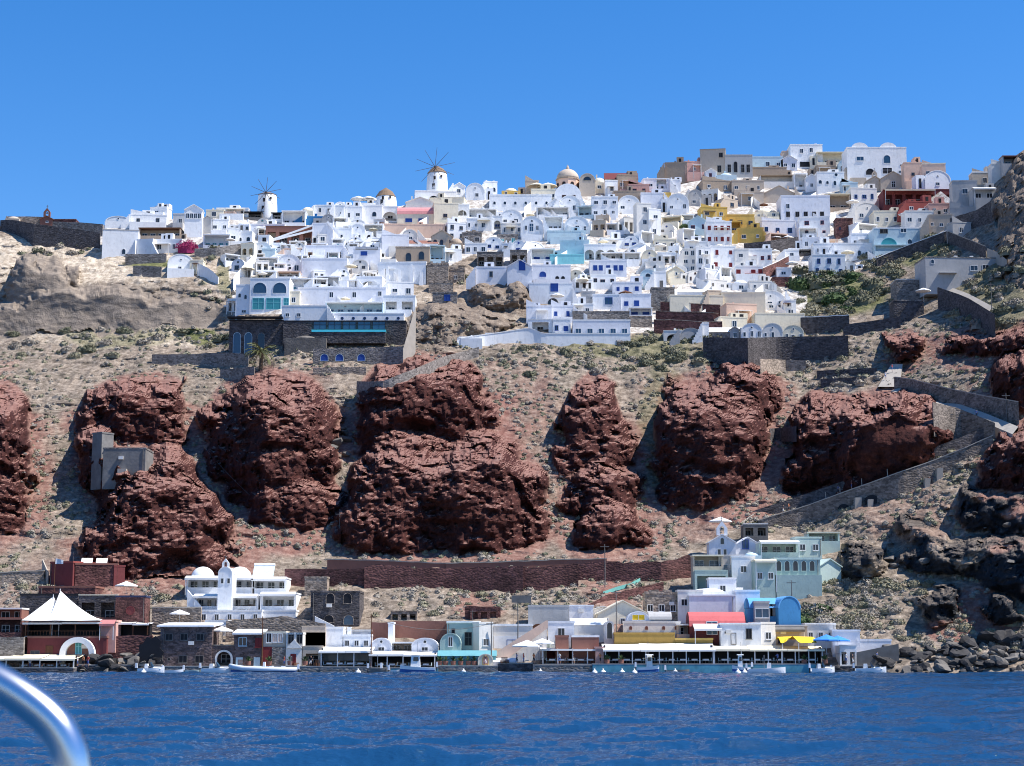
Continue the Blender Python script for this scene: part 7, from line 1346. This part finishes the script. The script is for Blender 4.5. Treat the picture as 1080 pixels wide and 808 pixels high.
# (u0,u1,v0,v1, count, size lo, hi, materials, label)
Z = [
 (848, 945, 612, 672, 75, .9, 2.3, ('sh_grey', 'sh_grey', 'sh_olive'), 'dome-shaped dry shrub on the slope behind the right end of the harbour'),
 (940, 1085, 655, 690, 30, .8, 1.8, ('sh_grey', 'sh_olive'), 'grey-green shrub above the black boulders at the right shore'),
 (880, 1000, 610, 660, 34, .7, 1.6, ('sh_grey', 'sh_olive', 'sh_dgrn'), 'dry shrub just under the black rock band'),
 (836, 905, 287, 335, 36, 1.8, 4.4, ('sh_green', 'sh_dgrn', 'sh_olive'), 'large green bush at the right edge of the white village'),
 (905, 965, 268, 320, 26, 1.6, 3.4, ('sh_dgrn', 'sh_olive'), 'olive bush below the light blue villa'),
 (950, 1002, 246, 272, 14, 1.4, 2.6, ('sh_olive', 'sh_dgrn'), 'olive bush on the ramp slope above the grey villa'),
 (1000, 1085, 262, 345, 55, 1.2, 2.6, ('sh_olive', 'sh_dgrn', 'sh_grey'), 'bush on the slope right of the grey villa'),
 (830, 945, 362, 410, 70, .8, 1.7, ('sh_grey', 'sh_grey', 'sh_olive'), 'grey dome shrub on the terraces above the shaded rock'),
 (820, 890, 405, 470, 30, .7, 1.4, ('sh_grey',), 'grey shrub between the two right-hand red rocks'),
 (0, 245, 345, 378, 46, .9, 2.4, ('sh_olive', 'sh_grey', 'sh_dgrn'), 'round shrub on the shelf under the smooth tuff face'),
 (545, 670, 360, 400, 46, .8, 2.0, ('sh_grey', 'sh_olive', 'sh_dgrn'), 'shrub on the slope below the long white boundary wall'),
 (655, 765, 350, 392, 44, 1.2, 2.8, ('sh_dgrn', 'sh_olive', 'sh_dgrn'), 'dark olive bush above the large right-centre red rock'),
 (720, 748, 240, 256, 9, 1.2, 2.0, ('sh_dgrn', 'sh_green'), 'dark green bush in the gap left of the yellow houses'),
 (430, 500, 262, 312, 12, .9, 1.8, ('sh_dgrn', 'sh_olive'), 'bush beside the ruined tower'),
 (20, 110, 255, 270, 14, 1.0, 2.0, ('sh_grey', 'sh_dgrn'), 'grey shrub at the foot of the old fort wall'),
 (380, 640, 622, 655, 36, .7, 1.6, ('sh_grey', 'sh_olive'), 'dry shrub on the slope between the quay and the long red wall'),
 (155, 215, 618, 645, 12, .8, 2.0, ('sh_grey', 'sh_olive'), 'grey shrub left of the white hotel'), (0, 60, 610, 630, 8, .8, 1.8, ('sh_grey', 'sh_olive'), 'grey shrub by the flagpole at the left'),
 (675, 700, 400, 560, 26, .6, 1.3, ('sh_olive', 'sh_dgrn'), 'olive shrub in the green gully between the red rocks'),
 (205, 250, 262, 330, 22, .8, 1.7, ('sh_olive', 'sh_grey', 'sh_dgrn'), 'shrub on the gap slope left of the stepped white hotel'),
 (840, 872, 640, 660, 5, 1.2, 2.4, ('sh_green', 'sh_dgrn'), 'green bush beside the vivid blue house'),
 (780, 880, 545, 562, 8, .8, 1.6, ('sh_olive', 'sh_grey'), 'shrub behind the upper green villas'),
]
rs = np.random.RandomState(3); SH = []
def dfull(U, V):
    D, M = field(U, V); return fine(U, V, D, M), M
for u0, u1, v0, v1, n, lo, hi, ms, lb in Z:
    U = rs.uniform(u0, u1, n); V = rs.uniform(v0, v1, n); D, M = dfull(U, V)
    for k in range(n):
        if M['red'][k] > .4 or M['black'][k] > .5 or V[k] < top(U[k]) + 2: continue
        s = lo + (hi - lo) * rs.rand() ** 1.6; SH.append((s / D[k], U[k], V[k], D[k], s, ms[rs.randint(len(ms))], lb))
SH.sort(key=lambda t: -t[0]); IND = SH[:296]; REST = SH[296:]
for _, u, v_, D, s, m, lb in IND:
    o = link('shrub', SM[m][rs.randint(3)], None, P(u, v_, D + s * .25), rs.uniform(0, 6.28), (s * rs.uniform(.85, 1.2), s, s * rs.uniform(.8, 1.1))); tag(o, lb, 'shrub', 'dry shrubs of the hillside')
# low scrub nobody could count, one object
U = rs.uniform(-60, 1140, 14000); V = rs.uniform(340, 690, 14000); D, M = dfull(U, V)
dn = fbm(U / 40, V / 25, U * 0, 3, 77)
ok = (M['red'] + M['black'] + M['tuff'] + M['smooth'] < .3) & (village(U, V) < .5) & (V > top(U) + 4) & (dn > -.25 + .25 * (V > 560)) & ~((V > 650) & (U < 850)) & ~((V > 600) & (U > 190) & (U < 320)) & ~((V > 560) & (U > 725) & (U < 895))
base = {m: shrub_parts(70 + i, 34, .26, m) for i, m in enumerate(('sh_grey', 'sh_olive', 'sh_dgrn'))}
BV = {m: (np.array(b.v), b.f) for m, b in base.items()}
vs, fs, mi = [], [], []; off = 0; keys = list(BV)
lst = [(U[k], V[k], D[k], rs.uniform(.18, .8) * (1.0 + .3 * (dn[k] > .2)), rs.choice([0, 0, 0, 1, 1, 2])) for k in np.nonzero(ok)[0]][:8000] + [(u, v_, d, s, {'sh_grey': 0, 'sh_olive': 1}.get(m, 2)) for _, u, v_, d, s, m, _l in REST]
for u, v_, d, s, k in lst:
    b, f = BV[keys[k]]; p = P(u, v_, d + s * .2); a = rs.uniform(0, 6.28); c_, s_ = math.cos(a), math.sin(a)
    w_ = b * s; x = w_[:, 0] * c_ - w_[:, 1] * s_ + p.x; y = w_[:, 0] * s_ + w_[:, 1] * c_ + p.y; z = w_[:, 2] + p.z
    vs.append(np.stack([x, y, z], 1)); fs += [[i + off for i in t] for t in f]; mi += [k] * len(f); off += len(b)
me = bpy.data.meshes.new('scrub'); me.from_pydata(np.concatenate(vs).tolist(), [], fs)
for m in keys: me.materials.append(M_(m))
me.polygons.foreach_set('material_index', mi); me.update()
o = link('scrub', me); o['kind'] = 'stuff'; tag(o, 'low grey scrub scattered over the whole hillside', 'scrub')
# boulders
def rock(seed, m):
    import bmesh
    bm = bmesh.new(); bmesh.ops.create_icosphere(bm, subdivisions=2, radius=1); r = np.random.RandomState(seed)
    pl = r.normal(0, 1, (9, 3)); pl /= np.linalg.norm(pl, axis=1)[:, None]; ds = r.uniform(.4, .75, 9)
    for v_ in bm.verts:
        c = np.array(v_.co)
        for p_, d_ in zip(pl, ds):
            k = float(c @ p_)
            if k > d_: c = c - p_ * (k - d_)
        c *= r.uniform(.9, 1.1); v_.co = c
    me = bpy.data.meshes.new('boulder'); bm.to_mesh(me); bm.free(); me.materials.append(M_(m)); return me
RM = [rock(i, ('rock_dark', 'rock_dark', 'rock_grey', 'rock_dark', 'rock_grey')[i]) for i in range(5)]
def rocks(n, u0, u1, v0, v1, lo, hi, lb, grp, ks=(0, 1, 2, 3, 4)):
    for _ in range(n):
        u = rs.uniform(u0, u1); v_ = rs.uniform(v0, v1); D = Dt(u, v_) - rs.uniform(0, 1.2) - (3.2 if u < 930 and v_ > 688 else 0); s = lo + (hi - lo) * rs.rand() ** 2
        o = link('boulder', RM[ks[rs.randint(len(ks))]], None, P(u, v_, D), 0, (s * rs.uniform(.8, 1.5), s * rs.uniform(.8, 1.2), s * rs.uniform(.5, .85))); o.rotation_euler = (rs.uniform(-.5, .5), rs.uniform(-.5, .5), rs.uniform(0, 6)); tag(o, lb, 'boulder', grp)
rocks(150, 925, 1100, 683, 709, .4, 1.7, 'dark jagged boulder of the breakwater at the right shore', 'boulders of the right shore'); rocks(20, 1000, 1100, 672, 690, .8, 2.4, 'large dark boulder above the waterline at the right edge', 'upper boulders of the right shore')
rocks(26, 98, 170, 694, 709, .5, 1.9, 'dark boulder at the cave left of the stone warehouse', 'boulders by the cave'); rocks(10, 60, 112, 704, 710, .4, 1.0, 'wet rock in front of the white-arched boathouse', 'wet rocks at the left quay'); rocks(8, 112, 160, 678, 694, .8, 1.6, 'brown-grey rock on the bank above the cave', 'rocks on the left bank', (2, 4)); rocks(8, 856, 900, 703, 708, .3, .8, 'small dark rock under the right-hand quay', 'rocks under the right quay', (0, 1))
rocks(20, 20, 90, 420, 540, .3, 1.0, 'pale loose rock on the slope between the left red rocks', 'loose rocks on the left slope', (2, 4)); rocks(18, 540, 620, 400, 520, .25, .8, 'pale loose rock on the scree left of the cone-shaped rock', 'loose rocks on the middle scree', (2, 4)); rocks(24, 900, 1080, 530, 600, .3, 1.2, 'dark loose rock on the slope below the stone ramp', 'loose rocks below the ramp', (0, 2, 4)); rocks(6, 350, 372, 452, 480, .8, 1.8, 'large pale boulder in the gap between the round rock and the great rock', 'pale boulders in the gap', (4,))
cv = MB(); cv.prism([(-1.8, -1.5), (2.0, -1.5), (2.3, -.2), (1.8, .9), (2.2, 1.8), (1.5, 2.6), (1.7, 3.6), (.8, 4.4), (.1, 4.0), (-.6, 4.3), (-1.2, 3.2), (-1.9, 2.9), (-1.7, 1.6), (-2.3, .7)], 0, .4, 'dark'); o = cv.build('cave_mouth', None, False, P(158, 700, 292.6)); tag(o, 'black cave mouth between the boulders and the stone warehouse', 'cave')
# palm
def palm(u, v_, hpx, label):
    D = Dt(u, v_) - 2.5; o = P(u, v_, D); h = hpx * D / F; r = empty('palm_tree', o)
    MB().tube([(0, 0, -1), (.1, 0, h * .5), (0, 0, h)], [.5, .42, .5], 'trunk', 10).build('trunk', r)
    q = MB(); rr = np.random.RandomState(9)
    for k in range(54):
        a = rr.uniform(0, 6.28); e = rr.uniform(-.3, 1.3); L_ = rr.uniform(3.4, 4.8); p = np.array((0, 0, h)); pts = []
        for i in range(7):
            t = i / 6; ee = e - 1.5 * t; pts.append(p.copy()); p = p + np.array((math.cos(a) * math.cos(ee), math.sin(a) * math.cos(ee), math.sin(ee))) * L_ / 6
        sd_ = np.array((-math.sin(a), math.cos(a), 0))
        for i in range(1, 6):
            for s in (-1, 1):
                for j in (0, .5):
                    c = pts[i] + (pts[i + 1] - pts[i]) * j if i < 6 else pts[i]; tip = c + sd_ * s * .55 * (1 - abs(i / 6 - .45)) + np.array((0, 0, -.25)) + (pts[i] - pts[i - 1]) * .7
                    w_ = (pts[i] - pts[i - 1]) * .13; q.add([c - w_, c + w_, tip], [(0, 1, 2)], 'palmleaf')
        q.tube(pts, .035, 'palmleaf', 4)
    q.build('crown', r); tag(r, label, 'palm tree')
palm(275, 386, 14, 'bushy palm tree in front of the dark restaurant with arched windows')
# magenta climber
q = shrub_parts(5, 700, .07, 'magenta', .6); o = q.build('bougainvillea', None, False, P(198, 262, Dt(198, 262) - 3)); o.scale = (3.6, 2.4, 3.8); tag(o, 'magenta bougainvillea among the white houses left of the first windmill', 'flowering climber')
# ------------------------------------------------------------------ railing of the ferry we stand on
D = 1.25
pts = []
for u, v_ in ((-120, 668), (-60, 693), (-20, 711), (8, 726), (32, 742), (50, 757), (63, 773), (72, 792), (76, 812), (78, 840), (80, 900), (84, 1010)):
    pts.append(P(u, v_, D))
from mathutils import geometry
sp_ = []
for i in range(len(pts) - 1):
    p0 = pts[max(i - 1, 0)]; p1 = pts[i]; p2 = pts[i + 1]; p3 = pts[min(i + 2, len(pts) - 1)]
    for k in range(6):
        t = k / 6; sp_.append(.5 * ((2 * p1) + (p2 - p0) * t + (2 * p0 - 5 * p1 + 4 * p2 - p3) * t * t + (3 * p1 - p0 - 3 * p2 + p3) * t ** 3))
sp_.append(pts[-1])
m, t_, N, L, b = newmat('stainless'); b.inputs['Base Color'].default_value = (.62, .64, .67, 1); b.inputs['Metallic'].default_value = 1; b.inputs['Roughness'].default_value = .22; MATS['stainless'] = m
o = MB().tube(sp_, .0125, 'stainless', 24).build('handrail', None, True); tag(o, 'polished steel handrail tube curving down at the lower left, out of focus', 'handrail')
# ------------------------------------------------------------------ camera, light, sky
cd = bpy.data.cameras.new('camera'); cam = bpy.data.objects.new('camera', cd); COL.objects.link(cam)
cam.location = (0, 0, CZ); cam.rotation_euler = (math.pi / 2 + TH, 0, 0)
cd.sensor_width = 36; cd.lens = 36 * F / 1080; cd.clip_end = 20000; cd.clip_start = .05
cd.dof.use_dof = True; cd.dof.focus_distance = 330; cd.dof.aperture_fstop = 16
sc.camera = cam
w = bpy.data.worlds.new('World'); sc.world = w; w.use_nodes = True
N, L = w.node_tree.nodes, w.node_tree.links
bg = N['Background']; sk = N.new('ShaderNodeTexSky'); sk.sky_type = 'NISHITA'; sk.sun_disc = False
sk.sun_elevation = SUN_EL; sk.sun_rotation = SUN_AZ; sk.altitude = 0; sk.air_density = 1.0; sk.dust_density = .2; sk.ozone_density = 4.0
cm = N.new('ShaderNodeMix'); cm.data_type = 'RGBA'; cm.blend_type = 'MULTIPLY'; cm.inputs['Factor'].default_value = 1; cm.inputs[7].default_value = (1.02, .94, 1.06, 1)
hs = N.new('ShaderNodeHueSaturation'); hs.inputs['Saturation'].default_value = 1.35
L.new(sk.outputs[0], hs.inputs['Color']); L.new(hs.outputs[0], cm.inputs[6]); L.new(cm.outputs[2], bg.inputs['Color']); bg.inputs['Strength'].default_value = .11
ld = bpy.data.lights.new('sun', 'SUN'); ld.energy = 5.0; ld.angle = R(.53); ld.color = (1, .96, .9)
so = bpy.data.objects.new('sun', ld); COL.objects.link(so)
sd = Vector((math.sin(SUN_AZ) * math.cos(SUN_EL), math.cos(SUN_AZ) * math.cos(SUN_EL), math.sin(SUN_EL)))
so.rotation_euler = (-sd).to_track_quat('-Z', 'Y').to_euler()
sc.cycles.filter_width = 1.05
sc.view_settings.view_transform = 'Standard'; sc.view_settings.look = 'None'; sc.view_settings.gamma = 1; sc.view_settings.exposure = .66
